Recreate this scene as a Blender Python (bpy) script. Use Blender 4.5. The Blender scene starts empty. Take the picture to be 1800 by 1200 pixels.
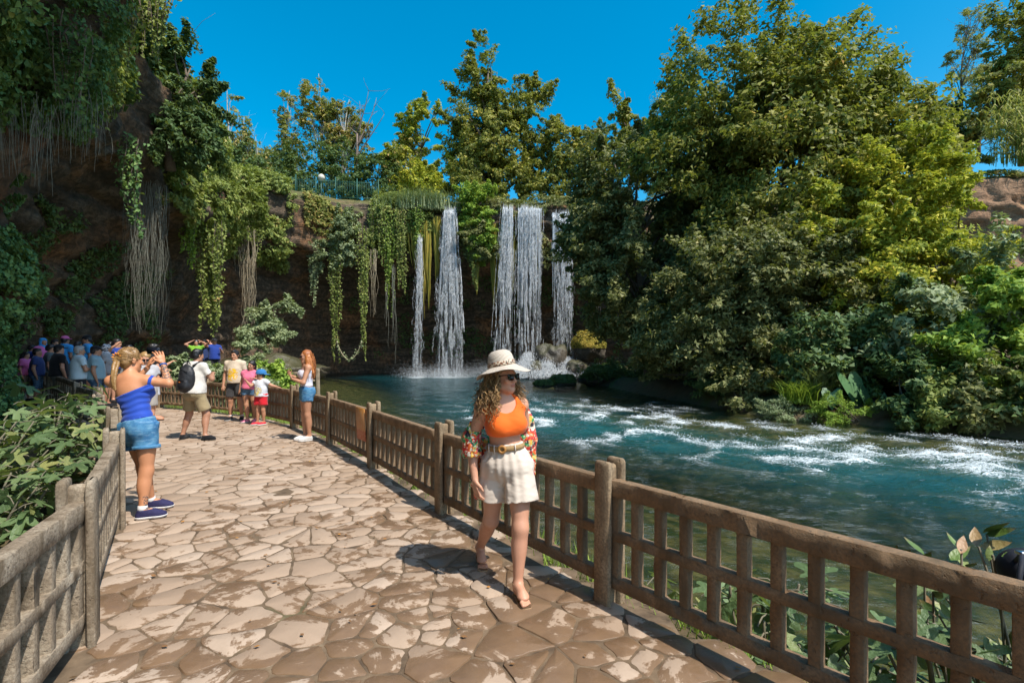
import bpy, bmesh, math, random
import numpy as np
from mathutils import Vector, Matrix, Euler

R = math.radians
SC = bpy.context.scene
COL = SC.collection
random.seed(7)
RNG = np.random.default_rng(11)

# ------------------------------------------------------------------ camera
EYE = 1.68
cam_data = bpy.data.cameras.new('camera')
cam = bpy.data.objects.new('camera', cam_data)
COL.objects.link(cam)
cam.location = (0, 0, EYE)
cam.rotation_euler = (R(90), 0, 0)
cam_data.sensor_width = 36.0
cam_data.lens = 18.0
cam_data.shift_y = 17.0 / 1800.0
cam_data.clip_start = 0.05
cam_data.clip_end = 3000
SC.camera = cam

# ------------------------------------------------------------------ sky and sun
SUN_DIR = Vector((0.74 * math.cos(R(57)), -0.67 * math.cos(R(57)), math.sin(R(57)))).normalized()   # towards the sun
world = bpy.data.worlds.new('World')
SC.world = world
world.use_nodes = True
wn = world.node_tree
wn.nodes.clear()
w_out = wn.nodes.new('ShaderNodeOutputWorld')
w_bg = wn.nodes.new('ShaderNodeBackground')
w_sky = wn.nodes.new('ShaderNodeTexSky')
w_sky.sky_type = 'NISHITA'
w_sky.sun_disc = False
w_sky.sun_elevation = math.asin(SUN_DIR.z)
w_sky.sun_rotation = math.atan2(SUN_DIR.x, SUN_DIR.y)
w_sky.altitude = 50
w_sky.air_density = 1.0
w_sky.dust_density = 1.6
w_sky.ozone_density = 3.0
w_hs = wn.nodes.new('ShaderNodeHueSaturation')
w_hs.inputs['Hue'].default_value = 0.479
w_hs.inputs['Saturation'].default_value = 1.54
w_hs.inputs['Value'].default_value = 1.14
wn.links.new(w_sky.outputs[0], w_hs.inputs['Color'])
wn.links.new(w_hs.outputs[0], w_bg.inputs['Color'])
w_bg.inputs['Strength'].default_value = 0.15
wn.links.new(w_bg.outputs[0], w_out.inputs['Surface'])

sun_data = bpy.data.lights.new('sun', 'SUN')
sun_data.energy = 4.5
sun_data.angle = R(0.53)
sun_data.color = (1.0, 0.95, 0.87)
sun = bpy.data.objects.new('sun', sun_data)
COL.objects.link(sun)
sun.rotation_euler = SUN_DIR.to_track_quat('Z', 'Y').to_euler()
sun.location = (20, -20, 40)

SC.view_settings.view_transform = 'Standard'
SC.view_settings.look = 'None'
SC.view_settings.gamma = 1.0
SC.view_settings.exposure = 0.38
SC.view_settings.use_curve_mapping = False
SC.cycles.max_bounces = 6
SC.cycles.diffuse_bounces = 3
SC.cycles.glossy_bounces = 2
SC.cycles.transmission_bounces = 3
SC.cycles.transparent_max_bounces = 8
SC.cycles.use_denoising = True

# ------------------------------------------------------------------ helpers
def W(px, py, Y):
    """world point seen at photo pixel (px, py) when it stands Y metres away"""
    return np.array(((px - 900) / 900 * Y, Y, EYE + (617 - py) / 900 * Y))

def srgb(r, g, b):
    f = lambda c: (c / 255) / 12.92 if c / 255 <= 0.04045 else ((c / 255 + 0.055) / 1.055) ** 2.4
    return (f(r), f(g), f(b), 1.0)

_H = RNG.integers(0, 1 << 30, 4096)
def vnoise(p):
    """value noise in -1..1 for points (...,3)"""
    p = np.asarray(p, dtype=np.float64)
    i = np.floor(p).astype(np.int64)
    f = p - i
    f = f * f * (3 - 2 * f)
    def h(a, b, c):
        k = (a * 73856093) ^ (b * 19349663) ^ (c * 83492791)
        return _H[k & 4095] / float(1 << 29) - 1.0
    x, y, z = i[..., 0], i[..., 1], i[..., 2]
    u, v, w = f[..., 0], f[..., 1], f[..., 2]
    c00 = h(x, y, z) * (1 - u) + h(x + 1, y, z) * u
    c10 = h(x, y + 1, z) * (1 - u) + h(x + 1, y + 1, z) * u
    c01 = h(x, y, z + 1) * (1 - u) + h(x + 1, y, z + 1) * u
    c11 = h(x, y + 1, z + 1) * (1 - u) + h(x + 1, y + 1, z + 1) * u
    return (c00 * (1 - v) + c10 * v) * (1 - w) + (c01 * (1 - v) + c11 * v) * w

def fbm(p, oct=4, gain=0.5, lac=2.03):
    p = np.asarray(p, dtype=np.float64)
    s, a = 0, 1.0
    for _ in range(oct):
        s = s + a * vnoise(p)
        p = p * lac + 17.3
        a *= gain
    return s

def mesh_np(name, verts, quads=None, tris=None, smooth=False):
    verts = np.asarray(verts, dtype=np.float32)
    nq = 0 if quads is None else len(quads)
    nt = 0 if tris is None else len(tris)
    me = bpy.data.meshes.new(name)
    me.vertices.add(len(verts))
    me.vertices.foreach_set('co', verts.ravel())
    loops = []
    if nq: loops.append(np.asarray(quads, dtype=np.int32).ravel())
    if nt: loops.append(np.asarray(tris, dtype=np.int32).ravel())
    loops = np.concatenate(loops) if loops else np.zeros(0, np.int32)
    me.loops.add(len(loops))
    me.loops.foreach_set('vertex_index', loops)
    me.polygons.add(nq + nt)
    starts = np.concatenate([np.arange(nq) * 4, nq * 4 + np.arange(nt) * 3]).astype(np.int32)
    me.polygons.foreach_set('loop_start', starts)
    if smooth:
        me.polygons.foreach_set('use_smooth', np.ones(nq + nt, dtype=bool))
    me.update(calc_edges=True)
    return me

def new_obj(name, me, mat=None, parent=None, loc=None):
    o = bpy.data.objects.new(name, me)
    COL.objects.link(o)
    if mat is not None and me is not None and len(me.materials) == 0:
        me.materials.append(mat)
    if parent is not None:
        o.parent = parent
    if loc is not None:
        o.location = loc
    return o

def tag(o, label, cat, group=None, kind=None):
    o['label'] = label
    o['category'] = cat
    if group: o['group'] = group
    if kind: o['kind'] = kind
    return o

def thing(name, label, cat, loc=(0, 0, 0), rotz=0, group=None):
    o = bpy.data.objects.new(name, None)
    COL.objects.link(o)
    o.empty_display_size = 0.2
    o.location = [float(c) for c in loc]
    o.rotation_euler = (0, 0, rotz)
    return tag(o, label, cat, group)

def structure(name, me, mat, label=None):
    o = new_obj(name, me, mat)
    o['kind'] = 'structure'
    if label: o['label'] = label
    return o

class MB:
    """collects vertices and faces of one mesh"""
    def __init__(s): s.v, s.q, s.t, s.n = [], [], [], 0
    def add(s, v, q=None, t=None):
        v = np.asarray(v, dtype=np.float64).reshape(-1, 3)
        if q is not None and len(q): s.q.append(np.asarray(q, dtype=np.int64) + s.n)
        if t is not None and len(t): s.t.append(np.asarray(t, dtype=np.int64) + s.n)
        s.v.append(v); s.n += len(v)
    def mesh(s, name, smooth=False, off=None):
        v = np.concatenate(s.v) if s.v else np.zeros((0, 3))
        if off is not None: v = v - np.asarray(off, dtype=float)
        return mesh_np(name, v, np.concatenate(s.q) if s.q else None, np.concatenate(s.t) if s.t else None, smooth)
    def box(s, lo, hi, ch=0.0, M=None):
        lo = np.array(lo, float); hi = np.array(hi, float)
        if ch <= 0:
            v = np.array([[x, y, z] for x in (lo[0], hi[0]) for y in (lo[1], hi[1]) for z in (lo[2], hi[2])])
            q = [(0, 1, 3, 2), (4, 6, 7, 5), (0, 4, 5, 1), (2, 3, 7, 6), (0, 2, 6, 4), (1, 5, 7, 3)]
            t = []
        else:
            bm = bmesh.new()
            bmesh.ops.create_cube(bm, size=1.0)
            for w in bm.verts:
                w.co = Vector([(lo[k] + hi[k]) / 2 + w.co[k] * (hi[k] - lo[k]) for k in range(3)])
            bmesh.ops.bevel(bm, geom=list(bm.edges), offset=ch, segments=1, affect='EDGES', profile=0.5)
            bm.verts.index_update()
            v = np.array([w.co[:] for w in bm.verts])
            q = [[w.index for w in f.verts] for f in bm.faces if len(f.verts) == 4]
            t = [[w.index for w in f.verts] for f in bm.faces if len(f.verts) == 3]
            bm.free()
        if M is not None:
            v = v @ np.array(M)[:3, :3].T + np.array(M)[:3, 3]
        s.add(v, q, t)
    def tube(s, pts, rad, n=6, cap=True):
        pts = np.asarray(pts, float); m = len(pts)
        rad = np.broadcast_to(np.asarray(rad, float), (m,))
        d = np.gradient(pts, axis=0)
        d /= np.linalg.norm(d, axis=1, keepdims=True) + 1e-9
        ref = np.array([0, 0, 1.0]) if abs(d[0][2]) < 0.9 else np.array([1.0, 0, 0])
        a = np.cross(d, ref); a /= np.linalg.norm(a, axis=1, keepdims=True) + 1e-9
        b = np.cross(d, a)
        th = np.arange(n) * 2 * math.pi / n
        v = pts[:, None] + rad[:, None, None] * (np.cos(th)[None, :, None] * a[:, None] + np.sin(th)[None, :, None] * b[:, None])
        v = v.reshape(-1, 3)
        i = np.arange(m - 1)[:, None] * n; j = np.arange(n)[None]; k = (j + 1) % n
        q = np.stack([i + j, i + k, i + n + k, i + n + j], -1).reshape(-1, 4)
        t = []
        if cap:
            v = np.concatenate([v, pts[:1], pts[-1:]])
            for j in range(n):
                t.append((m * n, (j + 1) % n, j))
                t.append((m * n + 1, (m - 1) * n + j, (m - 1) * n + (j + 1) % n))
        s.add(v, q, t)
    def lathe(s, prof, n=24, M=None, wob=None):
        prof = np.asarray(prof, float); m = len(prof)
        th = np.arange(n) * 2 * math.pi / n
        v = np.stack([prof[:, 0, None] * np.cos(th), prof[:, 0, None] * np.sin(th), np.repeat(prof[:, 1, None], n, 1)], -1).reshape(-1, 3)
        if wob is not None: v = wob(v)
        i = np.arange(m - 1)[:, None] * n; j = np.arange(n)[None]; k = (j + 1) % n
        q = np.stack([i + j, i + k, i + n + k, i + n + j], -1).reshape(-1, 4)
        if M is not None: v = v @ np.array(M)[:3, :3].T + np.array(M)[:3, 3]
        s.add(v, q)

def unit(a):
    a = np.asarray(a, float)
    return a / (np.linalg.norm(a, axis=-1, keepdims=True) + 1e-12)

# ------------------------------------------------------------------ materials
class NT:
    def __init__(s, name):
        s.m = bpy.data.materials.new(name); s.m.use_nodes = True
        s.t = s.m.node_tree; s.t.nodes.clear()
        s.out = s.t.nodes.new('ShaderNodeOutputMaterial')
    def n(s, typ, props=None, **inp):
        d = s.t.nodes.new(typ)
        for k, v in (props or {}).items(): setattr(d, k, v)
        for k, v in inp.items():
            k = k.replace('_', ' ')
            s.set(d.inputs[k] if not k.isdigit() else d.inputs[int(k)], v)
        return d
    def set(s, sock, v):
        if isinstance(v, bpy.types.NodeSocket): s.t.links.new(v, sock)
        elif isinstance(v, bpy.types.Node): s.t.links.new(v.outputs[0], sock)
        else: sock.default_value = v
    def pos(s): return s.n('ShaderNodeNewGeometry').outputs['Position']
    def obj(s): return s.n('ShaderNodeTexCoord').outputs['Object']
    def mapping(s, vec, scale=(1, 1, 1), rot=(0, 0, 0)):
        return s.n('ShaderNodeMapping', Vector=vec, Scale=scale, Rotation=rot).outputs[0]
    def noise(s, vec, scale, detail=4, rough=0.55, dist=0.0):
        return s.n('ShaderNodeTexNoise', Vector=vec, Scale=scale, Detail=detail, Roughness=rough, Distortion=dist).outputs[0]
    def ramp(s, fac, stops, interp='LINEAR'):
        d = s.n('ShaderNodeValToRGB', Fac=fac)
        cr = d.color_ramp; cr.interpolation = interp
        while len(cr.elements) < len(stops): cr.elements.new(0.5)
        for e, (p, c) in zip(cr.elements, stops):
            e.position = p; e.color = c if len(c) == 4 else (*c, 1)
        return d.outputs[0]
    def mix(s, fac, a, b, mode='MIX'):
        d = s.n('ShaderNodeMix', {'data_type': 'RGBA', 'blend_type': mode})
        s.set(d.inputs[0], fac); s.set(d.inputs[6], a); s.set(d.inputs[7], b)
        return d.outputs[2]
    def math(s, op, a, b=0.0, clamp=False):
        d = s.n('ShaderNodeMath', {'operation': op, 'use_clamp': clamp})
        s.set(d.inputs[0], a); s.set(d.inputs[1], b)
        return d.outputs[0]
    def attr(s, name): return s.n('ShaderNodeAttribute', {'attribute_name': name})
    def bump(s, h, strength=0.3, dist=0.02):
        return s.n('ShaderNodeBump', Height=h, Strength=strength, Distance=dist).outputs[0]
    def bsdf(s, color, rough=0.8, normal=None, **kw):
        d = s.n('ShaderNodeBsdfPrincipled')
        s.set(d.inputs['Base Color'], color); s.set(d.inputs['Roughness'], rough)
        if normal is not None: s.set(d.inputs['Normal'], normal)
        for k, v in kw.items(): s.set(d.inputs[k.replace('_', ' ')], v)
        return d
    def done(s, sh):
        s.t.links.new(sh.outputs[0] if isinstance(sh, bpy.types.Node) else sh, s.out.inputs['Surface'])
        return s.m

def m_plain(name, col, rough=0.7, var=0.25, scale=30.0, bump=0.2, bdist=0.004, spec=0.4, coord='obj', metallic=0.0, sheen=0.0):
    t = NT(name)
    v = t.obj() if coord == 'obj' else t.pos()
    n1 = t.noise(v, scale); n2 = t.noise(v, scale * 0.13, 3)
    c = np.array(col[:3])
    a = t.mix(n1, (*(c * (1 - var)), 1), (*np.minimum(c * (1 + var), 1), 1))
    a = t.mix(t.math('MULTIPLY', n2, 0.6), a, (*(c * (1 - var * 0.7)), 1))
    return t.done(t.bsdf(a, rough, t.bump(n1, bump, bdist), Specular_IOR_Level=spec, Metallic=metallic, Sheen_Weight=sheen))

LEAF_GAIN = 2.25
def m_leaf(name, stops, rough=0.5, transl=0.4, patch=0.35, spec=0.35):
    rough, spec = max(rough, .55), min(spec, .22)
    """leaf colour picked per leaf from stops, patches of paler and darker growth across the plant"""
    t = NT(name)
    g = t.n('ShaderNodeNewGeometry')
    r = g.outputs['Random Per Island']
    big = t.noise(g.outputs['Position'], 0.5, 2)
    f = t.math('ADD', t.math('MULTIPLY', r, 1 - patch), t.math('MULTIPLY', t.math('SUBTRACT', t.math('MULTIPLY', big, 2.2), 0.6), patch), True)
    c = t.ramp(f, [(q, tuple(min(1.0, x * LEAF_GAIN) for x in cc)) for q, cc in stops])
    b = t.bsdf(c, rough, Specular_IOR_Level=spec)
    if transl > 0:
        tr = t.n('ShaderNodeBsdfTranslucent', Color=t.mix(0.6, c, (0.35, 0.42, 0.03, 1)))
        b = t.n('ShaderNodeMixShader', **{'0': transl, '1': b.outputs[0], '2': tr.outputs[0]})
    return t.done(b)
# ================================================================== SETTING
WATER_Z = -0.80
# fence posts: river side and cave side of the path
RF = [(2.02, 1.68), (0.65, 3.45), (-0.71, 5.34), (-1.99, 7.37), (-3.27, 9.27), (-4.78, 11.25), (-6.42, 12.85), (-8.40, 14.10), (-10.45, 15.20), (-12.6, 16.0), (-14.8, 16.6)]
LF = [(-0.80, -1.35), (-1.58, 0.82), (-2.47, 2.93), (-3.76, 4.85), (-5.22, 6.72), (-6.95, 8.60), (-8.68, 10.75), (-10.42, 12.30), (-12.25, 13.60), (-14.2, 14.6)]
POND = np.array([(3.1, 0.9), (1.55, 4.1), (0.2, 6.0), (-1.1, 8.0), (-2.4, 10.0), (-3.9, 11.9), (-6.6, 15), (-9.4, 20), (-13, 30), (-16.5, 40), (-21, 46), (-21, 55), (-18, 62), (0, 64), (9, 60), (7.5, 47), (6.3, 38), (8.2, 26), (9.6, 19.2), (14.8, 14.4), (25, 9.5), (45, 3), (60, -20), (12, -20), (5.0, -2)])

def poly_sd(P, x, y):
    """signed distance to polygon P, negative inside"""
    n = len(P); best = np.full(x.shape, 1e9); ins = np.zeros(x.shape, bool)
    for i in range(n):
        a, b = P[i], P[(i + 1) % n]
        e = b - a
        t = np.clip(((x - a[0]) * e[0] + (y - a[1]) * e[1]) / (e @ e), 0, 1)
        best = np.minimum(best, np.hypot(x - a[0] - t * e[0], y - a[1] - t * e[1]))
        c = ((a[1] > y) != (b[1] > y)) & (x < (b[0] - a[0]) * (y - a[1]) / (b[1] - a[1] + 1e-12) + a[0])
        ins ^= c
    return np.where(ins, -best, best)

def offset_line(pts, d):
    pts = np.array(pts, float)
    g = np.gradient(pts, axis=0); g = unit(g)
    return pts + d * np.stack([g[:, 1], -g[:, 0]], 1)      # d > 0: to the right of the walking direction

PATH_R = offset_line(RF, 0.16)
PATH_L = offset_line(LF, -0.14)
PATH = np.concatenate([[(3.6, -0.6), (4.2, -4.0)][::-1], PATH_R, [(-17.2, 17.2), (-18.6, 15.9)], PATH_L[::-1], [(1.6, -4.0)]])

def path_z(x, y):
    return np.clip((-x - 10.6) * 0.10, 0, 0.55)

def ground_z(x, y):
    sd = poly_sd(POND, x, y)
    pd = poly_sd(PATH, x, y)
    depth = np.interp(-sd, [0, 0.6, 2.5, 5.0, 8.0, 11.0], [0.0, 0.24, 0.42, 0.62, 1.3, 2.0])
    left = x < (-1.0 - 0.42 * y)                          # cave side of the path
    bank = np.interp(sd, [0, 0.5, 1.0, 6, 14, 30], [0.0, 0.55, 0.72, 1.2, 2.8, 4.5])
    z = np.where(sd < 0, WATER_Z - depth, WATER_Z + bank)
    side = (poly_sd(np.concatenate([PATH_L, [(-40, 30), (-40, -20), (3, -20)]]), x, y) < 0)
    z = np.where(side, -0.55, z)
    z = np.where(side & (x < -10.5), np.interp(x, [-14, -10.5], [0.1, -0.55]), z)
    n = fbm(np.stack([x * 0.8, y * 0.8, x * 0], -1), 4)
    z = z + n * np.where(sd < 0, 0.09, 0.10)
    w = np.clip(1 - pd / 0.35, 0, 1)
    z = z * (1 - w) + (path_z(x, y) - 0.07) * w
    return z

def gz(x, y):
    return float(ground_z(np.array([float(x)]), np.array([float(y)]))[0])

# ---- ground and river bed, one sheet
def build_ground():
    xs = np.concatenate([np.arange(-34, -14, 0.5), np.arange(-14, 12, 0.24), np.arange(12, 64, 0.7)])
    ys = np.concatenate([np.arange(-14, 0, 0.5), np.arange(0, 20, 0.24), np.arange(20, 68, 0.6)])
    X, Y = np.meshgrid(xs, ys, indexing='ij')
    Z = ground_z(X, Y)
    v = np.stack([X, Y, Z], -1).reshape(-1, 3)
    nx, ny = len(xs), len(ys)
    i = np.arange(nx - 1)[:, None] * ny + np.arange(ny - 1)[None]
    q = np.stack([i, i + ny, i + ny + 1, i + 1], -1).reshape(-1, 4)
    t = NT('earth and river bed')
    p = t.pos()
    n1 = t.noise(p, 2.2, 6); n2 = t.noise(p, 14, 5); n3 = t.noise(p, 0.6, 3)
    peb = t.n('ShaderNodeTexVoronoi', Vector=t.mapping(p, (1, 1, 1)), Scale=3.6)
    c = t.ramp(n1, [(0.3, (0.045, 0.03, 0.016)), (0.5, (0.095, 0.066, 0.036)), (0.7, (0.06, 0.06, 0.022))])
    c = t.mix(t.math('MULTIPLY', n2, 0.5), c, (0.14, 0.105, 0.06, 1))
    moss = t.ramp(n3, [(0.48, (0, 0, 0)), (0.62, (1, 1, 1))])
    c = t.mix(t.math('MULTIPLY', moss, 0.7), c, (0.07, 0.10, 0.025, 1))
    # below the water line: pebbles and weed
    z = t.n('ShaderNodeSeparateXYZ', Vector=p).outputs[2]
    under = t.n('ShaderNodeMapRange', Value=z, **{'From Min': -0.78, 'From Max': -0.95}).outputs[0] if False else t.math('LESS_THAN', z, WATER_Z)
    bed = t.mix(peb.outputs['Distance'], (0.30, 0.22, 0.115, 1), (0.055, 0.045, 0.02, 1))
    bed = t.mix(t.ramp(n1, [(0.45, (0, 0, 0)), (0.6, (1, 1, 1))]), bed, (0.05, 0.06, 0.018, 1))
    c = t.mix(under, c, bed)
    m = t.done(t.bsdf(c, 0.85, t.bump(n2, 0.6, 0.03), Specular_IOR_Level=0.2))
    structure('ground', mesh_np('ground', v, q, smooth=True), m)
build_ground()

# ---- the pool and river
def build_water():
    xs = np.concatenate([np.arange(-26, -8, 0.3), np.arange(-8, 20, 0.125), np.arange(20, 48, 0.5)])
    ys = [-16.0]
    while ys[-1] < 63:
        ys.append(ys[-1] + (1.0 if ys[-1] < -2 else max(0.08, 0.0062 * ys[-1])))
    ys = np.array(ys)
    X, Y = np.meshgrid(xs, ys, indexing='ij')
    sd = -poly_sd(POND, X, Y)
    # rapids run from the pool's outlet across to the right and down stream
    fx, fy = 0.80, -0.60                                   # direction of flow
    u = X * fx + Y * fy; w = -X * fy + Y * fx              # along and across the flow
    wob = fbm(np.stack([u * 0.10, w * 0.2, X * 0], -1), 3)
    rap = np.exp(-((w - 15.0 - 1.4 * wob) / 3.8) ** 2) * np.clip((u + 16) / 7, 0, 1)
    rap = np.maximum(rap, 0.75 * np.exp(-((Y - 20) / 7) ** 2) * np.exp(-((X - 2) / 7) ** 2))
    rap *= np.clip(sd / 1.5, 0, 1)
    crest = 1 - np.abs(fbm(np.stack([u * 0.38, w * 0.85, X * 0 + 3], -1), 4))
    fine = fbm(np.stack([u * 1.5, w * 2.6, X * 0 + 9], -1), 3)
    Z = WATER_Z + rap * (0.26 * (crest - 0.55) + 0.09 * fine) + 0.012 * fbm(np.stack([u * 0.8, w * 1.6, X * 0 + 5], -1), 3)
    foam = np.clip((crest - 0.72) * 2.2 + fine * 0.45, 0, 1) * np.clip(rap * 1.5 - 0.16, 0, 1)
    for cx, ww in ((-8.9, 1.0), (-6.1, 1.9), (-0.6, 1.8), (1.5, 1.6), (4.6, 1.4)):          # where the falls strike the pool
        dd = np.hypot((X - cx) / ww, (Y - 48.4) / 1.3)
        foam = np.maximum(foam, np.clip(1.25 - dd, 0, 1))
    v = np.stack([X, Y, Z], -1).reshape(-1, 3)
    nx, ny = len(xs), len(ys)
    i = np.arange(nx - 1)[:, None] * ny + np.arange(ny - 1)[None]
    q = np.stack([i, i + ny, i + ny + 1, i + 1], -1).reshape(-1, 4)
    keep = (sd > -0.9)
    keep = (keep[:-1, :-1] | keep[1:, :-1] | keep[1:, 1:] | keep[:-1, 1:]).reshape(-1)
    me = mesh_np('river', v, q[keep], smooth=True)
    a = me.attributes.new('foam', 'FLOAT', 'POINT'); a.data.foreach_set('value', foam.ravel().astype(np.float32))
    a = me.attributes.new('deep', 'FLOAT', 'POINT')
    a.data.foreach_set('value', np.interp(sd, [0, 4.2, 7.2, 10.5], [0, 0.06, 0.72, 1]).ravel().astype(np.float32))
    a = me.attributes.new('rapid', 'FLOAT', 'POINT'); a.data.foreach_set('value', rap.ravel().astype(np.float32))
    t = NT('river water')
    p = t.pos()
    flow = t.mapping(p, (1.0, 2.2, 1.0), (0, 0, R(36.9)))
    n1 = t.noise(flow, 2.4, 5, 0.62, 0.4); n2 = t.noise(flow, 9.0, 3, 0.6, 0.3); n0 = t.noise(flow, 0.35, 3)
    h = t.math('ADD', n1, t.math('MULTIPLY', n2, 0.35))
    rapid = t.attr('rapid').outputs['Fac']
    nor = t.n('ShaderNodeBump', Height=h, Strength=0.62, Distance=0.09).outputs[0]
    deep = t.attr('deep').outputs['Fac']
    body = t.mix(n0, (0.003, 0.027, 0.036, 1), (0.006, 0.066, 0.074, 1))
    body = t.mix(t.math('MULTIPLY', rapid, 0.55), body, (0.014, 0.14, 0.15, 1))
    dif = t.n('ShaderNodeBsdfDiffuse', Color=body, Normal=nor)
    tra = t.n('ShaderNodeBsdfTransparent', Color=(0.66, 0.74, 0.55, 1))
    fac = t.math('ADD', t.math('MULTIPLY', deep, 0.86), 0.04, True)
    base = t.n('ShaderNodeMixShader', **{'0': fac, '1': tra.outputs[0], '2': dif.outputs[0]})
    fr = t.n('ShaderNodeFresnel', IOR=1.33, Normal=nor)
    gl = t.n('ShaderNodeBsdfGlossy', Color=(1, 1, 1, 1), Roughness=0.06, Normal=nor)
    wat = t.n('ShaderNodeMixShader', **{'0': fr.outputs[0], '1': base.outputs[0], '2': gl.outputs[0]})
    fo = t.attr('foam').outputs['Fac']
    nf = t.noise(t.mapping(p, (1.0, 3.2, 1.0), (0, 0, R(36.9))), 6.5, 9, 0.78, 1.2)
    nc = t.ramp(nf, [(0.40, (0, 0, 0)), (0.60, (1, 1, 1))])
    ff = t.math('MULTIPLY', t.math('SUBTRACT', t.math('ADD', fo, t.math('MULTIPLY', nc, 0.95)), 0.72), 1.4, True)
    ff = t.math('MULTIPLY', t.math('MULTIPLY', ff, t.math('MULTIPLY', fo, 3.0, True)), 0.9)
    white = t.n('ShaderNodeBsdfDiffuse', Color=(0.80, 0.86, 0.87, 1), Normal=nor)
    sh = t.n('ShaderNodeMixShader', **{'0': ff, '1': wat.outputs[0], '2': white.outputs[0]})
    o = structure('river', me, t.done(sh))
    # broken white water thrown up along the crests
    rg = np.random.default_rng(88)
    ff_ = foam.ravel(); cand = np.where((ff_ > .30) & (v[:, 1] < 34) & (v[:, 1] > 3) & (sd.ravel() > .5))[0]
    pick = rg.choice(cand, 20000, p=ff_[cand] / ff_[cand].sum())
    P = v[pick] + rg.normal(0, .07, (len(pick), 3)) * np.array([1, 1, 0]); P[:, 2] += np.abs(rg.normal(0, .035, len(pick)))
    s_ = rg.uniform(.004, .014, len(pick)) * (.6 + .03 * P[:, 1])
    d4 = unit(rg.standard_normal((len(pick), 4, 3))) * s_[:, None, None] * np.array([2.4, 1.2, .8])
    ii = np.arange(len(pick))[:, None] * 4
    tw = NT('white water'); fo_ = new_obj('white_water', mesh_np('white_water', (P[:, None] + d4).reshape(-1, 3), None, np.concatenate([ii + np.array([f]) for f in ((0, 1, 2), (0, 2, 3), (0, 3, 1), (1, 3, 2))])), tw.done(tw.n('ShaderNodeBsdfDiffuse', Color=(.84, .88, .89, 1))))
    tag(fo_, 'white water spray along the crests of the rapids', 'foam', kind='stuff')
build_water()

# ---- cliff amphitheatre: (lip x, y), (base x, y), underside height, rock-bulge
CL = [((-0.5, -14), (-7, -14), 9.0), ((-1.6, -6), (-8, -6), 9.0), ((-2.8, 0), (-8.6, 0), 9.0), ((-3.5, 4), (-9.0, 4), 9.0),
      ((-5.2, 7.4), (-10.1, 7.6), 9.2), ((-7.0, 10.0), (-10.6, 10.4), 9.6), ((-10.3, 13.2), (-14.2, 12.4), 9.8), ((-13.5, 17.4), (-18.4, 15.6), 9.6),
      ((-16.3, 24), (-19.9, 21.5), 9.2), ((-18.8, 32), (-22.3, 31), 9.0), ((-21.8, 39.5), (-25.2, 40), 10.5), ((-20.4, 45), (-24.0, 49), 11.0),
      ((-16, 48.6), (-17.5, 57.5), 10.8), ((-9, 49.6), (-9, 59), 10.8), ((-2, 50), (-2, 59.5), 10.8), ((5, 50), (5, 58.5), 10.8), ((12, 49.6), (13, 53), 10),
      ((22, 48), (23, 50.5), 9), ((31, 45), (31.5, 46.4), 7), ((37.5, 42.5), (37.8, 42.9), 6), ((45, 41.2), (45.4, 41.4), 6), ((53, 38), (54, 38.5), 8), ((58, 28), (60, 28.5), 8), ((60, 8), (62, 8), 8)]
RIM_Z = 16.4
def cliff_grid(ns, nt):
    lip = np.array([c[0] for c in CL], float); base = np.array([c[1] for c in CL], float); zl = np.array([c[2] for c in CL], float)
    d = np.concatenate([[0], np.cumsum(np.linalg.norm(np.diff(lip, axis=0), axis=1))])
    s = np.linspace(0, d[-1], ns)
    def sp(a):
        # smooth interpolation along the rim
        k = np.interp(s, d, np.arange(len(d))); i = np.clip(np.floor(k).astype(int), 0, len(d) - 2); f = (k - i)
        p0 = a[np.clip(i - 1, 0, len(d) - 1)]; p1 = a[i]; p2 = a[i + 1]; p3 = a[np.clip(i + 2, 0, len(d) - 1)]
        f = f[:, None] if a.ndim > 1 else f
        return 0.5 * (2 * p1 + (p2 - p0) * f + (2 * p0 - 5 * p1 + 4 * p2 - p3) * f ** 2 + (3 * p1 - p0 - 3 * p2 + p3) * f ** 3)
    L, B, ZL = sp(lip), sp(base), sp(zl)
    g = unit(np.gradient(L, axis=0)); out = np.stack([-g[:, 1], g[:, 0]], 1)      # away from the pool
    keys_t = np.array([0, 0.06, 0.13, 0.20, 0.34, 0.48, 0.60, 0.74, 0.88, 1.0])
    def P(xy, z): return np.concatenate([xy, np.broadcast_to(np.asarray(z, float), (ns,))[:, None]], 1)
    rows = [P(L + out * 60, RIM_Z + 0.6), P(L + out * 8, RIM_Z + 0.5), P(L + out * 1.6, RIM_Z + 0.25), P(L + out * 0.2, RIM_Z - 0.5), P(L - out * 0.25, (RIM_Z + ZL) / 2 + 0.6), P(L + out * 0.1, ZL),
            P(L * 0.62 + B * 0.38, ZL - 1.2), P(L * 0.22 + B * 0.78, ZL * 0.55), P(B, 2.2), P(B * 1.0 + (L - B) * 0.05, -2.6)]
    K = np.stack(rows)                                                            # (10, ns, 3)
    t = np.linspace(0, 1, nt); k = np.interp(t, keys_t, np.arange(10)); i = np.clip(np.floor(k).astype(int), 0, 8); f = (k - i)[:, None, None]
    G = K[i] * (1 - f) + K[i + 1] * f
    return G, out, s, t

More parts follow.
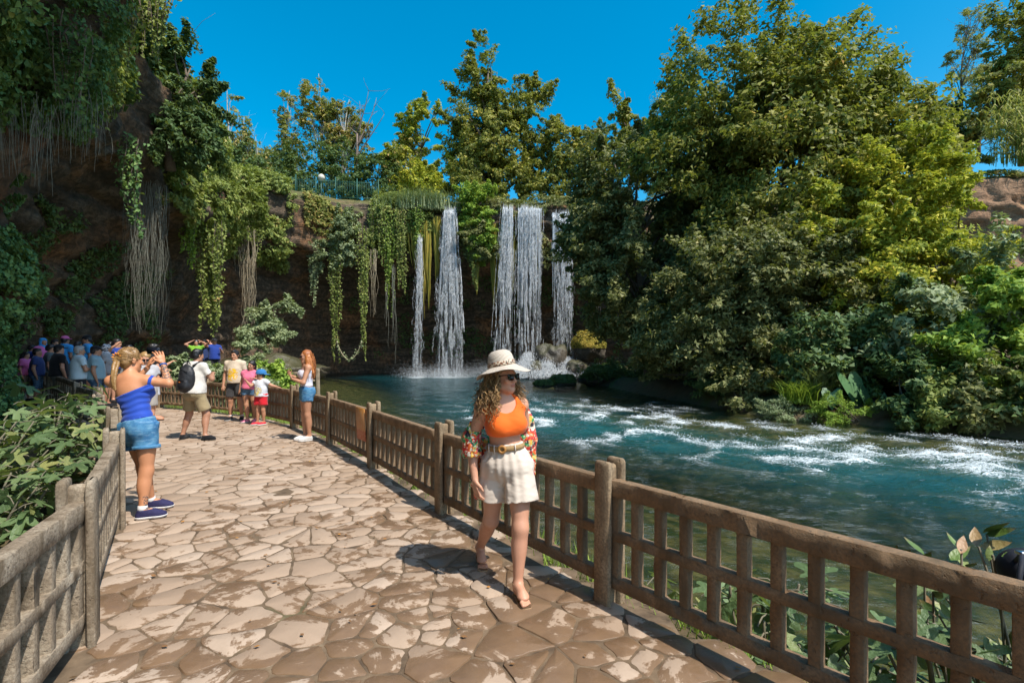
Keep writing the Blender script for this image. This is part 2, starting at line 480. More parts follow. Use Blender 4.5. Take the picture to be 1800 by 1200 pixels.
def build_cliff():
    ns, nt = 560, 110
    G, out, s, t = cliff_grid(ns, nt)
    P = G.reshape(-1, 3)
    amp = np.interp(np.repeat(t, ns), [0, 0.1, 0.2, 0.3, 0.9, 1], [0.15, 0.25, 0.5, 0.95, 0.8, 0.4])
    o3 = np.tile(np.concatenate([out, np.zeros((ns, 1))], 1), (nt, 1))
    n = fbm(P * np.array([0.28, 0.28, 0.34]), 5, 0.55)
    st = fbm(np.stack([P[:, 0] * 0.10, P[:, 1] * 0.10, P[:, 2] * 1.5 + 0.12 * P[:, 0]], -1), 3)   # beds of rock
    rid = 1 - np.abs(fbm(P * 0.75 + 31, 4))
    dsp = amp * (0.75 * n + 0.35 * st + 0.45 * (rid - 0.6))
    V = P + o3 * dsp[:, None]
    V[:, 2] += amp * 0.30 * fbm(P * 0.6 + 77, 3)
    i = np.arange(nt - 1)[:, None] * ns + np.arange(ns - 1)[None]
    q = np.stack([i, i + ns, i + ns + 1, i + 1], -1).reshape(-1, 4)
    t_ = NT('cliff rock')
    p = t_.pos()
    lay = t_.mapping(p, (0.35, 0.35, 2.4))
    n1 = t_.noise(lay, 1.0, 8, 0.62, 0.5); n2 = t_.noise(p, 3.2, 8, 0.65); n3 = t_.noise(p, 0.35, 4)
    c = t_.ramp(n1, [(0.28, (0.035, 0.026, 0.019)), (0.45, (0.105, 0.075, 0.052)), (0.6, (0.19, 0.135, 0.09)), (0.75, (0.27, 0.205, 0.145))])
    c = t_.mix(t_.ramp(n3, [(0.5, (0, 0, 0)), (0.68, (0.8, 0.8, 0.8))]), c, (0.36, 0.17, 0.075, 1))
    c = t_.mix(t_.ramp(n2, [(0.42, (0.75, 0.75, 0.75)), (0.6, (0, 0, 0))]), c, (0.045, 0.038, 0.028, 1))
    top = t_.n('ShaderNodeSeparateXYZ', Vector=t_.n('ShaderNodeNewGeometry').outputs['Normal']).outputs[2]
    c = t_.mix(t_.math('MULTIPLY', t_.ramp(top, [(0.5, (0, 0, 0)), (0.8, (1, 1, 1))]), 0.7), c, (0.12, 0.13, 0.04, 1))
    xr = t_.n('ShaderNodeMapRange', {'clamp': True}, Value=t_.n('ShaderNodeSeparateXYZ', Vector=p).outputs[0]); xr.inputs[1].default_value = 24; xr.inputs[2].default_value = 33; xr.inputs[3].default_value = 0; xr.inputs[4].default_value = .75
    c = t_.mix(t_.math('MULTIPLY', xr.outputs[0], n2), c, (0.58, 0.33, 0.19, 1))      # the iron-stained far right face
    h = t_.math('ADD', n1, t_.math('MULTIPLY', n2, 0.7))
    m = t_.done(t_.bsdf(c, 0.9, t_.bump(h, 0.9, 0.25), Specular_IOR_Level=0.15))
    structure('cliff', mesh_np('cliff', V, q, smooth=False), m)
    return V.reshape(nt, ns, 3), out
CLIFF_V, CLIFF_OUT = build_cliff()

# ---- flagstone path
def clip_poly(P, nx, ny, c):
    out = []
    for i in range(len(P)):
        a, b = P[i], P[(i + 1) % len(P)]
        da, db = a[0] * nx + a[1] * ny - c, b[0] * nx + b[1] * ny - c
        if da <= 0: out.append(a)
        if (da < 0 < db) or (db < 0 < da):
            k = da / (da - db); out.append((a[0] + (b[0] - a[0]) * k, a[1] + (b[1] - a[1]) * k))
    return out

def m_stone():
    t = NT('trodden flagstone')
    p = t.pos()
    rnd = t.n('ShaderNodeNewGeometry').outputs['Random Per Island']
    orn = t.n('ShaderNodeObjectInfo').outputs['Random']
    rr = t.math('FRACT', t.math('ADD', rnd, orn))
    n1 = t.noise(p, 7, 7, 0.62); n2 = t.noise(p, 45, 4); n3 = t.noise(p, 2.3, 6, 0.66, 0.9); n4 = t.noise(p, 0.42, 2)
    c = t.ramp(rr, [(0.0, (0.31, 0.22, 0.15)), (0.5, (0.395, 0.29, 0.205)), (1.0, (0.46, 0.355, 0.265))])
    c = t.mix(t.math('MULTIPLY', n2, 0.45), c, (0.30, 0.21, 0.145, 1))
    # trodden mud, thick and wet where the path is nearest the weeping fence side
    sep = t.n('ShaderNodeSeparateXYZ', Vector=p)
    y = sep.outputs[1]
    wet = t.n('ShaderNodeMapRange', {'clamp': True}, Value=y)
    wet.inputs[1].default_value = 6.2; wet.inputs[2].default_value = 2.5; wet.inputs[3].default_value = -0.042; wet.inputs[4].default_value = 0.105
    across = t.math('MULTIPLY', t.math('ADD', t.math('MULTIPLY', sep.outputs[0], 0.82), t.math('MULTIPLY', y, 0.57)), 0.035)
    k = t.math('ADD', t.math('ADD', n3, t.math('MULTIPLY', t.math('SUBTRACT', n1, 0.5), 0.45)), t.math('ADD', wet.outputs[0], t.math('SUBTRACT', across, 0.035)))
    edge = t.attr('edge').outputs['Fac']
    k = t.math('ADD', k, t.math('MULTIPLY', t.math('POWER', edge, 8.0), 0.03))
    k = t.math('SUBTRACT', k, 0.012)
    mud = t.ramp(k, [(0.535, (0, 0, 0)), (0.575, (1, 1, 1))])
    mudc = t.mix(n1, (0.10, 0.052, 0.024, 1), (0.215, 0.13, 0.068, 1))
    c = t.mix(t.math('MULTIPLY', mud, 0.88), c, mudc)
    soak = t.ramp(k, [(0.58, (0, 0, 0)), (0.64, (1, 1, 1))])
    rough = t.math('SUBTRACT', 0.85, t.math('MULTIPLY', soak, 0.50))
    h = t.math('ADD', t.math('MULTIPLY', n1, 0.8), t.math('ADD', t.math('MULTIPLY', n2, 0.25), t.math('MULTIPLY', mud, -0.25)))
    return t.done(t.bsdf(c, rough, t.bump(h, 0.45, 0.012), Specular_IOR_Level=0.35))
M_STONE = m_stone()

def build_path():
    # bed of trodden earth between the stones
    xs = np.arange(-19, 5, 0.25); ys = np.arange(-4, 18, 0.25)
    X, Y = np.meshgrid(xs, ys, indexing='ij')
    Z = path_z(X, Y) - 0.0045 + 0.006 * fbm(np.stack([X * 2.5, Y * 2.5, X * 0], -1), 3)
    ny = len(ys)
    i = np.arange(len(xs) - 1)[:, None] * ny + np.arange(ny - 1)[None]
    q = np.stack([i, i + ny, i + ny + 1, i + 1], -1).reshape(-1, 4)
    cx = (X[:-1, :-1] + 0.125).ravel(); cy = (Y[:-1, :-1] + 0.125).ravel()
    keep = poly_sd(PATH, cx, cy) < 0.0
    t = NT('earth joints')
    p = t.pos(); n1 = t.noise(p, 6, 6); n2 = t.noise(p, 1.1, 3)
    c = t.ramp(n1, [(0.35, (0.075, 0.048, 0.026)), (0.6, (0.17, 0.115, 0.066)), (0.75, (0.25, 0.185, 0.115))])
    c = t.mix(t.ramp(n2, [(0.60, (0, 0, 0)), (0.70, (0.4, 0.4, 0.4))]), c, (0.085, 0.10, 0.03, 1))
    path = structure('path', mesh_np('path', np.stack([X, Y, Z], -1).reshape(-1, 3), q[keep], smooth=True), t.done(t.bsdf(c, 0.9, t.bump(n1, 0.6, 0.02))))
    # irregular stones: jittered cells, elongated across the path
    rg = random.Random(5)
    ax, ay = (0.83, 0.56), (-0.56, 0.83)                   # across, along
    seeds = []
    u0, u1, v0, v1 = -9, 5, -6, 27
    v = v0
    row = 0
    while v < v1:
        hgt = rg.uniform(0.14, 0.29)
        u = u0 + rg.uniform(0, 0.4)
        while u < u1:
            wd = rg.choice((rg.uniform(0.15, 0.30), rg.uniform(0.28, 0.66)))
            x = ax[0] * u + ay[0] * v; y = ax[1] * u + ay[1] * v
            seeds.append((x + rg.uniform(-.07, .07), y + rg.uniform(-.10, .10)))
            u += wd
        v += hgt; row += 1
    S = np.array(seeds)
    inside = poly_sd(PATH, S[:, 0], S[:, 1])
    idx = np.where(inside < -0.06)[0]
    stones = []
    for a in idx:
        d = np.hypot(S[:, 0] - S[a, 0], S[:, 1] - S[a, 1])
        nb = np.argsort(d)[1:16]
        P = [(S[a, 0] - 1, S[a, 1] - 1), (S[a, 0] + 1, S[a, 1] - 1), (S[a, 0] + 1, S[a, 1] + 1), (S[a, 0] - 1, S[a, 1] + 1)]
        gap = rg.uniform(0.001, 0.007)
        for b in nb:
            ex, ey = S[b] - S[a]; L = math.hypot(ex, ey); ex /= L; ey /= L
            mid = (S[a] + S[b]) / 2
            P = clip_poly(P, ex, ey, mid[0] * ex + mid[1] * ey - gap)
            if len(P) < 3: break
        if len(P) < 3: continue
        P = np.array(P)
        cen = P.mean(0)
        # round and roughen the outline
        pts = []
        m = len(P)
        for i in range(m):
            p0, p1 = P[i], P[(i + 1) % m]
            L = np.linalg.norm(p1 - p0)
            if L < 0.05: pts.append((p0 + p1) / 2); continue
            for f in ((0.07, 0.24, 0.41, 0.59, 0.76, 0.93) if L > 0.24 else (0.1, 0.36, 0.64, 0.9) if L > .12 else (0.2, 0.8)):
                pts.append(p0 + (p1 - p0) * f)
        pts = np.array(pts)
        if len(pts) < 5: continue
        nz = fbm(np.stack([pts[:, 0] * 17, pts[:, 1] * 17, pts[:, 0] * 0], -1), 2)
        rel = pts - cen
        pts = cen + rel * (1 + 0.03 * nz)[:, None] - unit(rel) * (0.001 + 0.014 * np.abs(nz))[:, None]
        if poly_sd(PATH, pts[:, 0], pts[:, 1]).max() > 0.05: continue
        stones.append((np.hypot(*cen), cen, pts))
    stones.sort(key=lambda s: s[0] if s[1][1] > 1.2 else 99)
    rest = MB(); rest_e = []
    for k, (dist, cen, pts) in enumerate(stones):
        n = len(pts)
        pz = float(path_z(np.array(cen[0]), np.array(cen[1])))
        top = rg.uniform(-0.001, 0.004)
        tilt = (rg.uniform(-.014, .014), rg.uniform(-.014, .014))
        rel = pts - cen
        inn = rel - unit(rel) * 0.003
        zt = top + rel @ np.array(tilt)
        v = np.concatenate([np.c_[rel, np.full(n, -0.05)], np.c_[rel, zt - 0.002], np.c_[inn, zt], [[0, 0, top + 0.0005]]])
        q = [(i, (i + 1) % n, n + (i + 1) % n, n + i) for i in range(n)] + [(n + i, n + (i + 1) % n, 2 * n + (i + 1) % n, 2 * n + i) for i in range(n)]
        tr = [(2 * n + i, 2 * n + (i + 1) % n, 3 * n) for i in range(n)]
        ed = np.ones(3 * n + 1, np.float32); ed[3 * n] = 0
        if k < 300:
            me = mesh_np('paving_stone', v, q, tr); me.attributes.new('edge', 'FLOAT', 'POINT').data.foreach_set('value', ed)
            o = new_obj('paving_stone', me, M_STONE, path, (cen[0], cen[1], pz))
        else:
            rest_e.append(ed); rest.add(v + np.array([cen[0], cen[1], pz]), q, tr)
    me = rest.mesh('far_paving'); me.attributes.new('edge', 'FLOAT', 'POINT').data.foreach_set('value', np.concatenate(rest_e))
    o = new_obj('far_paving', me, M_STONE, path)
    o['kind'] = 'stuff'
build_path()
def litter():
    rg = np.random.default_rng(91); n = 260
    x = rg.uniform(-9, 3, n * 6); y = rg.uniform(1.2, 14, n * 6)
    k = poly_sd(PATH, x, y) < -.05; x, y = x[k][:n], y[k][:n]; n = len(x)
    L = rg.uniform(.02, .05, n); a = rg.uniform(0, 6.28, n)
    D = np.stack([np.cos(a), np.sin(a), rg.uniform(-.1, .3, n)], 1); S = np.stack([-np.sin(a), np.cos(a), rg.uniform(-.3, .3, n)], 1)
    P = np.stack([x, y, np.full(n, .016)], 1); L = L[:, None]
    v = np.stack([P - D * L * .5, P + S * L * .3, P + D * L * .5, P - S * L * .3], 1).reshape(-1, 3); i = np.arange(n)[:, None] * 4
    o = new_obj('leaf_litter', mesh_np('leaf_litter', v, None, np.concatenate([i + np.array([[0, 1, 2]]), i + np.array([[0, 2, 3]])])), m_leaf('fallen leaves', [(0, (.03, .02, .01)), (.5, (.10, .05, .02)), (.8, (.20, .09, .02)), (1, (.10, .12, .03))], .7, 0))
    tag(o, 'small fallen leaves scattered over the flagstones', 'leaves', kind='stuff')
litter()
# ================================================================== FENCES
def m_concrete(name, k):
    t = NT(name)
    K = lambda *c: tuple(a * b for a, b in zip(c, k))
    p = t.pos()
    n1 = t.noise(p, 5, 6, 0.6); n2 = t.noise(p, 60, 5, 0.7); n3 = t.noise(t.mapping(p, (6, 6, 1.2)), 1.5, 4)
    pit = t.ramp(t.noise(p, 28, 3, 0.6), [(0.30, (1, 1, 1)), (0.38, (0, 0, 0))])
    c = t.ramp(n1, [(0.3, K(0.21, 0.165, 0.12)), (0.5, K(0.33, 0.275, 0.21)), (0.72, K(0.42, 0.37, 0.30))])
    c = t.mix(t.ramp(n2, [(0.40, (0, 0, 0)), (0.62, (0.75, 0.75, 0.75))]), c, (0.15, 0.112, 0.075, 1))
    c = t.mix(t.ramp(n3, [(0.52, (0, 0, 0)), (0.70, (0.8, 0.8, 0.8))]), c, (0.12, 0.085, 0.05, 1))
    c = t.mix(t.math('MULTIPLY', pit, 0.30), c, (0.07, 0.055, 0.04, 1))
    h = t.math('SUBTRACT', n2, t.math('MULTIPLY', pit, 0.8))
    return t.done(t.bsdf(c, 0.88, t.bump(t.math('ADD', h, t.math('MULTIPLY', t.noise(p, 170, 3, .7), .6)), 0.75, 0.007), Specular_IOR_Level=0.2))
M_CONC = m_concrete('weathered concrete', (1.08, 1.03, 0.95))
M_CONC2 = m_concrete('mud-stained concrete', (0.80, 0.60, 0.43))  # brown of shade and path bounce put into the panel colour
M_CONC3 = m_concrete('tan concrete', (1.0, 0.86, 0.68))  # same concrete, sunlit paleness put into the post colour

def rail_mesh(name, hgt, thick, seed, n=60):
    """unit-length rail along x with worn, chipped edges; centred in y, from z=0 to hgt"""
    x = np.linspace(0, 1, n)
    prof = np.array([(-.5, 0.02), (-.48, 0), (.48, 0), (.5, 0.02), (.5, .975), (.47, 1.0), (-.47, 1.0), (-.5, .975)])
    v = np.zeros((n, 8, 3))
    v[..., 0] = x[:, None]; v[..., 1] = prof[:, 0] * thick; v[..., 2] = prof[:, 1] * hgt
    ns = fbm(np.stack([np.repeat(x * 34, 8), np.tile(np.arange(8) * 1.7, n) + seed * 7.1, np.full(n * 8, seed)], -1), 3).reshape(n, 8)
    chip = np.clip(ns - 0.60, 0, 1) * 0.09
    v[:, 4:, 2] -= (chip[:, 4:] * .7 + 0.0008 * ns[:, 4:])
    v[:, :, 1] -= np.sign(prof[:, 0]) * (chip * 0.25 + 0.0006 * np.abs(ns))
    i = np.arange(n - 1)[:, None] * 8; j = np.arange(8)[None]; k = (j + 1) % 8
    q = np.stack([i + j, i + 8 + j, i + 8 + k, i + k], -1).reshape(-1, 4).tolist()
    q += [(0, 1, 2, 3), (3, 4, 7, 0), (4, 5, 6, 7)] + [tuple((n - 1) * 8 + a for a in f) for f in ((3, 2, 1, 0), (0, 7, 4, 3), (7, 6, 5, 4))]
    me = mesh_np(name, v.reshape(-1, 3), q)
    me.materials.append(M_CONC)
    return me
TOP_RAILS = [rail_mesh('top_rail', 0.105, 0.075, s) for s in (1.3, 2.1, 3.7)]
MID_RAILS = [rail_mesh('middle_rail', 0.062, 0.060, s) for s in (4.2, 5.9)]
BOT_RAILS = [rail_mesh('bottom_rail', 0.080, 0.066, s) for s in (6.4, 7.7)]

def bar_mesh():
    n = 9
    z = np.linspace(0, 1, n) * 0.60
    prof = np.array([(-.026, -.027), (.026, -.027), (.0285, -.0245), (.0285, .0245), (.026, .027), (-.026, .027), (-.0285, .0245), (-.0285, -.0245)])
    v = np.zeros((n, 8, 3)); v[..., 2] = z[:, None]
    ns = 0.0013 * RNG.standard_normal((n, 8))
    v[..., 0] = prof[:, 0] * (1 + ns / .03); v[..., 1] = prof[:, 1] + ns
    i = np.arange(n - 1)[:, None] * 8; j = np.arange(8)[None]; k = (j + 1) % 8
    me = mesh_np('bar', v.reshape(-1, 3), np.stack([i + j, i + k, i + 8 + k, i + 8 + j], -1).reshape(-1, 4))
    me.materials.append(M_CONC)
    return me
BARS = [bar_mesh() for _ in range(4)]

def post_mesh(seed):
    """H-section post: path-side flange, web, river-side flange, rounded tops"""
    mb = MB()
    rg = random.Random(seed)
    def slab(x0, x1, y0, y1, top, n=7):
        nz = 12
        zs = np.concatenate([np.linspace(-0.25, top - 0.05, nz - 4), [top - 0.03, top - 0.012, top - 0.003, top]])
        ins = np.concatenate([np.zeros(nz - 4), [0.001, 0.005, 0.014, 0.030]])
        v = []
        c = 0.007
        for z, e in zip(zs, ins):
            a0, a1, b0, b1 = x0 + e, x1 - e, y0 + e * 0.6, y1 - e * 0.6
            ring = [(a0 + c, b0), (a1 - c, b0), (a1, b0 + c), (a1, b1 - c), (a1 - c, b1), (a0 + c, b1), (a0, b1 - c), (a0, b0 + c)]
            v += [(x + rg.uniform(-.0010, .0010), y + rg.uniform(-.0010, .0010), z) for x, y in ring]
        v = np.array(v)
        q = [(i * 8 + j, i * 8 + (j + 1) % 8, i * 8 + 8 + (j + 1) % 8, i * 8 + 8 + j) for i in range(len(zs) - 1) for j in range(8)]
        o = (len(zs) - 1) * 8
        q += [(o, o + 1, o + 2, o + 7), (o + 7, o + 2, o + 3, o + 6), (o + 6, o + 3, o + 4, o + 5)]
        mb.add(v, q)
    slab(-0.070, 0.070, -0.088, -0.040, 0.960)
    slab(-0.030, 0.030, -0.044, 0.044, 0.925)
    slab(-0.066, 0.066, 0.040, 0.080, 0.950)
    me = mb.mesh('post'); me.materials.append(M_CONC)
    return me
POSTS = [post_mesh(s) for s in range(4)]

def build_fence(pts, label, slots, flip, mat=None):
    pts = np.array(pts, float)
    f = thing('concrete_fence', label, 'fence', (pts[0][0], pts[0][1], 0))
    org = pts[0]
    g = np.gradient(pts, axis=0)
    rg = random.Random(len(pts))
    for i, p in enumerate(pts):
        z = float(path_z(np.array(p[0]), np.array(p[1])))
        o = new_obj('post', POSTS[i % 4], None, f, (p[0] - org[0], p[1] - org[1], z))
        a = math.atan2(g[i][1], g[i][0]) + (math.pi if flip else 0)
        o.rotation_euler = (rg.uniform(-.012, .012), rg.uniform(-.015, .015), a)
    for i in range(len(pts) - 1):
        a, b = pts[i], pts[i + 1]
        d = b - a; L = np.linalg.norm(d); d = d / L
        za, zb = [float(path_z(np.array(p[0]), np.array(p[1]))) for p in (a, b)]
        ang = math.atan2(d[1], d[0])
        s0, s1 = 0.036, L - 0.036
        pan = bpy.data.objects.new('panel', None); COL.objects.link(pan); pan.parent = f
        pan.location = (a[0] - org[0], a[1] - org[1], (za + zb) / 2); pan.rotation_euler = (0, -math.atan2(zb - za, L), ang)
        for nm, arr, z in (('top_rail', TOP_RAILS, 0.725), ('middle_rail', MID_RAILS, 0.432), ('bottom_rail', BOT_RAILS, 0.115)):
            o = new_obj(nm, arr[(i * 2 + len(pts)) % len(arr)], None, pan, (s0, 0, z)); o.scale = (s1 - s0, 1, 1)
        n = slots
        pitch = (s1 - s0) / (n + 0.36)
        for k in range(n + 1):
            x = s0 + pitch * (k + 0.18)
            o = new_obj('bar', BARS[(k + i) % 4], None, pan, (x, 0, 0.150))
            o.scale = (1.35 if k in (0, n) else 1.0, 1, 1)
    if mat is not None:                                    # same castings; shaded panels and sunlit posts painted by colour
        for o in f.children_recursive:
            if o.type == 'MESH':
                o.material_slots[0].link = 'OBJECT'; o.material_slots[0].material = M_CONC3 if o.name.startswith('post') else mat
    return f
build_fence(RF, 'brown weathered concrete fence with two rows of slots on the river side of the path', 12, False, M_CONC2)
build_fence(LF, 'grey sunlit concrete fence beside the fig bushes at the left of the path', 12, True)
build_fence([(-12.4, 20.6), (-10.2, 20.9), (-8.1, 21.4)], 'far pale concrete fence beyond the hedge, below the people with raised arms', 12, False)

# small warning board hung on the fence
def build_sign():
    a, b = np.array(RF[3]), np.array(RF[4])
    d = (b - a) / np.linalg.norm(b - a); nrm = np.array([-0.83, -0.56])
    c = a + d * 0.36 + nrm * 0.052
    s = thing('warning_sign', 'faded orange warning board hung on the river fence beside a post', 'sign', (c[0], c[1], 0.16))
    s.rotation_euler = (R(3), 0, math.atan2(d[1], d[0]) + math.pi)
    mb = MB(); mb.box((-0.20, -0.006, 0.20), (0.20, 0.006, 0.68), 0.002)
    t = NT('faded print'); p = t.obj()
    z = t.n('ShaderNodeSeparateXYZ', Vector=p).outputs[2]
    n = t.noise(p, 14, 4)
    cc = t.ramp(t.math('ADD', z, t.math('MULTIPLY', t.math('SUBTRACT', n, 0.5), 0.06)), [(0.20, (0.42, 0.10, 0.045)), (0.34, (0.42, 0.12, 0.05)), (0.36, (0.50, 0.22, 0.08)), (0.56, (0.52, 0.25, 0.09)), (0.66, (0.48, 0.20, 0.03))])
    cc = t.mix(t.ramp(t.noise(p, 30, 5, 0.7), [(0.52, (0, 0, 0)), (0.66, (0.7, 0.7, 0.7))]), cc, (0.48, 0.36, 0.25, 1))
    new_obj('board', mb.mesh('board'), t.done(t.bsdf(cc, 0.6)), s)
    mb = MB()   # swimmer pictogram and text strokes
    mk = m_plain('sign ink', (0.06, 0.04, 0.04), 0.6)
    mb.tube([(-0.02, 0.0085, 0.56), (0.0, 0.0085, 0.50), (0.005, 0.0085, 0.42)], 0.010, 5)
    mb.tube([(0.0, 0.0085, 0.50), (0.05, 0.0085, 0.46)], 0.007, 5); mb.tube([(0.0, 0.0085, 0.50), (-0.05, 0.0085, 0.47)], 0.007, 5)
    mb.tube([(0.005, 0.0085, 0.42), (0.04, 0.0085, 0.36)], 0.008, 5); mb.tube([(0.005, 0.0085, 0.42), (-0.03, 0.0085, 0.36)], 0.008, 5)
    new_obj('pictogram', mb.mesh('pictogram'), mk, s)
    mb = MB()
    rg = random.Random(3)
    for r_ in range(3):
        x = -0.16
        while x < 0.15:
            w = rg.uniform(0.015, 0.05); mb.box((x, 0.0062, 0.235 + r_ * 0.034), (x + w, 0.008, 0.255 + r_ * 0.034)); x += w + 0.012
    new_obj('lettering', mb.mesh('lettering'), m_plain('sign pale ink', (0.5, 0.40, 0.33), 0.7), s)
build_sign()
# ================================================================== VEGETATION
def G3(*c): return tuple(c)
M_PLANE = m_leaf('plane leaves', [(0.0, G3(.038, .048, .012)), (0.45, G3(.092, .098, .022)), (0.8, G3(.17, .155, .030)), (0.93, G3(.25, .18, .035)), (1.0, G3(.28, .13, .035))], 0.45, 0.32)
M_PLANE_DK = m_leaf('dusty plane leaves', [(0.0, G3(.036, .044, .016)), (0.5, G3(.075, .080, .028)), (0.85, G3(.125, .122, .045)), (1.0, G3(.19, .135, .045))], 0.38, 0.22, spec=0.5)
M_YELLOW = m_leaf('yellowing leaves', [(0.0, G3(.06, .085, .014)), (0.4, G3(.14, .16, .02)), (0.75, G3(.26, .24, .025)), (1.0, G3(.36, .25, .03))], 0.45, 0.38)
M_AUTUMN = m_leaf('thin autumn leaves', [(0.0, G3(.06, .075, .02)), (0.45, G3(.12, .13, .035)), (0.7, G3(.20, .16, .05)), (1.0, G3(.30, .14, .05))], 0.5, 0.35)
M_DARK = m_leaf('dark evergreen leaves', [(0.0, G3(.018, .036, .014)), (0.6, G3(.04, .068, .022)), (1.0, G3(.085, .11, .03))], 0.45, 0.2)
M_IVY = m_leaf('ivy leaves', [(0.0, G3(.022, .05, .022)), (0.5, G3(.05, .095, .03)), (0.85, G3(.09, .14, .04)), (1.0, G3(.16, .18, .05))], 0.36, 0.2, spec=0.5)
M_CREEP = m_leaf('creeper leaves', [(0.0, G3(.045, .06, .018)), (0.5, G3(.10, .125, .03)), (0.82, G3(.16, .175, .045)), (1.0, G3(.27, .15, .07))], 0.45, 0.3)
M_BRIGHT = m_leaf('bright shrub leaves', [(0.0, G3(.05, .09, .014)), (0.5, G3(.11, .17, .025)), (1.0, G3(.20, .25, .04))], 0.45, 0.35)
M_GREYLEAF = m_leaf('grey-green leaves', [(0.0, G3(.06, .08, .04)), (0.5, G3(.115, .14, .07)), (1.0, G3(.19, .21, .11))], 0.45, 0.25)
M_EUC = m_leaf('eucalyptus leaves', [(0.0, G3(.07, .085, .03)), (0.6, G3(.15, .15, .055)), (1.0, G3(.26, .22, .09))], 0.45, 0.35)
M_GRASS = m_leaf('grass blades', [(0.0, G3(.05, .08, .015)), (0.5, G3(.10, .15, .025)), (1.0, G3(.20, .22, .05))], 0.5, 0.3)
M_DRY = m_leaf('dry stems', [(0.0, G3(.10, .08, .05)), (0.6, G3(.20, .165, .11)), (1.0, G3(.30, .25, .18))], 0.7, 0.1)
M_ROOT = m_leaf('grey aerial roots', [(0.0, G3(.045, .043, .034)), (0.6, G3(.10, .10, .08)), (1.0, G3(.17, .165, .13))], 0.8, 0.0)
M_MOSS = m_leaf('ochre hanging moss', [(0.0, G3(.06, .075, .014)), (0.5, G3(.16, .13, .022)), (1.0, G3(.26, .17, .035))], 0.8, 0.15)
M_BARK = m_plain('bark', (0.16, 0.125, 0.09), 0.9, 0.5, 9, 0.7, 0.03, coord='pos')
M_PALEBARK = m_plain('pale bark', (0.40, 0.37, 0.32), 0.85, 0.3, 7, 0.4, 0.02, coord='pos')

def leaves(mb, P, N, size, rg=RNG, aspect=0.62, fold=0.18, droop=0.0, lobes=False, tri=False):
    """one small folded leaf per point P facing about N"""
    n = len(P)
    if n == 0: return
    N = unit(N)
    r = rg.standard_normal((n, 3)); r[:, 2] -= droop
    D = unit(r - N * (r * N).sum(1, keepdims=True))
    S = np.cross(N, D)
    L = (np.broadcast_to(size, (n,)) * rg.uniform(0.65, 1.25, n))[:, None]
    if tri:     # far foliage: one pointed flake for each leaf
        sk = rg.uniform(-.35, .35, n)[:, None]
        v = np.stack([P - D * L * .5 + S * L * aspect * .5, P - D * L * (.5 + sk) - S * L * aspect * .5 + N * L * fold, P + D * L * .55 + S * L * sk * .5], 1).reshape(-1, 3)
        mb.add(v, t=np.arange(n * 3).reshape(-1, 3))
    elif not lobes:
        v = np.stack([P - D * L * 0.5, P + S * L * aspect * 0.5 + N * L * fold - D * L * 0.05, P + D * L * 0.5, P - S * L * aspect * 0.5 + N * L * fold - D * L * 0.05], 1).reshape(-1, 3)
        i = np.arange(n)[:, None] * 4
        mb.add(v, t=np.concatenate([i + np.array([[0, 1, 2]]), i + np.array([[0, 2, 3]])]))
    else:   # maple-like leaf of three lobes
        pts = [(-.5, 0, 0), (-.22, .20, .3), (-.10, .62, .8), (.10, .22, .3), (.62, 0, 0), (.10, -.22, .3), (-.10, -.62, .8), (-.22, -.20, .3)]
        v = np.stack([P + D * L * a + S * L * b * aspect * 1.5 + N * L * fold * c for a, b, c in pts], 1).reshape(-1, 3)
        i = np.arange(n)[:, None] * 8
        mb.add(v, t=np.concatenate([i + np.array([f]) for f in ((0, 7, 1), (1, 3, 2), (7, 6, 5), (1, 7, 3), (7, 5, 3), (3, 5, 4))]))

def clumps_in(lobes_, spacing, rg, shell=0.45, gate=0.0, gscale=0.35):
    """clump centres through a union of ellipsoids (cx,cy,cz,rx,ry,rz)"""
    out = []
    for (cx, cy, cz, rx, ry, rz) in lobes_:
        n = max(4, int(rx * ry * rz * 4.2 / spacing ** 3))
        u = unit(rg.standard_normal((n, 3)))
        k = (shell ** 3 + (1 - shell ** 3) * rg.random(n)) ** (1 / 3)
        p = u * k[:, None] * np.array([rx, ry, rz])
        p *= (1 + 0.16 * vnoise(u * 2.3 + cx))[:, None]
        out.append(p + np.array([cx, cy, cz]))
    C = np.concatenate(out)
    if gate: C = C[fbm(C * gscale, 2) > -gate]
    return C

def crown(mb, lobes_, n_leaf, size, spacing=1.5, cr=1.0, rg=None, gate=0.5, flat=0.65, lobes=False, shell=0.45, aspect=0.72, droop=0.2, tri=True):
    rg = rg or RNG
    C = clumps_in(lobes_, spacing, rg, shell, gate)
    cen = np.array([l[:3] for l in lobes_]).mean(0)
    w = rg.uniform(0.4, 1.6, len(C)); w /= w.sum()
    idx = rg.choice(len(C), n_leaf, p=w)
    u = unit(rg.standard_normal((n_leaf, 3)))
    rad = cr * rg.uniform(0.55, 1.35, len(C))[idx]
    # each clump is a loose spray along a twig that points up and out
    axv = unit(unit(C - cen) * .7 + rg.standard_normal((len(C), 3)) * .75 - np.array([0, 0, .05]))[idx]
    sp = rg.uniform(-.7, 1.35, n_leaf)
    wid = .78 - .36 * np.clip(sp, 0, 1.35)
    off = u * (rg.random(n_leaf) ** 0.5 * rad * wid)[:, None] * np.array([1, 1, flat]) + axv * (sp * rad)[:, None]
    P = C[idx] + off
    N = u * 0.55 + unit(P - cen) * 0.35 + np.array([0, 0, 0.65]) + rg.standard_normal((n_leaf, 3)) * 0.45
    leaves(mb, P, N, size, rg, aspect, lobes=lobes, droop=droop, tri=tri)
    return C

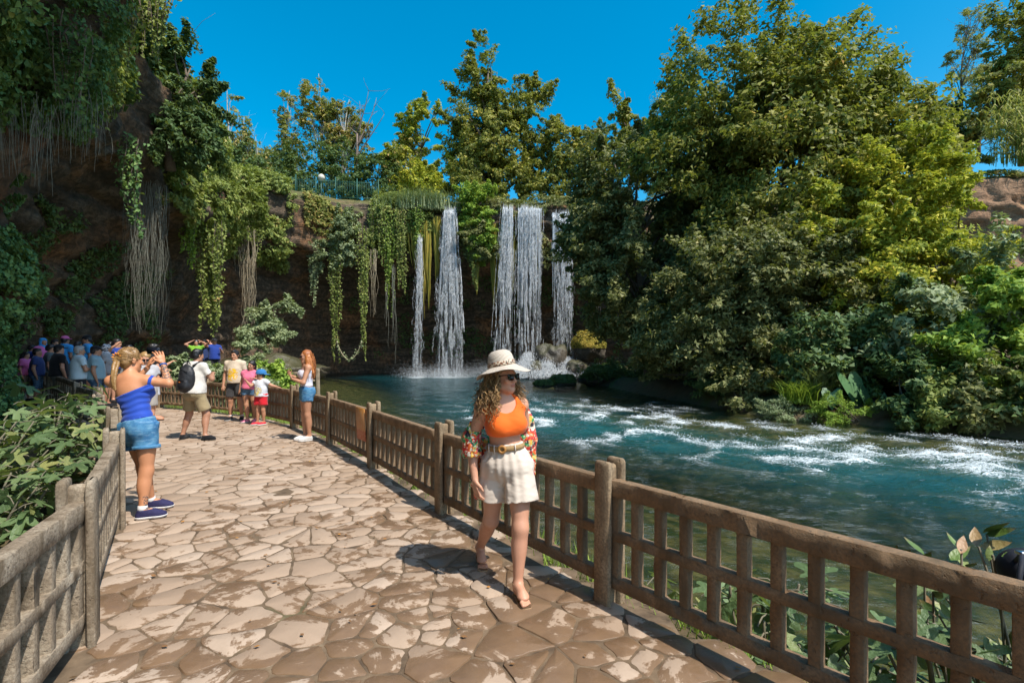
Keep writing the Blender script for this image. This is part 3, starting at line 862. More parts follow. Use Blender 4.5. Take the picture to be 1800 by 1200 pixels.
def limb(mb, a, b, ra, rb, rg, bend=0.12, n=7, sides=6):
    a, b = np.array(a, float), np.array(b, float)
    t = np.linspace(0, 1, n)[:, None]
    L = np.linalg.norm(b - a)
    off = rg.standard_normal(3) * bend * L; off2 = rg.standard_normal(3) * bend * L * 0.4
    p = a + (b - a) * t + off * (t * (1 - t) * 1.6) + off2 * np.sin(t * math.pi * 2) * 0.5
    mb.tube(p, np.linspace(ra, rb, n), sides)
    return p

def tree(name, label, cat, base, top, r0, lobes_, n_leaf, size, leafmat, barkmat=None, seed=0, n_limbs=16, twigs=0, group='trees and shrubs of the gorge', **kw):
    rg = np.random.default_rng(seed)
    base = np.array(base, float)
    root = thing(name, label, cat, base, 0, group)
    mc = MB(); C = crown(mc, lobes_, n_leaf, size, rg=rg, **kw)
    mt = MB()
    tr = limb(mt, base, top, r0, r0 * 0.12, rg, 0.06, 10, 8)
    pick = C[rg.permutation(len(C))[:n_limbs]]
    for c in pick:
        k = np.clip((c[2] - base[2]) / max(top[2] - base[2], 0.1) - 0.25, 0.12, 0.97)
        s = tr[int(k * 9)]
        p = limb(mt, s, c, r0 * 0.30, r0 * 0.05, rg, 0.10, 7, 5)
        for _ in range(twigs):
            e = p[rg.integers(3, 7)]
            limb(mt, e, e + rg.standard_normal(3) * 0.9 + np.array([0, 0, 0.6]), r0 * 0.07, r0 * 0.02, rg, 0.1, 4, 4)
    new_obj('trunk', mt.mesh('trunk', True, base), barkmat or M_BARK, root)
    new_obj('crown', mc.mesh('crown', False, base), leafmat, root)
    return root

def shrub(name, label, base, lobes_, n_leaf, size, mat, seed, cat='shrub', group='shrubs of the gorge', **kw):
    rg = np.random.default_rng(seed)
    base = np.array(base, float)
    root = thing(name, label, cat, base, 0, group)
    mc = MB(); C = crown(mc, lobes_, n_leaf, size, rg=rg, **kw)
    ms = MB()
    for c in C[rg.permutation(len(C))[:14]]:
        limb(ms, base + rg.standard_normal(3) * np.array([.12, .12, 0]), c, 0.035, 0.008, rg, 0.12, 5, 4)
    new_obj('stems', ms.mesh('stems', True, base), M_BARK, root)
    new_obj('foliage', mc.mesh('foliage', False, base), mat, root)
    return root

# ---- big planes on the right bank
tree('plane_tree', 'tallest broad plane tree with yellowing crown on the right bank', 'tree', (14.5, 29.5, 1.0), (13.5, 28.8, 17.0), 0.55,
     [(12.6, 28.4, 16.2, 4.4, 3.6, 4.6), (16.3, 27.6, 14.8, 4.4, 3.6, 4.0), (19.2, 26.8, 11.2, 3.7, 3.4, 4.2), (14.5, 27, 10.5, 5.5, 4, 5), (10.6, 28.2, 12.2, 3.8, 3.2, 3.6)],
     106000, 0.23, M_PLANE, seed=1, spacing=0.95, cr=0.78, gate=0.42, n_limbs=40)
tree('plane_tree', 'dusty dark plane tree leaning over the pool in front of the right falls', 'tree', (8.8, 32.5, 0.2), (6.0, 31.5, 12.5), 0.42,
     [(6.6, 32.5, 12.4, 2.9, 3.0, 3.4), (5.0, 33, 9.6, 1.9, 2.4, 3.0), (8.0, 31.2, 8.5, 4.0, 3.2, 4.4), (7.0, 31.2, 5.2, 3.0, 2.6, 3.0), (9.6, 29.0, 5.0, 3.6, 3.0, 4.2), (10.8, 31, 11.5, 3.0, 2.6, 3.0)],
     105000, 0.23, M_PLANE_DK, seed=2, spacing=0.95, cr=0.78, gate=0.36, n_limbs=40)
tree('plane_tree', 'low plane tree hanging its branches into the river rapids', 'tree', (12.8, 24.0, 0.3), (11.4, 23.6, 6.5), 0.32,
     [(11.0, 23.4, 5.2, 3.6, 2.6, 2.6), (9.6, 23.4, 2.3, 2.7, 2.0, 2.3), (13.4, 23.0, 4.4, 3.2, 2.4, 3.2), (12.0, 22.0, 1.9, 2.4, 1.6, 1.9), (8.2, 26, 2.2, 1.8, 1.8, 2.4)],
     70000, 0.19, M_PLANE_DK, seed=3, spacing=0.8, cr=0.65, gate=0.45, n_limbs=34, shell=0.3)
tree('plane_tree', 'yellow-green plane tree at the right end of the tree mass', 'tree', (20.5, 24.5, 1.8), (19.6, 23.8, 10.0), 0.34,
     [(17.8, 23.6, 8.8, 2.7, 2.4, 2.8), (15.6, 23.0, 7.4, 3.2, 2.4, 2.8), (18.6, 22.6, 5.0, 2.8, 2.2, 2.4), (16.0, 21.6, 4.0, 2.8, 2.0, 2.4)],
     66000, 0.185, M_YELLOW, seed=4, spacing=0.9, cr=0.6, gate=0.40, n_limbs=30)
shrub('shrub', 'pale green bushy shrub under the yellow-green plane tree', (17.0, 18.6, 0.4), [(15.6, 18.4, 2.4, 2.4, 1.8, 2.2), (18.6, 18.8, 3.4, 2.2, 1.8, 2.6)], 17000, 0.20, M_GREYLEAF, 21, spacing=0.9, cr=0.65, gate=0.5)
shrub('shrub', 'bright sunlit green shrub at the right edge above the river', (17.6, 16.6, 0.3), [(16.4, 16.4, 2.9, 1.5, 1.3, 1.9), (18.2, 17.0, 3.6, 1.6, 1.4, 2.2), (15.2, 16.4, 1.6, 1.2, 1.1, 1.3)], 16000, 0.19, M_BRIGHT, 22, spacing=0.8, cr=0.6, gate=0.5)
shrub('shrub', 'brown-tinged drooping shrub trailing on the right river bank', (16.8, 14.9, -0.2), [(15.6, 15.0, 0.5, 1.5, 1.0, 1.0), (17.6, 14.8, 0.9, 1.6, 1.0, 1.3)], 14000, 0.17, M_CREEP, 23, spacing=0.7, cr=0.5, gate=0.5)
shrub('shrub', 'dark shrub in the shade behind the elephant-ear plant', (13.4, 19.2, 0.2), [(12.6, 19.6, 1.8, 2.2, 1.5, 1.9), (15.0, 19.8, 2.4, 2.0, 1.4, 2.2)], 14000, 0.2, M_DARK, 24, spacing=0.9, cr=0.65, gate=0.6)
shrub('shrub', 'dark leafy tree foliage below the reddish cliff at the far right', (33.5, 37.0, 2.0), [(30.5, 36.5, 5.6, 3.8, 3.0, 3.4), (35.4, 35.5, 4.2, 3.4, 3.0, 3.2), (27.0, 37.5, 8.6, 4.6, 3.4, 4.4)], 13000, 0.36, M_PLANE_DK, 25, spacing=1.5, cr=1.1, gate=0.5)
shrub('shrub', 'mid green foliage filling the slope behind the tallest plane tree', (22, 36, 3.0), [(21, 36, 8.0, 5, 3.4, 6), (14, 37, 8.0, 5, 3.2, 6)], 14000, 0.38, M_PLANE_DK, 26, spacing=1.6, cr=1.2, gate=0.6)
shrub('shrub', 'mossy dark green bank shrub beside the pool outlet', (6.9, 37.0, -0.5), [(6.6, 37.2, 0.2, 1.5, 1.4, 0.9), (8.4, 35.8, 0.3, 1.8, 1.3, 1.0), (9.6, 33.5, 0.3, 1.6, 1.4, 1.1)], 14000, 0.13, M_DARK, 27, spacing=0.6, cr=0.5, gate=0.9)

for i, (x, y, m, lab) in enumerate([(9.4, 21.0, M_PLANE_DK, 'low dark bush dipping into the rapids under the low plane tree'), (12.9, 16.45, M_DARK, 'shaded low bush right of the elephant-ear plant'), (14.2, 15.3, M_PLANE_DK, 'dusty low bush between the shaded bush and the trailing grass'),
                                   (16.2, 14.0, M_CREEP, 'low tangled bush at the water near the right picture edge'), (18.3, 13.1, M_GREYLEAF, 'grey-green bush at the water right at the picture edge'), (13.6, 15.9, M_CREEP, 'brownish trailing bush between two dark bank bushes'), (15.4, 14.5, M_DARK, 'dark trailing bush just left of the tangled bush'), (9.2, 23.4, M_DARK, 'dark bush at the water left of the low plane tree')]):
    g = gz(x, y)
    shrub('bank_bush', lab, (x, y, g), [(x, y, g + .45, 1.0, .7, .75), (x + .7, y + .5, g + .9, 1.2, .8, 1.1)], 7000, .16, m, 80 + i, group='bushes on the right bank', spacing=.55, cr=.42, gate=.7)

# ---- plateau trees
TOPZ = RIM_Z + 0.4
tree('tall_tree', 'tall dense tree standing above the falls against the sky', 'tree', (-2.4, 57, TOPZ), (-2.6, 57, 33.0), 0.6,
     [(-3.2, 57, 32.4, 2.6, 2.4, 4.4), (-0.4, 57, 29.6, 4.0, 3.0, 3.6), (-4.8, 57, 26.4, 3.4, 2.8, 3.8), (-1.4, 56, 24.0, 5.0, 3.4, 4.2), (-2.6, 55, 20.0, 4.6, 3.0, 3.4), (-5.9, 56.6, 28.6, 1.7, 1.5, 2.2), (2.9, 57, 30.6, 1.6, 1.5, 1.7)],
     60000, 0.31, M_PLANE, seed=5, spacing=1.2, cr=0.85, gate=0.36, n_limbs=40)
tree('rounded_tree', 'rounded yellow-green tree left of the tall tree on the cliff top', 'tree', (-10.2, 57, TOPZ), (-10.0, 57, 25.0), 0.35,
     [(-9.6, 57, 26.0, 3.2, 2.6, 3.4), (-11.8, 57, 22.6, 3.0, 2.4, 2.8), (-8.4, 57, 21.6, 2.6, 2.4, 2.6)], 22000, 0.29, M_YELLOW, seed=6, spacing=1.0, cr=0.7, gate=0.35, n_limbs=26)
tree('tree', 'mid-sized green tree between the tall tree and the plane trees', 'tree', (6.4, 55.5, TOPZ), (6.4, 55.5, 24.0), 0.3,
     [(5.6, 55.5, 24.0, 2.8, 2.4, 3.4), (9.2, 55, 22.5, 3.4, 2.6, 3.4), (3.0, 55, 20.5, 3.0, 2.4, 3.2), (7.0, 54, 19.5, 4.2, 2.4, 3.0)], 30000, 0.31, M_PLANE, seed=7, spacing=1.1, cr=0.75, gate=0.4, n_limbs=26)
tree('young_tree', 'slender spire-topped young tree rising right of the mid-sized tree', 'tree', (11.6, 52, TOPZ), (11.4, 52, 28.0), 0.2,
     [(10.9, 52, 26.6, 0.9, 0.9, 2.6), (11.6, 52, 23.6, 1.9, 1.6, 2.6), (13.6, 52, 22.0, 2.6, 2.0, 2.8)], 9000, 0.36, M_PLANE, seed=8, spacing=1.1, cr=0.7, gate=0.5, n_limbs=20)
tree('conifer', 'soft grey-green conifer behind the plane trees', 'tree', (18.6, 60, TOPZ), (18.6, 60, 31.5), 0.3,
     [(18.6, 60, 28.0, 2.2, 2.0, 4.4), (18.8, 60, 22.4, 3.4, 2.6, 4.0)], 16000, 0.34, M_GREYLEAF, seed=9, spacing=1.1, cr=0.8, gate=0.8, aspect=0.22)
for i, (px, yt, sp, lab) in enumerate([(505, 135, 0.9, 'leftmost of the thin tall autumn trees on the cliff top'), (556, 105, 1.25, 'tallest thin autumn tree with bare tip on the cliff top'), (610, 150, 1.1, 'thin autumn tree beside the bare snag on the cliff top'), (580, 165, 1.2, 'low thin autumn tree between two taller ones on the cliff top')]):
    a = W(px, 340, 59); b = W(px + 4, yt + 25, 59); a[2] = TOPZ
    H = b[2] - a[2]
    tree('autumn_tree', lab, 'tree', a, b, 0.17, [(b[0] - .5, 59, a[2] + H * .86, 1.3 * sp, 1.2, H * .14), (b[0] + .6, 59, a[2] + H * .64, 1.9 * sp, 1.5, H * .20), (b[0] - .9, 59, a[2] + H * .42, 2.1 * sp, 1.6, H * .18)],
         6500, 0.27, M_AUTUMN, M_PALEBARK, seed=30 + i, spacing=0.75, cr=0.55, gate=0.05, n_limbs=34, twigs=2)
for i, (px, yt, lab) in enumerate([(402, 150, 'nearly bare white-trunked tree at the left of the cliff top'), (432, 205, 'second thin white-trunked tree, sparsely leaved'), (452, 240, 'short white-trunked sapling above the creeper slope')]):
    a = W(px, 320, 47 + 2 * i); b = W(px - 3, yt, 47 + 2 * i); a[2] = TOPZ
    H = b[2] - a[2]
    tree('birch_like_tree', lab, 'tree', a, b, 0.16, [(b[0], b[1], a[2] + H * .75, 1.3, 1.1, H * .25), (b[0] + .3, b[1], a[2] + H * .4, 1.5, 1.2, H * .2)], 1100, 0.28, M_AUTUMN, M_PALEBARK, seed=40 + i, spacing=0.9, cr=0.7, gate=0.05, n_limbs=26, twigs=3)
def snag():
    rg = np.random.default_rng(50)
    a = W(620, 330, 57); a[2] = TOPZ
    root = thing('dead_tree', 'bare dead tree with forked dark branches on the cliff top', 'tree', a, 0, 'trees and shrubs of the gorge')
    mb = MB()
    b = W(628, 235, 57); p = limb(mb, a, b, 0.22, 0.10, rg, 0.04)
    for (px, py) in ((648, 160), (662, 172), (632, 178), (676, 200), (610, 220), (655, 215)):
        e = W(px, py, 57 + rg.uniform(-1, 1)); q = limb(mb, p[rg.integers(4, 7)], e, 0.09, 0.02, rg, 0.05)
        for _ in range(4):
            s = q[rg.integers(2, 7)]; limb(mb, s, s + rg.standard_normal(3) * 0.8 + np.array([.2, 0, .9]), 0.03, 0.01, rg, 0.1, 4, 4)
    new_obj('branches', mb.mesh('branches', True, a), m_plain('dead wood', (0.20, 0.15, 0.12), 0.9, coord='pos'), root)
snag()
for i, (px, py, Y, rx, rz, m, lab) in enumerate([
        (415, 285, 48, 2.2, 2.2, M_DARK, 'dark rounded bush on the cliff top above the creeper slope'), (480, 300, 55, 3.2, 2.7, M_DARK, 'leftmost dark evergreen bush behind the green railing'),
        (540, 290, 56, 3.6, 3.2, M_DARK, 'broad dark evergreen bush behind the green railing'), (605, 300, 56, 3.2, 2.9, M_DARK, 'dark evergreen bush below the bare snag'),
        (660, 310, 55, 3.0, 2.6, M_DARK, 'dark bush at the right end of the green railing'), (715, 290, 56, 2.6, 3.4, M_AUTUMN, 'reddish thin bush under the rounded tree'), (735, 320, 54, 2.4, 2.0, M_YELLOW, 'small yellowing bush above the grassy fringe')]):
    c = W(px, py, Y)
    shrub('evergreen_bush' if m is M_DARK else 'bush', lab, (c[0], Y, TOPZ - 0.2), [(c[0], Y, c[2], rx, 2.0, rz), (c[0] + rx * .5, Y - .6, (c[2] + TOPZ) / 2, rx * .8, 1.8, rz * .8), (c[0] - rx * .5, Y - .4, (c[2] + TOPZ) / 2, rx * .8, 1.8, rz * .8)],
          7000, 0.28, m, 60 + i, spacing=1.0, cr=0.75, gate=0.8)
# right-hand plateau
tree('slender_tree', 'slender leaning tree with feathery crown at the upper right', 'tree', W(1672, 262, 50), W(1700, 60, 50), 0.16,
     [tuple(W(1712, 40, 50)) + (1.5, 1.2, 1.3), tuple(W(1686, 95, 50)) + (1.4, 1.2, 1.2), tuple(W(1722, 85, 50)) + (1.0, 1.0, 1.4), tuple(W(1672, 130, 50)) + (.9, .9, .9)], 3600, 0.28, M_EUC, M_BARK, seed=70, spacing=0.8, cr=0.6, gate=0.25, n_limbs=24, twigs=2, aspect=0.3)
tree('feathery_tree', 'pale feathery tree behind the slender leaning tree', 'tree', W(1720, 275, 54), W(1728, 130, 54), 0.2,
     [tuple(W(1735, 150, 54)) + (2.4, 1.8, 2.6), tuple(W(1700, 235, 54)) + (2.4, 1.8, 2.2), tuple(W(1740, 215, 54)) + (2.6, 1.8, 2.4)], 9000, 0.32, M_EUC, seed=71, spacing=1.0, cr=0.8, gate=0.4, aspect=0.3)
tree('leafy_tree', 'tall leafy green tree at the top right corner', 'tree', W(1800, 290, 46), W(1795, 60, 46), 0.4,
     [tuple(W(1800, 60, 46)) + (3.0, 2.4, 3.6), tuple(W(1765, 150, 46)) + (2.8, 2.2, 3.0), tuple(W(1830, 170, 46)) + (3.4, 2.4, 4.0), tuple(W(1738, 215, 46)) + (2.2, 2.0, 2.2)], 18000, 0.33, M_PLANE, seed=72, spacing=1.3, cr=0.9, gate=0.5)
tree('dark_tree', 'dark green tree left of the reddish cliff top', 'tree', W(1650, 300, 50), W(1650, 215, 50), 0.25,
     [tuple(W(1640, 225, 50)) + (2.6, 2.0, 2.4), tuple(W(1690, 260, 50)) + (2.8, 2.0, 2.2), tuple(W(1612, 265, 50)) + (2.6, 2.0, 2.4)], 12000, 0.33, M_DARK, seed=73, spacing=1.2, cr=0.9, gate=0.6)
def reeds():
    rg = np.random.default_rng(74)
    a = W(1775, 285, 42)
    root = thing('giant_reed', 'pale green giant reed clump on top of the reddish cliff', 'reed', a, 0)
    ms, ml = MB(), MB()
    for k in range(70):
        b = a + np.array([rg.uniform(-1.6, 1.8), rg.uniform(-.6, .6), -0.2])
        h = rg.uniform(2.5, 5.6); lean = np.array([rg.uniform(-.7, .7), rg.uniform(-.5, .2), 0])
        t = np.linspace(0, 1, 6)[:, None]
        p = b + np.array([0, 0, h]) * t + lean * t ** 2 * 1.6
        ms.tube(p, np.linspace(.03, .012, 6), 4)
        for q in p[1:]:
            for _ in range(3):
                d = unit(rg.standard_normal(3) * np.array([1, 1, .2])); L = rg.uniform(.6, 1.1)
                s = np.cross(d, [0, 0, 1.]); s = unit(s) * .04
                m_, e = q + d * L * .5 + np.array([0, 0, .25 * L]), q + d * L + np.array([0, 0, -.25 * L])
                ml.add([q - s * .5, q + s * .5, m_ + s, m_ - s, e], [(0, 1, 2, 3)], [(3, 2, 4)])
    new_obj('canes', ms.mesh('canes', False, a), M_GRASS, root)
    new_obj('blades', ml.mesh('blades', False, a), M_EUC, root)
reeds()

# ---- growth on the cliffs
def cliff_pts(s0, s1, t0, t1, n, rg, off=0.1):
    """points over the cliff face between grid fractions; returns points and outward normals"""
    nt, ns, _ = CLIFF_V.shape
    s = rg.uniform(s0, s1, n) * (ns - 2); t = rg.uniform(t0, t1, n) * (nt - 2)
    i, j = t.astype(int), s.astype(int)
    a, b, c = CLIFF_V[i, j], CLIFF_V[i + 1, j], CLIFF_V[i, j + 1]
    fs, ft = (s - j)[:, None], (t - i)[:, None]
    p = a + (b - a) * ft + (c - a) * fs
    nn = unit(np.cross(c - a, b - a))
    o = -np.c_[CLIFF_OUT[j], np.zeros(n)]
    nn = np.where(((nn * o).sum(1) < 0)[:, None], -nn, nn)
    return p + nn * off, nn

_nt, _ns, _ = CLIFF_V.shape
def s_at(x, y):
    """fraction along the rim nearest to plan point"""
    L = CLIFF_V[int(_nt * 0.4), :, :2]
    return float(np.argmin(np.hypot(L[:, 0] - x, L[:, 1] - y))) / _ns

def cover(name, label, s0, s1, t0, t1, n, size, mat, seed, dens=0.0, cat='creeper', bulge=0.4, group='creepers on the cliffs', zmin=None, lobes=False):
    rg = np.random.default_rng(seed)
    P, N = cliff_pts(s0, s1, t0, t1, n, rg, 0.0)
    g = fbm(P * 0.42 + seed, 3)
    edge = fbm(P * 0.2 + seed * 3, 2)
    k = g + 0.5 * edge > dens
    P, N, g = P[k], N[k], g[k]
    P = P + N * (rg.random(len(P)) ** 0.6 * (0.12 + bulge * np.clip(g - dens + .35, 0, 1.2)))[:, None]
    if zmin is not None:
        k = P[:, 2] > zmin + 1.2 * fbm(P * 0.5 + 9, 2); P, N = P[k], N[k]
    base = P[np.argmax(P[:, 2])].copy()
    mb = MB()
    leaves(mb, P, N + np.array([0, 0, .5]) + rg.standard_normal((len(P), 3)) * .45, size, rg, .72, droop=.5, lobes=lobes, tri=size > .15)
    root = thing(name, label, cat, base, 0, group)
    new_obj('foliage', mb.mesh('foliage', False, base), mat, root)
    return root

sM1a, sM1b, sC1 = s_at(-3.4, 5.6), s_at(-6.5, 10), s_at(-8.6, 12.2)
sM2a, sM2b, sM2c = s_at(-12.3, 17), s_at(-15.0, 24), s_at(-17.6, 32)
sA, sB, sF0, sF1, sR = s_at(-20.6, 39.5), s_at(-19, 46.5), s_at(-9.4, 49.6), s_at(8, 49.9), s_at(37, 41)
cover('ivy', 'dense blue-green ivy column on the shaded rock at the left edge', s_at(-3.6, 5.8), s_at(-7.4, 10.5), 0.66, 0.99, 52000, 0.105, M_IVY, 101, -0.45, 'ivy', 0.45)
cover('ivy', 'patchy ivy on the overhanging rock above the left edge', s_at(-3.6, 5.8), s_at(-8.4, 12), 0.36, 0.68, 46000, 0.095, M_IVY, 102, 0.10, 'ivy', 0.35)
cover('creeper', 'creeper draped over the high lip of the left overhang', s_at(-7.2, 10.8), s_at(-12.6, 17.4), 0.14, 0.50, 34000, 0.14, M_CREEP, 103, 0.0, bulge=0.4)
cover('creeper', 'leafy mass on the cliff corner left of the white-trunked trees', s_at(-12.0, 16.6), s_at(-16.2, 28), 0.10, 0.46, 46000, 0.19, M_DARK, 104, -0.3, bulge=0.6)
cover('creeper', 'sunlit creeper slope below the white-trunked trees', s_at(-15.4, 25), s_at(-20.4, 38.5), 0.10, 0.50, 50000, 0.22, M_CREEP, 105, -0.45, bulge=0.6)
cover('creeper', 'sunlit creeper reaching the left end of the green railing', s_at(-19.6, 36), s_at(-19.6, 46.4), 0.10, 0.62, 38000, 0.24, M_CREEP, 106, -0.35, bulge=0.9)
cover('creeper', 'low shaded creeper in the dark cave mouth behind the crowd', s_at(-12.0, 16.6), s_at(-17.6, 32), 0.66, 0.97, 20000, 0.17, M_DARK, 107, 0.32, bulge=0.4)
cover('creeper', 'dry brown creeper on the rock edge under the green railing', s_at(-19, 46.8), s_at(-11, 49.4), 0.20, 0.40, 9000, 0.22, M_AUTUMN, 108, 0.05, bulge=0.5)
cover('creeper', 'green creeper fringe hanging from the rim left of the falls', s_at(-13.5, 49), s_at(-7.6, 49.7), 0.12, 0.46, 22000, 0.23, M_CREEP, 109, -0.5, bulge=0.8)
cover('creeper', 'creeper around the rim between and behind the falls', s_at(-5.6, 49.8), s_at(12, 49.7), 0.10, 0.50, 20000, 0.24, M_PLANE_DK, 110, -0.2, bulge=0.7)
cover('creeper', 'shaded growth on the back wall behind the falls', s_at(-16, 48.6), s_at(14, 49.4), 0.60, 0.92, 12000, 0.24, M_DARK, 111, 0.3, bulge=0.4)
cover('creeper', 'dry grass and creeper along the reddish cliff rim at the far right', s_at(30, 45), s_at(44, 31), 0.12, 0.20, 5000, 0.24, M_AUTUMN, 112, 0.1, bulge=0.5)

def vine(name, label, top, length, width, seed, mat, strands=6, leaf=0.16, dens=26, stem=M_BARK, spread=0.25, taper=0.5, group='vines hanging from the cliffs', cat='vine', rad=0.014):
    rg = np.random.default_rng(seed)
    top = np.array(top, float)
    root = thing(name, label, cat, top, 0, group)
    ms, ml = MB(), MB()
    for k in range(strands):
        L = length * (1 if k == 0 else rg.uniform(0.35, 1.0))
        off = np.array([rg.uniform(-.5, .5) * width, rg.uniform(-.5, .5) * width * .6, rg.uniform(-.1, .3)])
        n = max(6, int(L * 2.5))
        t = np.linspace(0, 1, n)[:, None]
        wob = np.stack([fbm(np.stack([t[:, 0] * L * .6 + seed, t[:, 0] * 0 + k * 3.1, t[:, 0] * 0 + j], -1), 2) for j in range(2)] + [np.zeros(n)], 1)
        p = top + off * (1 - t * taper) + np.array([0, 0, -L]) * t + wob * spread * np.minimum(t * 3, 1)
        ms.tube(p, np.linspace(rad, rad * .4, n), 4, False)
        if dens:
            m = int(dens * L)
            u = rg.random(m) ** 0.9
            q = np.stack([np.interp(u, t[:, 0], p[:, a]) for a in range(3)], 1) + rg.standard_normal((m, 3)) * np.array([.10, .10, .06]) * (1.25 - u)[:, None] * (leaf / .16)
            leaves(ml, q, rg.standard_normal((m, 3)) * .6 + np.array([.2, -.7, .5]), leaf, rg, droop=1.0)
    new_obj('stems', ms.mesh('stems', False, top), stem, root)
    if dens: new_obj('foliage', ml.mesh('foliage', False, top), mat, root)
    return root
def roots(label, top, length, width, seed, n=40, mat=None, rad=0.012, depth=0.5, spread=0.3):
    return vine('hanging_roots', label, top, length, width, seed, None, n, 0, 0, mat or M_ROOT, spread, 0.15, 'aerial roots hanging from the cliffs', 'roots', rad)

from mathutils.bvhtree import BVHTree
_cq = []
_cv = CLIFF_V.reshape(-1, 3)
for _i in range(_nt - 1):
    for _j in range(_ns - 1): _cq.append((_i * _ns + _j, _i * _ns + _j + 1, (_i + 1) * _ns + _j + 1, (_i + 1) * _ns + _j))
CLIFF_BVH = BVHTree.FromPolygons([tuple(v) for v in _cv], _cq)
def rock_Y(px, py, default):
    """distance of the rock face met along the line of sight through (px, py)"""
    d = Vector(W(px, py, 10) - np.array((0, 0, EYE))).normalized()
    h = CLIFF_BVH.ray_cast(Vector((0, 0, EYE)), d)
    return h[0].y if h[0] is not None else default
V_ = [  # photo x, top y, bottom y, distance, width, strands, leaf material, label
    (370, 395, 590, 30, 1.9, 30, M_CREEP, 'thick sunlit leafy vine curtain behind the people with raised arms'),
    (590, 420, 640, 47.6, 0.9, 12, M_CREEP, 'left strand of the looping leafy vine pair in the cave'),
    (640, 400, 635, 47.6, 1.0, 12, M_CREEP, 'right strand of the looping leafy vine pair in the cave'),
    (551, 440, 540, 47.8, 1.0, 14, M_GREYLEAF, 'short leafy vine at the left of the big cave'),
    (685, 375, 560, 48.2, 1.4, 16, M_GRASS, 'long green vine bundle left of the thin fall'),
    (705, 370, 520, 48.2, 1.0, 12, M_CREEP, 'leafy vine curtain above the cave right of the looping vines'),
    (662, 365, 470, 48.2, 1.6, 14, M_CREEP, 'short vine tangle below the right end of the railing'),
    (735, 365, 450, 48.3, 1.2, 14, M_GRASS, 'grassy vine fringe left of the thin fall'),
    (832, 400, 510, 48.4, 1.0, 12, M_CREEP, 'vine tuft hanging between the two main falls'),
    (330, 300, 480, 26, 1.2, 16, M_BRIGHT, 'bright green leafy vine beside the grey root curtain'),
    (232, 250, 420, 19.5, 0.5, 8, M_IVY, 'narrow shaded vine at the edge of the left cave'),
    (160, 140, 240, 11.6, 0.35, 9, M_CREEP, 'yellow-green sprig hanging off the left overhang'),
    (182, 110, 230, 12.0, 0.4, 9, M_CREEP, 'longer pale sprig hanging off the left overhang'),
    (120, 60, 200, 10.8, 0.6, 12, M_IVY, 'shaded ivy strands on the left overhang'),
    (215, 30, 150, 12.6, 0.9, 14, M_CREEP, 'leafy strands at the top of the left overhang'),
    (270, 0, 110, 14.5, 1.1, 16, M_CREEP, 'sunlit leafy branch at the top of the picture left of the sky'),
    (445, 360, 440, 42, 1.6, 14, M_CREEP, 'vine clump under the left end of the railing'),
    (478, 545, 640, 40, 0.4, 5, M_GREYLEAF, 'thin vine trailing to the pool left of the red-haired woman')]
for i, (px, y0, y1, Y, wd, ns_, m, lab) in enumerate(V_):
    if Y < 42: Y = min(rock_Y(px, y0, Y), Y + 6) - (.45 if Y < 20 else .7)
    a, b = W(px, y0, Y), W(px, y1, Y)
    vine('hanging_vine', lab, a, a[2] - b[2], wd, 200 + i, m, ns_, 0.13 if Y < 20 else 0.20, 22 if Y < 20 else 17, spread=0.12 if Y < 20 else 0.25)
R_ = [(258, 330, 590, 22, 1.5, 130, 'broad grey aerial root curtain in front of the left cave'), (282, 440, 580, 23, 0.8, 26, 'short grey root bundle right of the broad root curtain'),
      (437, 400, 600, 38, 1.2, 40, 'brown root bundle hanging from the creeper by the cave'), (425, 380, 480, 40, 1.6, 36, 'reddish-brown root tangle under the railing creeper'),
      (693, 470, 640, 48.0, 0.5, 10, 'long pale root hanging nearly to the pool'), (680, 500, 610, 48.0, 0.3, 4, 'thin bare root beside the long pale root'),
      (110, 170, 300, 10.2, 1.1, 60, 'grey root veil on the overhang at the upper left'), (40, 200, 340, 9.4, 0.9, 60, 'grey root veil at the left picture edge'), (170, 180, 290, 11.2, 0.6, 36, 'thin grey root veil beside the pale sprigs'),
      (1048, 520, 575, 40, 0.8, 5, 'thin pale roots under the dark plane tree by the falls'), (655, 440, 560, 48.1, 0.8, 14, 'dry root strands between the looping vines')]
for i, (px, y0, y1, Y, wd, n_, lab) in enumerate(R_):
    if Y < 42: Y = min(rock_Y(px, y0, Y), Y + 6) - (.60 if Y < 20 else .7)
    a, b = W(px, y0, Y), W(px, y1, Y)
    roots(lab, a, a[2] - b[2], wd, 300 + i, n_, M_DRY if 'brown' in lab or 'dry' in lab else M_ROOT, 0.0055 if Y < 15 else (0.007 if Y < 30 else 0.018), spread=0.10 if Y < 15 else 0.2)
MO_ = [(730, 400, 480, 'short ochre moss curtain at the thin fall'), (752, 390, 575, 'long ochre moss curtain between the thin fall and the left main fall'), (768, 385, 500, 'ochre moss at the left flank of the left main fall'), (836, 430, 520, 'ochre moss tuft between the main falls'), (868, 395, 540, 'moss band at the left flank of the right main fall'), (901, 420, 520, 'thin moss strip inside the right main fall')]
for i, (px, y0, y1, lab) in enumerate(MO_):
    a, b = W(px, y0, 49.1), W(px, y1, 49.1)
    rg = np.random.default_rng(350 + i)
    root = thing('hanging_moss', lab, 'moss', a, 0, 'moss curtains at the falls')
    mb = MB()
    for k in range(46):
        L = (a[2] - b[2]) * rg.uniform(.3, 1) ; o = np.array([rg.normal() * .28, rg.normal() * .2, rg.uniform(-.4, .3)])
        o[0] *= 0.5 + 0.5 * rg.random()
        t = np.linspace(0, 1, 6)[:, None]
        mb.tube(a + o * (1 - .6 * t) + np.array([0, 0, -L]) * t + rg.standard_normal((6, 3)) * .03, np.array([.05, .09, .08, .07, .04, .01]), 5, False)
    new_obj('strands', mb.mesh('strands', False, a), M_MOSS, root)

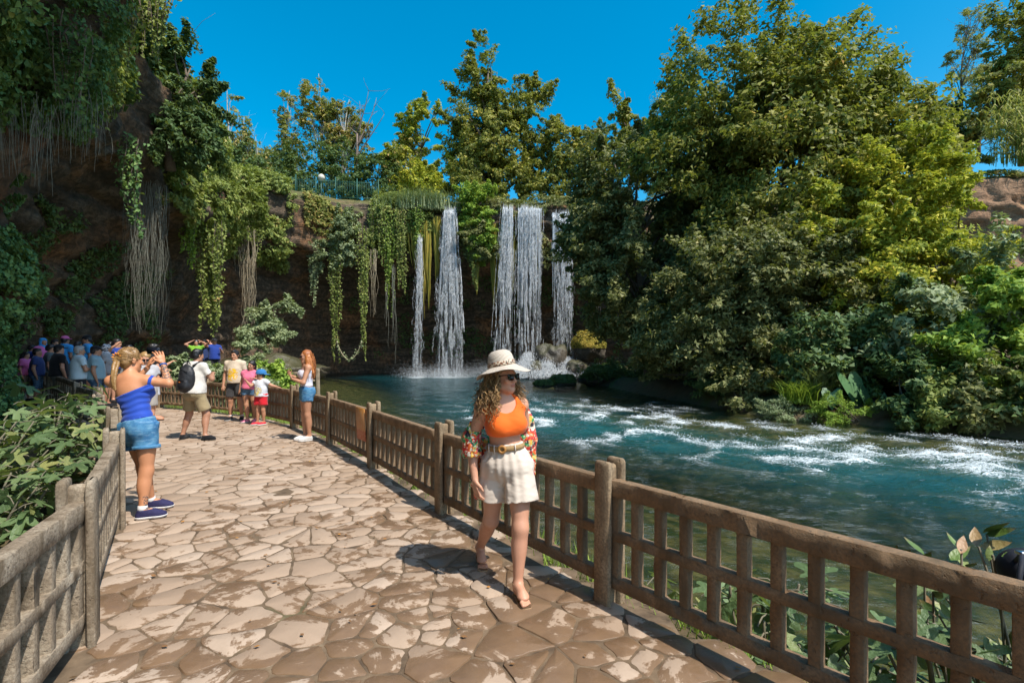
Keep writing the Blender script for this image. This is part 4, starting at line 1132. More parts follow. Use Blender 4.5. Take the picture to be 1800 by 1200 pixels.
# looping vine between the two strands in the cave
def loop_vine():
    a, b, c = W(592, 600, 47.4), W(636, 600, 47.4), W(614, 632, 47.4)
    t = np.linspace(0, 1, 24)[:, None]
    p = a * (1 - t) ** 2 + 2 * t * (1 - t) * (2 * c - (a + b) / 2) + b * t ** 2
    root = thing('looping_vine', 'pale vine loop joining the two leafy strands in the cave', 'vine', a, 0)
    rg = np.random.default_rng(9); ms, ml = MB(), MB(); ms.tube(p, .04, 5)
    leaves(ml, np.repeat(p, 5, 0) + rg.standard_normal((120, 3)) * .12, rg.standard_normal((120, 3)) + np.array([0, -1, .5]), .2, rg)
    new_obj('stem', ms.mesh('stem', False, a), M_DRY, root); new_obj('foliage', ml.mesh('foliage', False, a), M_GREYLEAF, root)
loop_vine()

tree('cliff_tree', 'dark spreading tree growing from the cliff corner at the left of the sky', 'tree', W(300, 300, 22.5), W(335, 120, 23), .22,
     [tuple(W(335, 130, 23)) + (1.3, 1.2, 1.4), tuple(W(305, 190, 22.5)) + (1.5, 1.2, 1.6), tuple(W(362, 185, 23.2)) + (.9, .9, 1.4), tuple(W(330, 260, 22.5)) + (1.6, 1.2, 1.5), tuple(W(290, 110, 22.5)) + (1.0, 1.0, 1.1)], 26000, .17, M_DARK, seed=77, spacing=.7, cr=.5, gate=.45, n_limbs=30, twigs=1)
shrub('shrub', 'sunlit creeper bush bulging over the rim right of the dark cliff tree', W(390, 330, 33), [tuple(W(350, 320, 30)) + (1.6, 1.2, 1.3), tuple(W(405, 350, 33)) + (1.8, 1.3, 1.5), tuple(W(440, 370, 37)) + (1.6, 1.3, 1.5)], 17000, .19, M_CREEP, 405, spacing=.8, cr=.55, gate=.5)
# bushes round the pool and the falls
shrub('shrub', 'bright green bush on the rim between the two main falls', W(835, 375, 49.5), [tuple(W(838, 345, 49)) + (2.0, 1.4, 1.7), tuple(W(832, 385, 48.6)) + (1.9, 1.2, 1.8), tuple(W(845, 425, 48.6)) + (1.7, 1.0, 2.0)], 15000, 0.22, M_BRIGHT, 401, spacing=.8, cr=.6, gate=.7)
shrub('shrub', 'dark drooping bush hanging from the rim between the falls', W(842, 400, 49.5), [tuple(W(835, 415, 48.4)) + (1.7, 1.0, 1.6), tuple(W(850, 440, 48.4)) + (1.4, .9, 1.4)], 9000, 0.22, M_PLANE_DK, 402, spacing=.8, cr=.55, gate=.7)
shrub('shrub', 'grey-leaved bush growing from the cave wall above the children', W(470, 600, 34), [tuple(W(492, 555, 33.5)) + (1.4, 1.2, 1.1), tuple(W(462, 575, 33)) + (1.5, 1.1, 1.3), tuple(W(445, 605, 32)) + (1.0, 1.0, 1.1)], 13000, 0.19, M_GREYLEAF, 403, spacing=.7, cr=.5, gate=.6)
shrub('shrub', 'olive-green bush clinging below the reddish rock edge', W(600, 420, 48.6), [tuple(W(598, 400, 48)) + (1.6, 1.1, 1.9), tuple(W(575, 445, 47.8)) + (1.9, 1.0, 1.4), tuple(W(612, 450, 47.8)) + (1.2, 1.0, 1.2)], 12000, 0.22, M_GREYLEAF, 404, spacing=.8, cr=.6, gate=.6)
for i, (px, py, Y, rx, rz, m, lab) in enumerate([(440, 655, 16.2, 1.0, .55, M_GREYLEAF, 'leafy hedge bush behind the boy and the girls'), (395, 650, 17.0, 1.1, .6, M_GREYLEAF, 'leafy hedge bush behind the backpacker'), (340, 655, 17.8, 1.3, .5, M_GREYLEAF, 'pale low hedge left of the backpacker'),
                                               (290, 640, 18.6, 1.3, .45, M_GREYLEAF, 'grey-green hedge bush behind the man in the black T-shirt'), (462, 640, 18.5, 1.0, .5, M_BRIGHT, 'brighter hedge bush above the pink-shirted girl'), (425, 640, 20, 1.3, .5, M_BRIGHT, 'back row hedge bush under the cave bush'), (485, 690, 14.6, .8, .4, M_GREYLEAF, 'small hedge bush left of the red-haired woman')]):
    c = W(px, py, Y); c[2] = max(c[2], 0.2)
    g = gz(c[0], Y)
    shrub('hedge_bush', lab, (c[0], Y, g), [(c[0], Y, (c[2] + g) / 2, rx, .7, .12 + (c[2] - g) / 2), (c[0] - .6, Y + .3, (c[2] + g) / 2 - .1, rx * .8, .6, .1 + (c[2] - g) / 2.4)], 5500, 0.14, m, 420 + i, group='hedge behind the far fence', spacing=.42, cr=.32, gate=.8)

# grassy tuft on the rim, bank grasses
def tuft(name, label, base, n, h, spread, mat, seed, cat='grass', w=0.02, lean=0.5, group='grass tufts'):
    rg = np.random.default_rng(seed); base = np.array(base, float)
    mb = MB()
    b = base + rg.standard_normal((n, 3)) * np.array([spread[0], spread[1], 0.03])
    hh = h * rg.uniform(.45, 1.15, n)
    az = rg.uniform(0, 2 * math.pi, n); ln = hh * lean * rg.uniform(.1, 1.2, n)
    d = np.stack([np.cos(az), np.sin(az), az * 0], 1)
    s = np.stack([-np.sin(az), np.cos(az), az * 0], 1) * w
    m1 = b + np.array([0, 0, 1.]) * (hh * .6)[:, None] + d * (ln * .3)[:, None]
    e = b + np.array([0, 0, 1.]) * (hh * .92)[:, None] + d * ln[:, None]
    v = np.stack([b - s, b + s, m1 + s * .8, m1 - s * .8, e], 1).reshape(-1, 3)
    i = np.arange(n)[:, None] * 5
    mb.add(v, i + np.array([[0, 1, 2, 3]]), i + np.array([[3, 2, 4]]))
    o = new_obj(name, mb.mesh(name, False, base), mat, None, base)
    tag(o, label, cat, group)
    return o
tuft('grass_tuft', 'feathery pale grass fringe on the rim beside the left main fall', W(738, 372, 49.4), 2600, 2.0, (1.5, .6), M_GREYLEAF, 501, w=.03, lean=.9)
for i, (x, y, r_, m, lab) in enumerate([(11.7, 17.5, .8, M_BRIGHT, 'sunlit fine-leaved herbs at the water under the elephant-ear plant'), (10.3, 18.5, .9, M_GREYLEAF, 'feathery herb clump left of the elephant-ear plant'), (15.5, 15.0, .8, M_CREEP, 'trailing herbs on the bank at the right edge')]):
    g = gz(x, y); shrub('herb_clump', lab, (x, y, g), [(x, y, g + .15, r_, .35, .3), (x - .5, y + .4, g + .35, r_ * .8, .4, .45), (x + .6, y + .3, g + .3, r_ * .7, .35, .4)], 9000, .075, m, 520 + i, 'herbs', 'herbs on the right bank', spacing=.3, cr=.22, gate=.7, aspect=.4)
tuft('grass_tuft', 'papyrus-like clump behind the elephant-ear plant', (11.6, 19.4, gz(11.6, 19.4)), 900, 1.15, (.3, .25), M_GREYLEAF, 504, w=.02, lean=1.3)
tuft('grass_tuft', 'smaller arching clump left of the papyrus-like clump', (10.7, 19.0, gz(10.7, 19.0)), 700, .85, (.25, .2), M_BRIGHT, 503, w=.018, lean=1.3)
def bank_grass():
    rg = np.random.default_rng(510)
    mb = MB(); pts = []
    for a, b in zip(RF[:-3], RF[1:-2]):
        a, b = np.array(a), np.array(b); d = unit(b - a); nr = np.array([d[1], -d[0]])
        for _ in range(150):
            p = a + (b - a) * rg.random() + nr * (0.12 + abs(rg.normal()) * .30); pts.append((p[0], p[1], .05 if False else 0))
    P = np.array(pts); P[:, 2] = ground_z(P[:, 0], P[:, 1])
    P = np.repeat(P, 5, 0); n = len(P); P[:, :2] += rg.standard_normal((n, 2)) * .05
    h = rg.uniform(.05, .20, n); az = rg.uniform(0, 6.28, n)
    d = np.stack([np.cos(az), np.sin(az), az * 0], 1); s = np.stack([-np.sin(az), np.cos(az), az * 0], 1) * .006
    e = P + np.array([0, 0, 1.]) * h[:, None] + d * (h * .5)[:, None]
    mb.add(np.stack([P - s, P + s, e], 1).reshape(-1, 3), t=np.arange(n * 3).reshape(-1, 3))
    o = new_obj('bank_grass', mb.mesh('bank_grass'), M_GRASS); tag(o, 'short green weeds along the foot of the river fence', 'grass', kind='stuff')
bank_grass()

# ---- fig plants with big lobed leaves, each leaf its own piece
def fig_leaf_mesh(seed, lobes_=5):
    rg = random.Random(seed)
    th = []
    out = [(0, 0)]
    angs = [-128, -64, 0, 64, 128][:lobes_]
    lens = [.40, .62, .78, .62, .40]
    pts = [(-0.02, -0.05)]
    for k, (a, l) in enumerate(zip(angs, lens)):
        a = R(a + rg.uniform(-7, 7)); l *= rg.uniform(.9, 1.1)
        for da, f in ((-.36, .60), (-.19, .90), (0, 1.0), (.19, .90), (.36, .60)):
            pts.append((math.cos(a + da * .9) * l * f, math.sin(a + da * .9) * l * f))
        if k < 4: 
            b = R((angs[k] + angs[k + 1]) / 2); pts.append((math.cos(b) * .24, math.sin(b) * .24))
    n = len(pts)
    v = [(0.02, 0, 0.0)]
    for x, y in pts:
        r = math.hypot(x, y)
        v.append((x, y, 0.10 * abs(y) - 0.22 * r * r + rg.uniform(-.02, .02)))
    t = [(0, i, i + 1) for i in range(1, n)] + [(0, n, 1)]
    me = mesh_np('leaf', v, None, t, smooth=True)
    return me
def m_figleaf():
    t = NT('fig leaf')
    p = t.obj(); r = t.n('ShaderNodeObjectInfo').outputs['Random']
    c = t.ramp(r, [(0, (.075, .125, .05)), (.5, (.13, .20, .08)), (.85, (.19, .26, .11)), (1, (.28, .28, .09))])
    sx = t.n('ShaderNodeSeparateXYZ', Vector=p)
    y = t.math('ABSOLUTE', sx.outputs[1])
    vein = t.ramp(y, [(0.0, (1, 1, 1)), (0.02, (0, 0, 0))])
    c = t.mix(t.math('MULTIPLY', vein, .5), c, (.20, .25, .10, 1))
    b = t.bsdf(c, .45, t.bump(t.noise(p, 9, 3), .4, .03), Specular_IOR_Level=.4)
    tr = t.n('ShaderNodeBsdfTranslucent', Color=t.mix(.6, c, (.30, .40, .04, 1)))
    return t.done(t.n('ShaderNodeMixShader', **{'0': .25, '1': b.outputs[0], '2': tr.outputs[0]}))
M_FIG = m_figleaf()
FIG = [fig_leaf_mesh(s) for s in range(6)]
for m_ in FIG: m_.materials.append(M_FIG)
M_FIGSTEM = m_plain('fig stem', (0.17, 0.15, 0.10), .8, coord='pos')
def fig_plant(label, base, tips, size, seed, per=9, group='fig bushes'):
    rg = np.random.default_rng(seed); base = np.array(base, float)
    root = thing('fig_bush', label, 'bush', base, 0, group)
    ms = MB()
    for tip in tips:
        p = limb(ms, base, np.array(tip, float), .028, .008, rg, .10, 8, 5) - base
        for k in range(per):
            f = .35 + .65 * (k + .5) / per
            q = p[min(7, int(f * 7.99))] + rg.standard_normal(3) * .05
            az = rg.uniform(0, 6.28); L = rg.uniform(.08, .20)
            c = q + np.array([math.cos(az) * L, math.sin(az) * L, rg.uniform(-.03, .10)])
            ms.tube(np.array([q, (q + c) / 2 + np.array([0, 0, .02]), c]) + base, .006, 4, False)
            o = new_obj('leaf', FIG[rg.integers(6)], None, root, c)
            s = size * rg.uniform(.65, 1.15); o.scale = (s, s, s)
            o.rotation_euler = Euler((rg.normal() * .35, R(18) + rg.normal() * .3, az))
    new_obj('stems', ms.mesh('stems', True, base), M_FIGSTEM, root)
def tips_at(lst): return [tuple(W(px, py, Y)) for px, py, Y in lst]
fig_plant('sunlit fig bush with big lobed leaves right behind the grey fence', (-6.4, 7.0, gz(-6.4, 7.0)), tips_at([(150, 720, 7.4), (120, 690, 7.8), (165, 745, 6.9), (135, 760, 6.6), (160, 690, 8.0), (110, 725, 7.2), (95, 700, 7.6), (140, 705, 7.8), (175, 770, 6.4), (150, 790, 6.2), (125, 775, 6.5)]), .30, 601, 11)
fig_plant('shaded blue-green fig bush at the left edge below the ivy', (-6.6, 6.0, gz(-6.6, 6.0)), tips_at([(60, 740, 6.6), (35, 780, 6.2), (85, 790, 6.2), (20, 720, 6.8), (60, 820, 5.9), (100, 760, 6.6), (45, 690, 7.4), (10, 760, 6.4), (75, 720, 6.9), (30, 740, 6.6)]), .31, 602, 11)
fig_plant('low fig sprig over the muddy ditch near the grey fence', (-5.2, 5.0, gz(-5.2, 5.0)), tips_at([(70, 850, 5.2), (40, 870, 5.0), (95, 835, 5.3), (20, 830, 5.2), (110, 815, 5.6), (60, 810, 5.5)]), .27, 603, 9)
fig_plant('fig bush poking through the slots of the nearest fence panel', (1.75, 3.55, gz(1.75, 3.55)), [(1.25, 3.6, -.12), (1.55, 3.15, .02), (1.7, 3.5, .10), (1.35, 3.95, -.25), (2.0, 3.0, .10), (1.0, 4.1, -.25), (1.45, 3.4, .12), (1.85, 3.3, .18)], .23, 604, 12)
fig_plant('fig bush below the right end of the nearest fence panel', (2.25, 2.75, gz(2.25, 2.75)), [(1.95, 2.65, .12), (2.15, 2.4, .25), (2.4, 2.7, .30), (2.05, 3.0, -.05), (1.8, 2.9, -.05), (2.3, 2.2, .35), (2.0, 2.5, .30), (1.9, 3.1, .12)], .22, 605, 12)

# leafy sprigs above the rail at the right edge
def sprigs():
    rg = np.random.default_rng(620)
    base = np.array((2.55, 2.55, gz(2.55, 2.55)))
    root = thing('leafy_sprigs', 'leafy green sprigs with brown leaf tips rising above the rail at the right edge', 'plant', base)
    me = []
    for s in range(4):
        n = 7; t = np.linspace(0, 1, n); w = .20 * np.sin(math.pi * t ** .8) + .004
        z = .18 * t ** 2
        v = np.concatenate([np.c_[t, -w, z + .3 * w], np.c_[t, w * 0, z], np.c_[t, w, z + .3 * w]])
        q = [(i, i + 1, n + i + 1, n + i) for i in range(n - 1)] + [(n + i, n + i + 1, 2 * n + i + 1, 2 * n + i) for i in range(n - 1)]
        m = mesh_np('leaf', v, q, smooth=True); me.append(m)
    t = NT('sprig leaf'); r = t.n('ShaderNodeObjectInfo').outputs['Random']
    c = t.ramp(r, [(0, (.05, .09, .02)), (.6, (.12, .19, .04)), (.85, (.22, .26, .08)), (1, (.33, .18, .08))])
    c = t.mix(t.ramp(t.n('ShaderNodeSeparateXYZ', Vector=t.obj()).outputs[0], [(.7, (0, 0, 0)), (1, (.8, .8, .8))]), c, (.25, .15, .06, 1))
    mm = t.done(t.bsdf(c, .4, t.bump(t.noise(t.obj(), 8), .3, .02), Specular_IOR_Level=.4))
    for m in me: m.materials.append(mm)
    ms = MB()
    for (px, py, Y) in [(1690, 965, 2.45), (1720, 960, 2.5), (1745, 975, 2.4), (1665, 985, 2.5), (1700, 1000, 2.5), (1580, 985, 2.75), (1625, 985, 2.7), (1735, 940, 2.5), (1650, 1080, 2.6), (1700, 1120, 2.4), (1620, 1110, 2.6), (1660, 1150, 2.45), (1720, 1160, 2.3), (1640, 1040, 2.6)]:
        tip = W(px, py, Y)
        p = limb(ms, base + rg.standard_normal(3) * .06, tip, .011, .005, rg, .08, 7, 5)
        for k in range(8):
            q = p[3 + k // 2] - base + rg.standard_normal(3) * .012
            o = new_obj('leaf', me[rg.integers(4)], None, root, q)
            s = rg.uniform(.07, .14); o.scale = (s, s, s)
            o.rotation_euler = Euler((rg.normal() * .5, -abs(rg.normal()) * .7 - .1, rg.uniform(0, 6.28)))
    new_obj('stems', ms.mesh('stems', True, base), M_FIGSTEM, root)
sprigs()

# elephant-ear plant on the far bank
def elephant_ear():
    base = np.array((12.6, 18.3, gz(12.6, 18.3)))
    root = thing('elephant_ear_plant', 'elephant-ear plant with three huge heart-shaped leaves at the river bank', 'plant', base)
    out = [(0, 0), (-.12, .10), (-.30, .28), (-.28, .46), (0, .54), (.35, .46), (.75, .24), (1.1, 0)]
    P = out + [(x, -y) for x, y in out[::-1][1:-1]]
    v = [(.25, 0, 0)] + [(x, y, .20 * abs(y) - .12 * x * x) for x, y in P]
    n = len(P); me = mesh_np('leaf', v, None, [(0, i, i % n + 1) for i in range(1, n + 1)], smooth=True)
    t = NT('elephant ear leaf'); c = t.mix(t.noise(t.obj(), 3), (.055, .13, .05, 1), (.10, .20, .08, 1))
    me.materials.append(t.done(t.bsdf(c, .4, t.bump(t.noise(t.mapping(t.obj(), (1, 6, 1)), 3), .3, .03))))
    ms = MB(); rg = np.random.default_rng(1)
    for (px, py, Y, sc, tl, az) in [(1490, 668, 18.3, 1.05, 62, -70), (1512, 690, 18.0, 1.0, 66, -48), (1506, 672, 18.8, .8, 60, -30), (1462, 690, 18.2, .6, 55, -120)]:
        c = W(px, py, Y) - base
        limb(ms, base, c + base, .04, .02, rg, .08, 6, 5)
        o = new_obj('leaf', me, None, root, c); o.scale = (sc, sc, sc); o.rotation_euler = Euler((0, R(tl), R(az)))
    new_obj('stalks', ms.mesh('stalks', True, base), M_GRASS, root)
elephant_ear()
# ================================================================== FALLS, ROCKS, RAILING
def m_fall():
    t = NT('falling water')
    g = t.n('ShaderNodeNewGeometry')
    c = t.ramp(g.outputs['Random Per Island'], [(0, (.68, .74, .78)), (.5, (.84, .87, .89)), (1, (.93, .94, .95))])
    d = t.n('ShaderNodeBsdfDiffuse', Color=c)
    tr = t.n('ShaderNodeBsdfTranslucent', Color=c)
    gl = t.n('ShaderNodeBsdfGlossy', Color=(1, 1, 1, 1), Roughness=.25)
    a = t.n('ShaderNodeMixShader', **{'0': .4, '1': d.outputs[0], '2': tr.outputs[0]})
    return t.done(t.n('ShaderNodeMixShader', **{'0': .06, '1': a.outputs[0], '2': gl.outputs[0]}))
M_FALL = m_fall()

def m_veil():
    t = NT('water veil'); p = t.pos()
    n = t.noise(t.mapping(p, (7.0, 7.0, .55)), 1.0, 6, .68, .3); n2 = t.noise(t.mapping(p, (1, 1, .5)), 4.5, 5, .7)
    f = t.math('MULTIPLY', t.ramp(n, [(.46, (0, 0, 0)), (.70, (1, 1, 1))]), t.ramp(n2, [(.30, (.25, .25, .25)), (.62, (1, 1, 1))]))
    d = t.n('ShaderNodeBsdfDiffuse', Color=(.80, .84, .87, 1)); tr = t.n('ShaderNodeBsdfTranslucent', Color=(.80, .84, .87, 1)); q = t.n('ShaderNodeBsdfTransparent')
    a = t.n('ShaderNodeMixShader', **{'0': .4, '1': d.outputs[0], '2': tr.outputs[0]})
    return t.done(t.n('ShaderNodeMixShader', **{'0': t.math('MULTIPLY', f, .58), '1': q.outputs[0], '2': a.outputs[0]}))
M_VEIL = m_veil()

def drops(mb, P, L, w, rg):
    """elongated tetrahedral drops, pointing down"""
    n = len(P)
    az = rg.uniform(0, 6.28, n)
    a = np.stack([np.cos(az), np.sin(az), az * 0], 1) * w[:, None]
    b = np.stack([np.cos(az + 2.09), np.sin(az + 2.09), az * 0], 1) * w[:, None]
    c = np.stack([np.cos(az + 4.19), np.sin(az + 4.19), az * 0], 1) * w[:, None]
    up = np.array([0, 0, 1.]) * L[:, None]
    v = np.stack([P + a, P + b, P + c, P + up], 1).reshape(-1, 3)
    i = np.arange(n)[:, None] * 4
    mb.add(v, t=np.concatenate([i + np.array([f]) for f in ((0, 1, 3), (1, 2, 3), (2, 0, 3), (0, 2, 1))]))

def fall(label, px0, px1, y0, y1, w0, w1, n, seed, Y=48.5, strands=60, lip=1.2):
    rg = np.random.default_rng(seed)
    a, b = W(px0, y0, Y), W(px1, y1, Y)
    b[2] = max(b[2], WATER_Z)
    k = Y / 900
    root = thing('waterfall', label, 'waterfall', (b[0], Y, b[2]), 0, 'falls dropping from the rim')
    org = np.array((b[0], Y, b[2]))
    H = a[2] - b[2]
    ms = MB()
    # unbroken strands near the lip, sliding over the edge and then falling
    off = rg.uniform(-.5, .5, strands)
    for o in off:
        f = rg.uniform(.15, .75) if strands else 0
        m = 12
        t = np.linspace(-.06, f, m)
        x = a[0] + (b[0] - a[0]) * t + o * k * (w0 + (w1 - w0) * np.clip(t, 0, 1)) + .04 * np.cumsum(rg.standard_normal(m)) * .4
        y = Y + np.where(t < 0, -t * 26 * lip * .6, 0) + rg.normal() * .15 - .35 * np.clip(t, 0, 1)
        z = a[2] - H * np.clip(t, 0, 1) ** 1.0 + np.where(t < 0, .12, 0)
        wd = rg.uniform(.010, .030) * np.linspace(1, .35, m)
        ms.tube(np.stack([x, y, z], 1), wd, 4, False)
    new_obj('strands', ms.mesh('strands', True, org), M_FALL, root)
    # thin veil of water behind the drops, torn into streaks
    nu, nv = 10, 40
    tt = np.linspace(0, 1, nv)[None]; uu = np.linspace(-.46, .46, nu)[:, None]
    vx = a[0] + (b[0] - a[0]) * tt + uu * k * (w0 + (w1 - w0) * tt ** .8); vz = a[2] - H * tt + uu * 0
    vy = Y + .12 - .3 * tt + .22 * np.cos(uu * 3) * -1 + .08 * fbm(np.stack([uu * 9 + tt * 0, tt * 6 + uu * 0, uu * 0 + tt * 0 + seed], -1), 2)
    ii = np.arange(nu - 1)[:, None] * nv + np.arange(nv - 1)[None]
    new_obj('veil', mesh_np('veil', np.stack([vx, vy, vz], -1).reshape(-1, 3) - org, np.stack([ii, ii + nv, ii + nv + 1, ii + 1], -1).reshape(-1, 4), smooth=True), M_VEIL, root)
    mb = MB()
    # broken water: drops gathered into descending bunches
    nb = 44
    bx, bt = rg.normal(0, .27, nb), rg.random(nb)
    j = rg.integers(nb, size=n)
    t = rg.random(n) ** .92
    x01 = np.clip(bx[j] + rg.normal(0, .045, n) + .12 * fbm(np.stack([t * 7 + bx[j] * 9, j * 1.7, t * 0], -1), 2), -.62, .62)
    keep = fbm(np.stack([x01 * 16, t * 9, t * 0 + seed], -1), 3) > .14 - .55 * (1 - t) ** 1.5
    t, x01 = t[keep], x01[keep]; n2 = len(t)
    P = np.stack([a[0] + (b[0] - a[0]) * t + x01 * k * (w0 + (w1 - w0) * t ** .8), Y - .3 * t + rg.normal(0, .28, n2), a[2] - H * t], 1)
    drops(mb, P, rg.uniform(.08, .55, n2) * (1.3 - .85 * t), rg.uniform(.005, .013, n2), rg)
    o = new_obj('drops', mb.mesh('drops', False, org), M_FALL, root); o['kind'] = 'stuff'
    # spray at the foot
    ms = MB(); m = int(n * .40)
    P = np.stack([b[0] + rg.normal(0, .55, m) * k * (w1 + 10), Y - .4 + rg.normal(0, .55, m), b[2] + np.abs(rg.normal(0, .5, m))], 1)
    drops(ms, P, rg.uniform(.02, .07, m), rg.uniform(.004, .014, m), rg)
    o = new_obj('spray', ms.mesh('spray', False, org), M_FALL, root); o['kind'] = 'stuff'
fall('thin broken fall at the left of the waterfalls', 738, 733, 420, 664, 7, 20, 5000, 701, 48.3, 14)
fall('left main fall, widest at its foot', 790, 788, 372, 664, 19, 52, 24000, 702, 48.3, 80)
fall('right main fall, left half, straight bright stream', 892, 882, 368, 656, 18, 36, 15000, 703, 48.4, 80)
fall('right main fall, right half, falling beside the mossy rock', 931, 930, 368, 655, 40, 40, 20000, 704, 48.4, 130)
fall('thin scattered fall behind the plane branches', 984, 992, 376, 652, 26, 40, 9000, 705, 47.6, 40)

def m_rock(name, wet):
    t = NT(name); p = t.pos(); n = t.noise(p, 1.6, 7, .65); n2 = t.noise(p, 9, 5)
    c = t.ramp(n, [(.3, (.025, .021, .016)), (.55, (.085, .07, .05)), (.75, (.15, .125, .09))])
    nz = t.n('ShaderNodeSeparateXYZ', Vector=t.n('ShaderNodeNewGeometry').outputs['Normal']).outputs[2]
    moss = t.math('MULTIPLY', t.ramp(t.math('ADD', nz, t.math('MULTIPLY', n, .8)), [(.62, (0, 0, 0)), (.95, (1, 1, 1))]), .9 if not wet else .35)
    c = t.mix(moss, c, (.075, .085, .018, 1))
    return t.done(t.bsdf(c, .35 if wet else .85, t.bump(t.math('ADD', n, n2), .7, .12)))
M_WETROCK, M_MOSSROCK = m_rock('wet rock', True), m_rock('mossy rock', False)
def boulder(name, label, c, r, seed, mat, fuzz=None, nf=0, group='boulders at the foot of the falls'):
    rg = np.random.default_rng(seed)
    bm = bmesh.new(); bmesh.ops.create_icosphere(bm, subdivisions=4, radius=1.0)
    v = np.array([w.co[:] for w in bm.verts]); f = [[w.index for w in g.verts] for g in bm.faces]; bm.free()
    d = 1 + .28 * fbm(v * 1.3 + seed, 4) - .12 * np.abs(fbm(v * 3.1 + seed, 3))
    c = np.array(c, float)
    v = v * d[:, None] * np.array(r)
    root = thing(name, label, 'rock', c, 0, group)
    new_obj('stone', mesh_np('stone', v, None, f, False), mat, root)
    if fuzz is not None:
        u = unit(rg.standard_normal((nf, 3))); u[:, 2] = np.abs(u[:, 2]) * .9 + .02
        dd = 1 + .28 * fbm(unit(u) * 1.3 + seed, 4) - .12 * np.abs(fbm(unit(u) * 3.1 + seed, 3))
        mb = MB(); P = unit(u) * dd[:, None] * np.array(r) * (1.0 + .10 * rg.random(nf))[:, None]
        leaves(mb, P, unit(u) + rg.standard_normal((nf, 3)) * .4, .16, rg, droop=1.2)
        o = new_obj('moss', mb.mesh('moss'), fuzz, root); o['kind'] = 'stuff'
    return root
boulder('boulder', 'ochre mossy boulder right of the right main fall', W(1035, 612, 46.5), (1.5, 1.2, 1.35), 1, M_MOSSROCK, M_MOSS, 5200)
boulder('boulder', 'grey wet boulder in the splash of the right main fall', W(972, 634, 47.0), (1.5, 1.1, 1.7), 2, M_WETROCK)
boulder('boulder', 'small wet boulder splitting the white cascade', W(940, 652, 46.2), (.9, .8, 1.1), 3, M_WETROCK)
boulder('boulder', 'dark wet boulder below the ochre mossy boulder', W(1012, 650, 45.6), (1.2, .9, 1.0), 4, M_WETROCK)
boulder('boulder', 'dark green mossy rock standing in the pool outlet', W(987, 672, 38.0), (1.0, .8, .65), 5, M_MOSSROCK, M_DARK, 2200)
boulder('boulder', 'low mossy rock at the left of the outlet rocks', W(958, 676, 37.0), (.8, .6, .32), 6, M_MOSSROCK, M_DARK, 900)
boulder('boulder', 'broad dark mossy rock at the right bank of the outlet', W(1070, 664, 38.5), (2.0, 1.4, 1.0), 7, M_MOSSROCK, M_DARK, 4200)
boulder('boulder', 'pale rock ledge at the cave water line left of the falls', W(480, 650, 45), (5.0, 2.6, 1.3), 8, M_WETROCK)
# white cascades running over the wet boulders
def cascade():
    rg = np.random.default_rng(720); org = W(965, 645, 46.0)
    mb = MB()
    for (x0, x1, y0, y1, n) in ((930, 915, 622, 664, 2600), (958, 972, 628, 664, 2600), (1000, 990, 630, 664, 1500), (1020, 1030, 640, 664, 1200), (945, 950, 640, 665, 1500)):
        t = rg.random(n); px = x0 + (x1 - x0) * t + rg.normal(0, 4 + 7 * t, n); py = y0 + (y1 - y0) * t + rg.normal(0, 2, n)
        Y = 46.6 - 2.2 * t + rg.normal(0, .15, n)
        P = np.stack([(px - 900) / 900 * Y, Y, EYE + (617 - py) / 900 * Y], 1)
        drops(mb, P, rg.uniform(.06, .22, n), rg.uniform(.010, .030, n), rg)
    root = thing('cascade', 'white water cascading over the wet boulders below the right main fall', 'water', org)
    o = new_obj('spray', mb.mesh('spray', False, org), M_FALL, root); o['kind'] = 'stuff'
cascade()

# ---- green metal railing on the cliff top, park lamps
def railing():
    m = m_plain('green paint', (0.02, 0.10, 0.075), .5, .2)
    segs = [((373, 300), (428, 322), 44.5), ((455, 352), (520, 358), 48.8), ((520, 358), (590, 358), 49.6), ((590, 358), (665, 352), 50.2)]
    labs = ['green metal railing section behind the creeper slope at the left', 'green metal railing section at the left end above the cave', 'green metal railing section in the middle above the reddish rock', 'green metal railing section nearest the falls']
    for ((x0, y0), (x1, y1), Y), lab in zip(segs, labs):
        a, b = W(x0, y0, Y), W(x1, y1, Y + (.4 if Y > 46 else 2)); a[2] = b[2] = RIM_Z + .1
        root = thing('railing', lab, 'railing', a, 0, 'green railing on the cliff top')
        L = np.linalg.norm(b - a); d = (b - a) / L; n = int(L / .16)
        mb = MB()
        for k in range(n + 1):
            p = d * L * k / n; mb.tube([p, p + np.array([0, 0, 1.9])], .014, 4)
        o = new_obj('pickets', mb.mesh('pickets'), m, root); o['kind'] = 'stuff'
        for k in (0, .5, 1):
            mb = MB(); p = d * L * k; mb.tube([p - np.array([0, 0, .4]), p + np.array([0, 0, 2.15])], .05, 6); new_obj('post', mb.mesh('post'), m, root)
        for z in (.25, 1.75):
            mb = MB(); u = np.array([0, 0, z]); mb.tube([u, d * L + u], .028, 5); new_obj('rail', mb.mesh('rail'), m, root)
railing()
def lamp(px, py, Y, lab):
    c = W(px, py, Y)
    root = thing('park_lamp', lab, 'lamp', (c[0], Y, RIM_Z + .3), 0, 'park lamps on the cliff top')
    h = c[2] - RIM_Z - .3
    mb = MB(); mb.tube([(0, 0, 0), (0, 0, h)], [.07, .05], 8); new_obj('pole', mb.mesh('pole'), m_plain('lamp pole', (.03, .09, .07), .5), root)
    mb = MB(); mb.lathe([(0.02, h - .05), (.10, h), (.32, h + .18), (.36, h + .36), (.26, h + .58), (.08, h + .70), (.001, h + .72)], 14)
    new_obj('globe', mb.mesh('globe', True), m_plain('lamp globe', (.62, .58, .48), .4), root)
lamp(416, 305, 46, 'park lamp with a pale globe by the white-trunked trees')
lamp(565, 318, 52, 'park lamp with a white globe behind the middle railing')
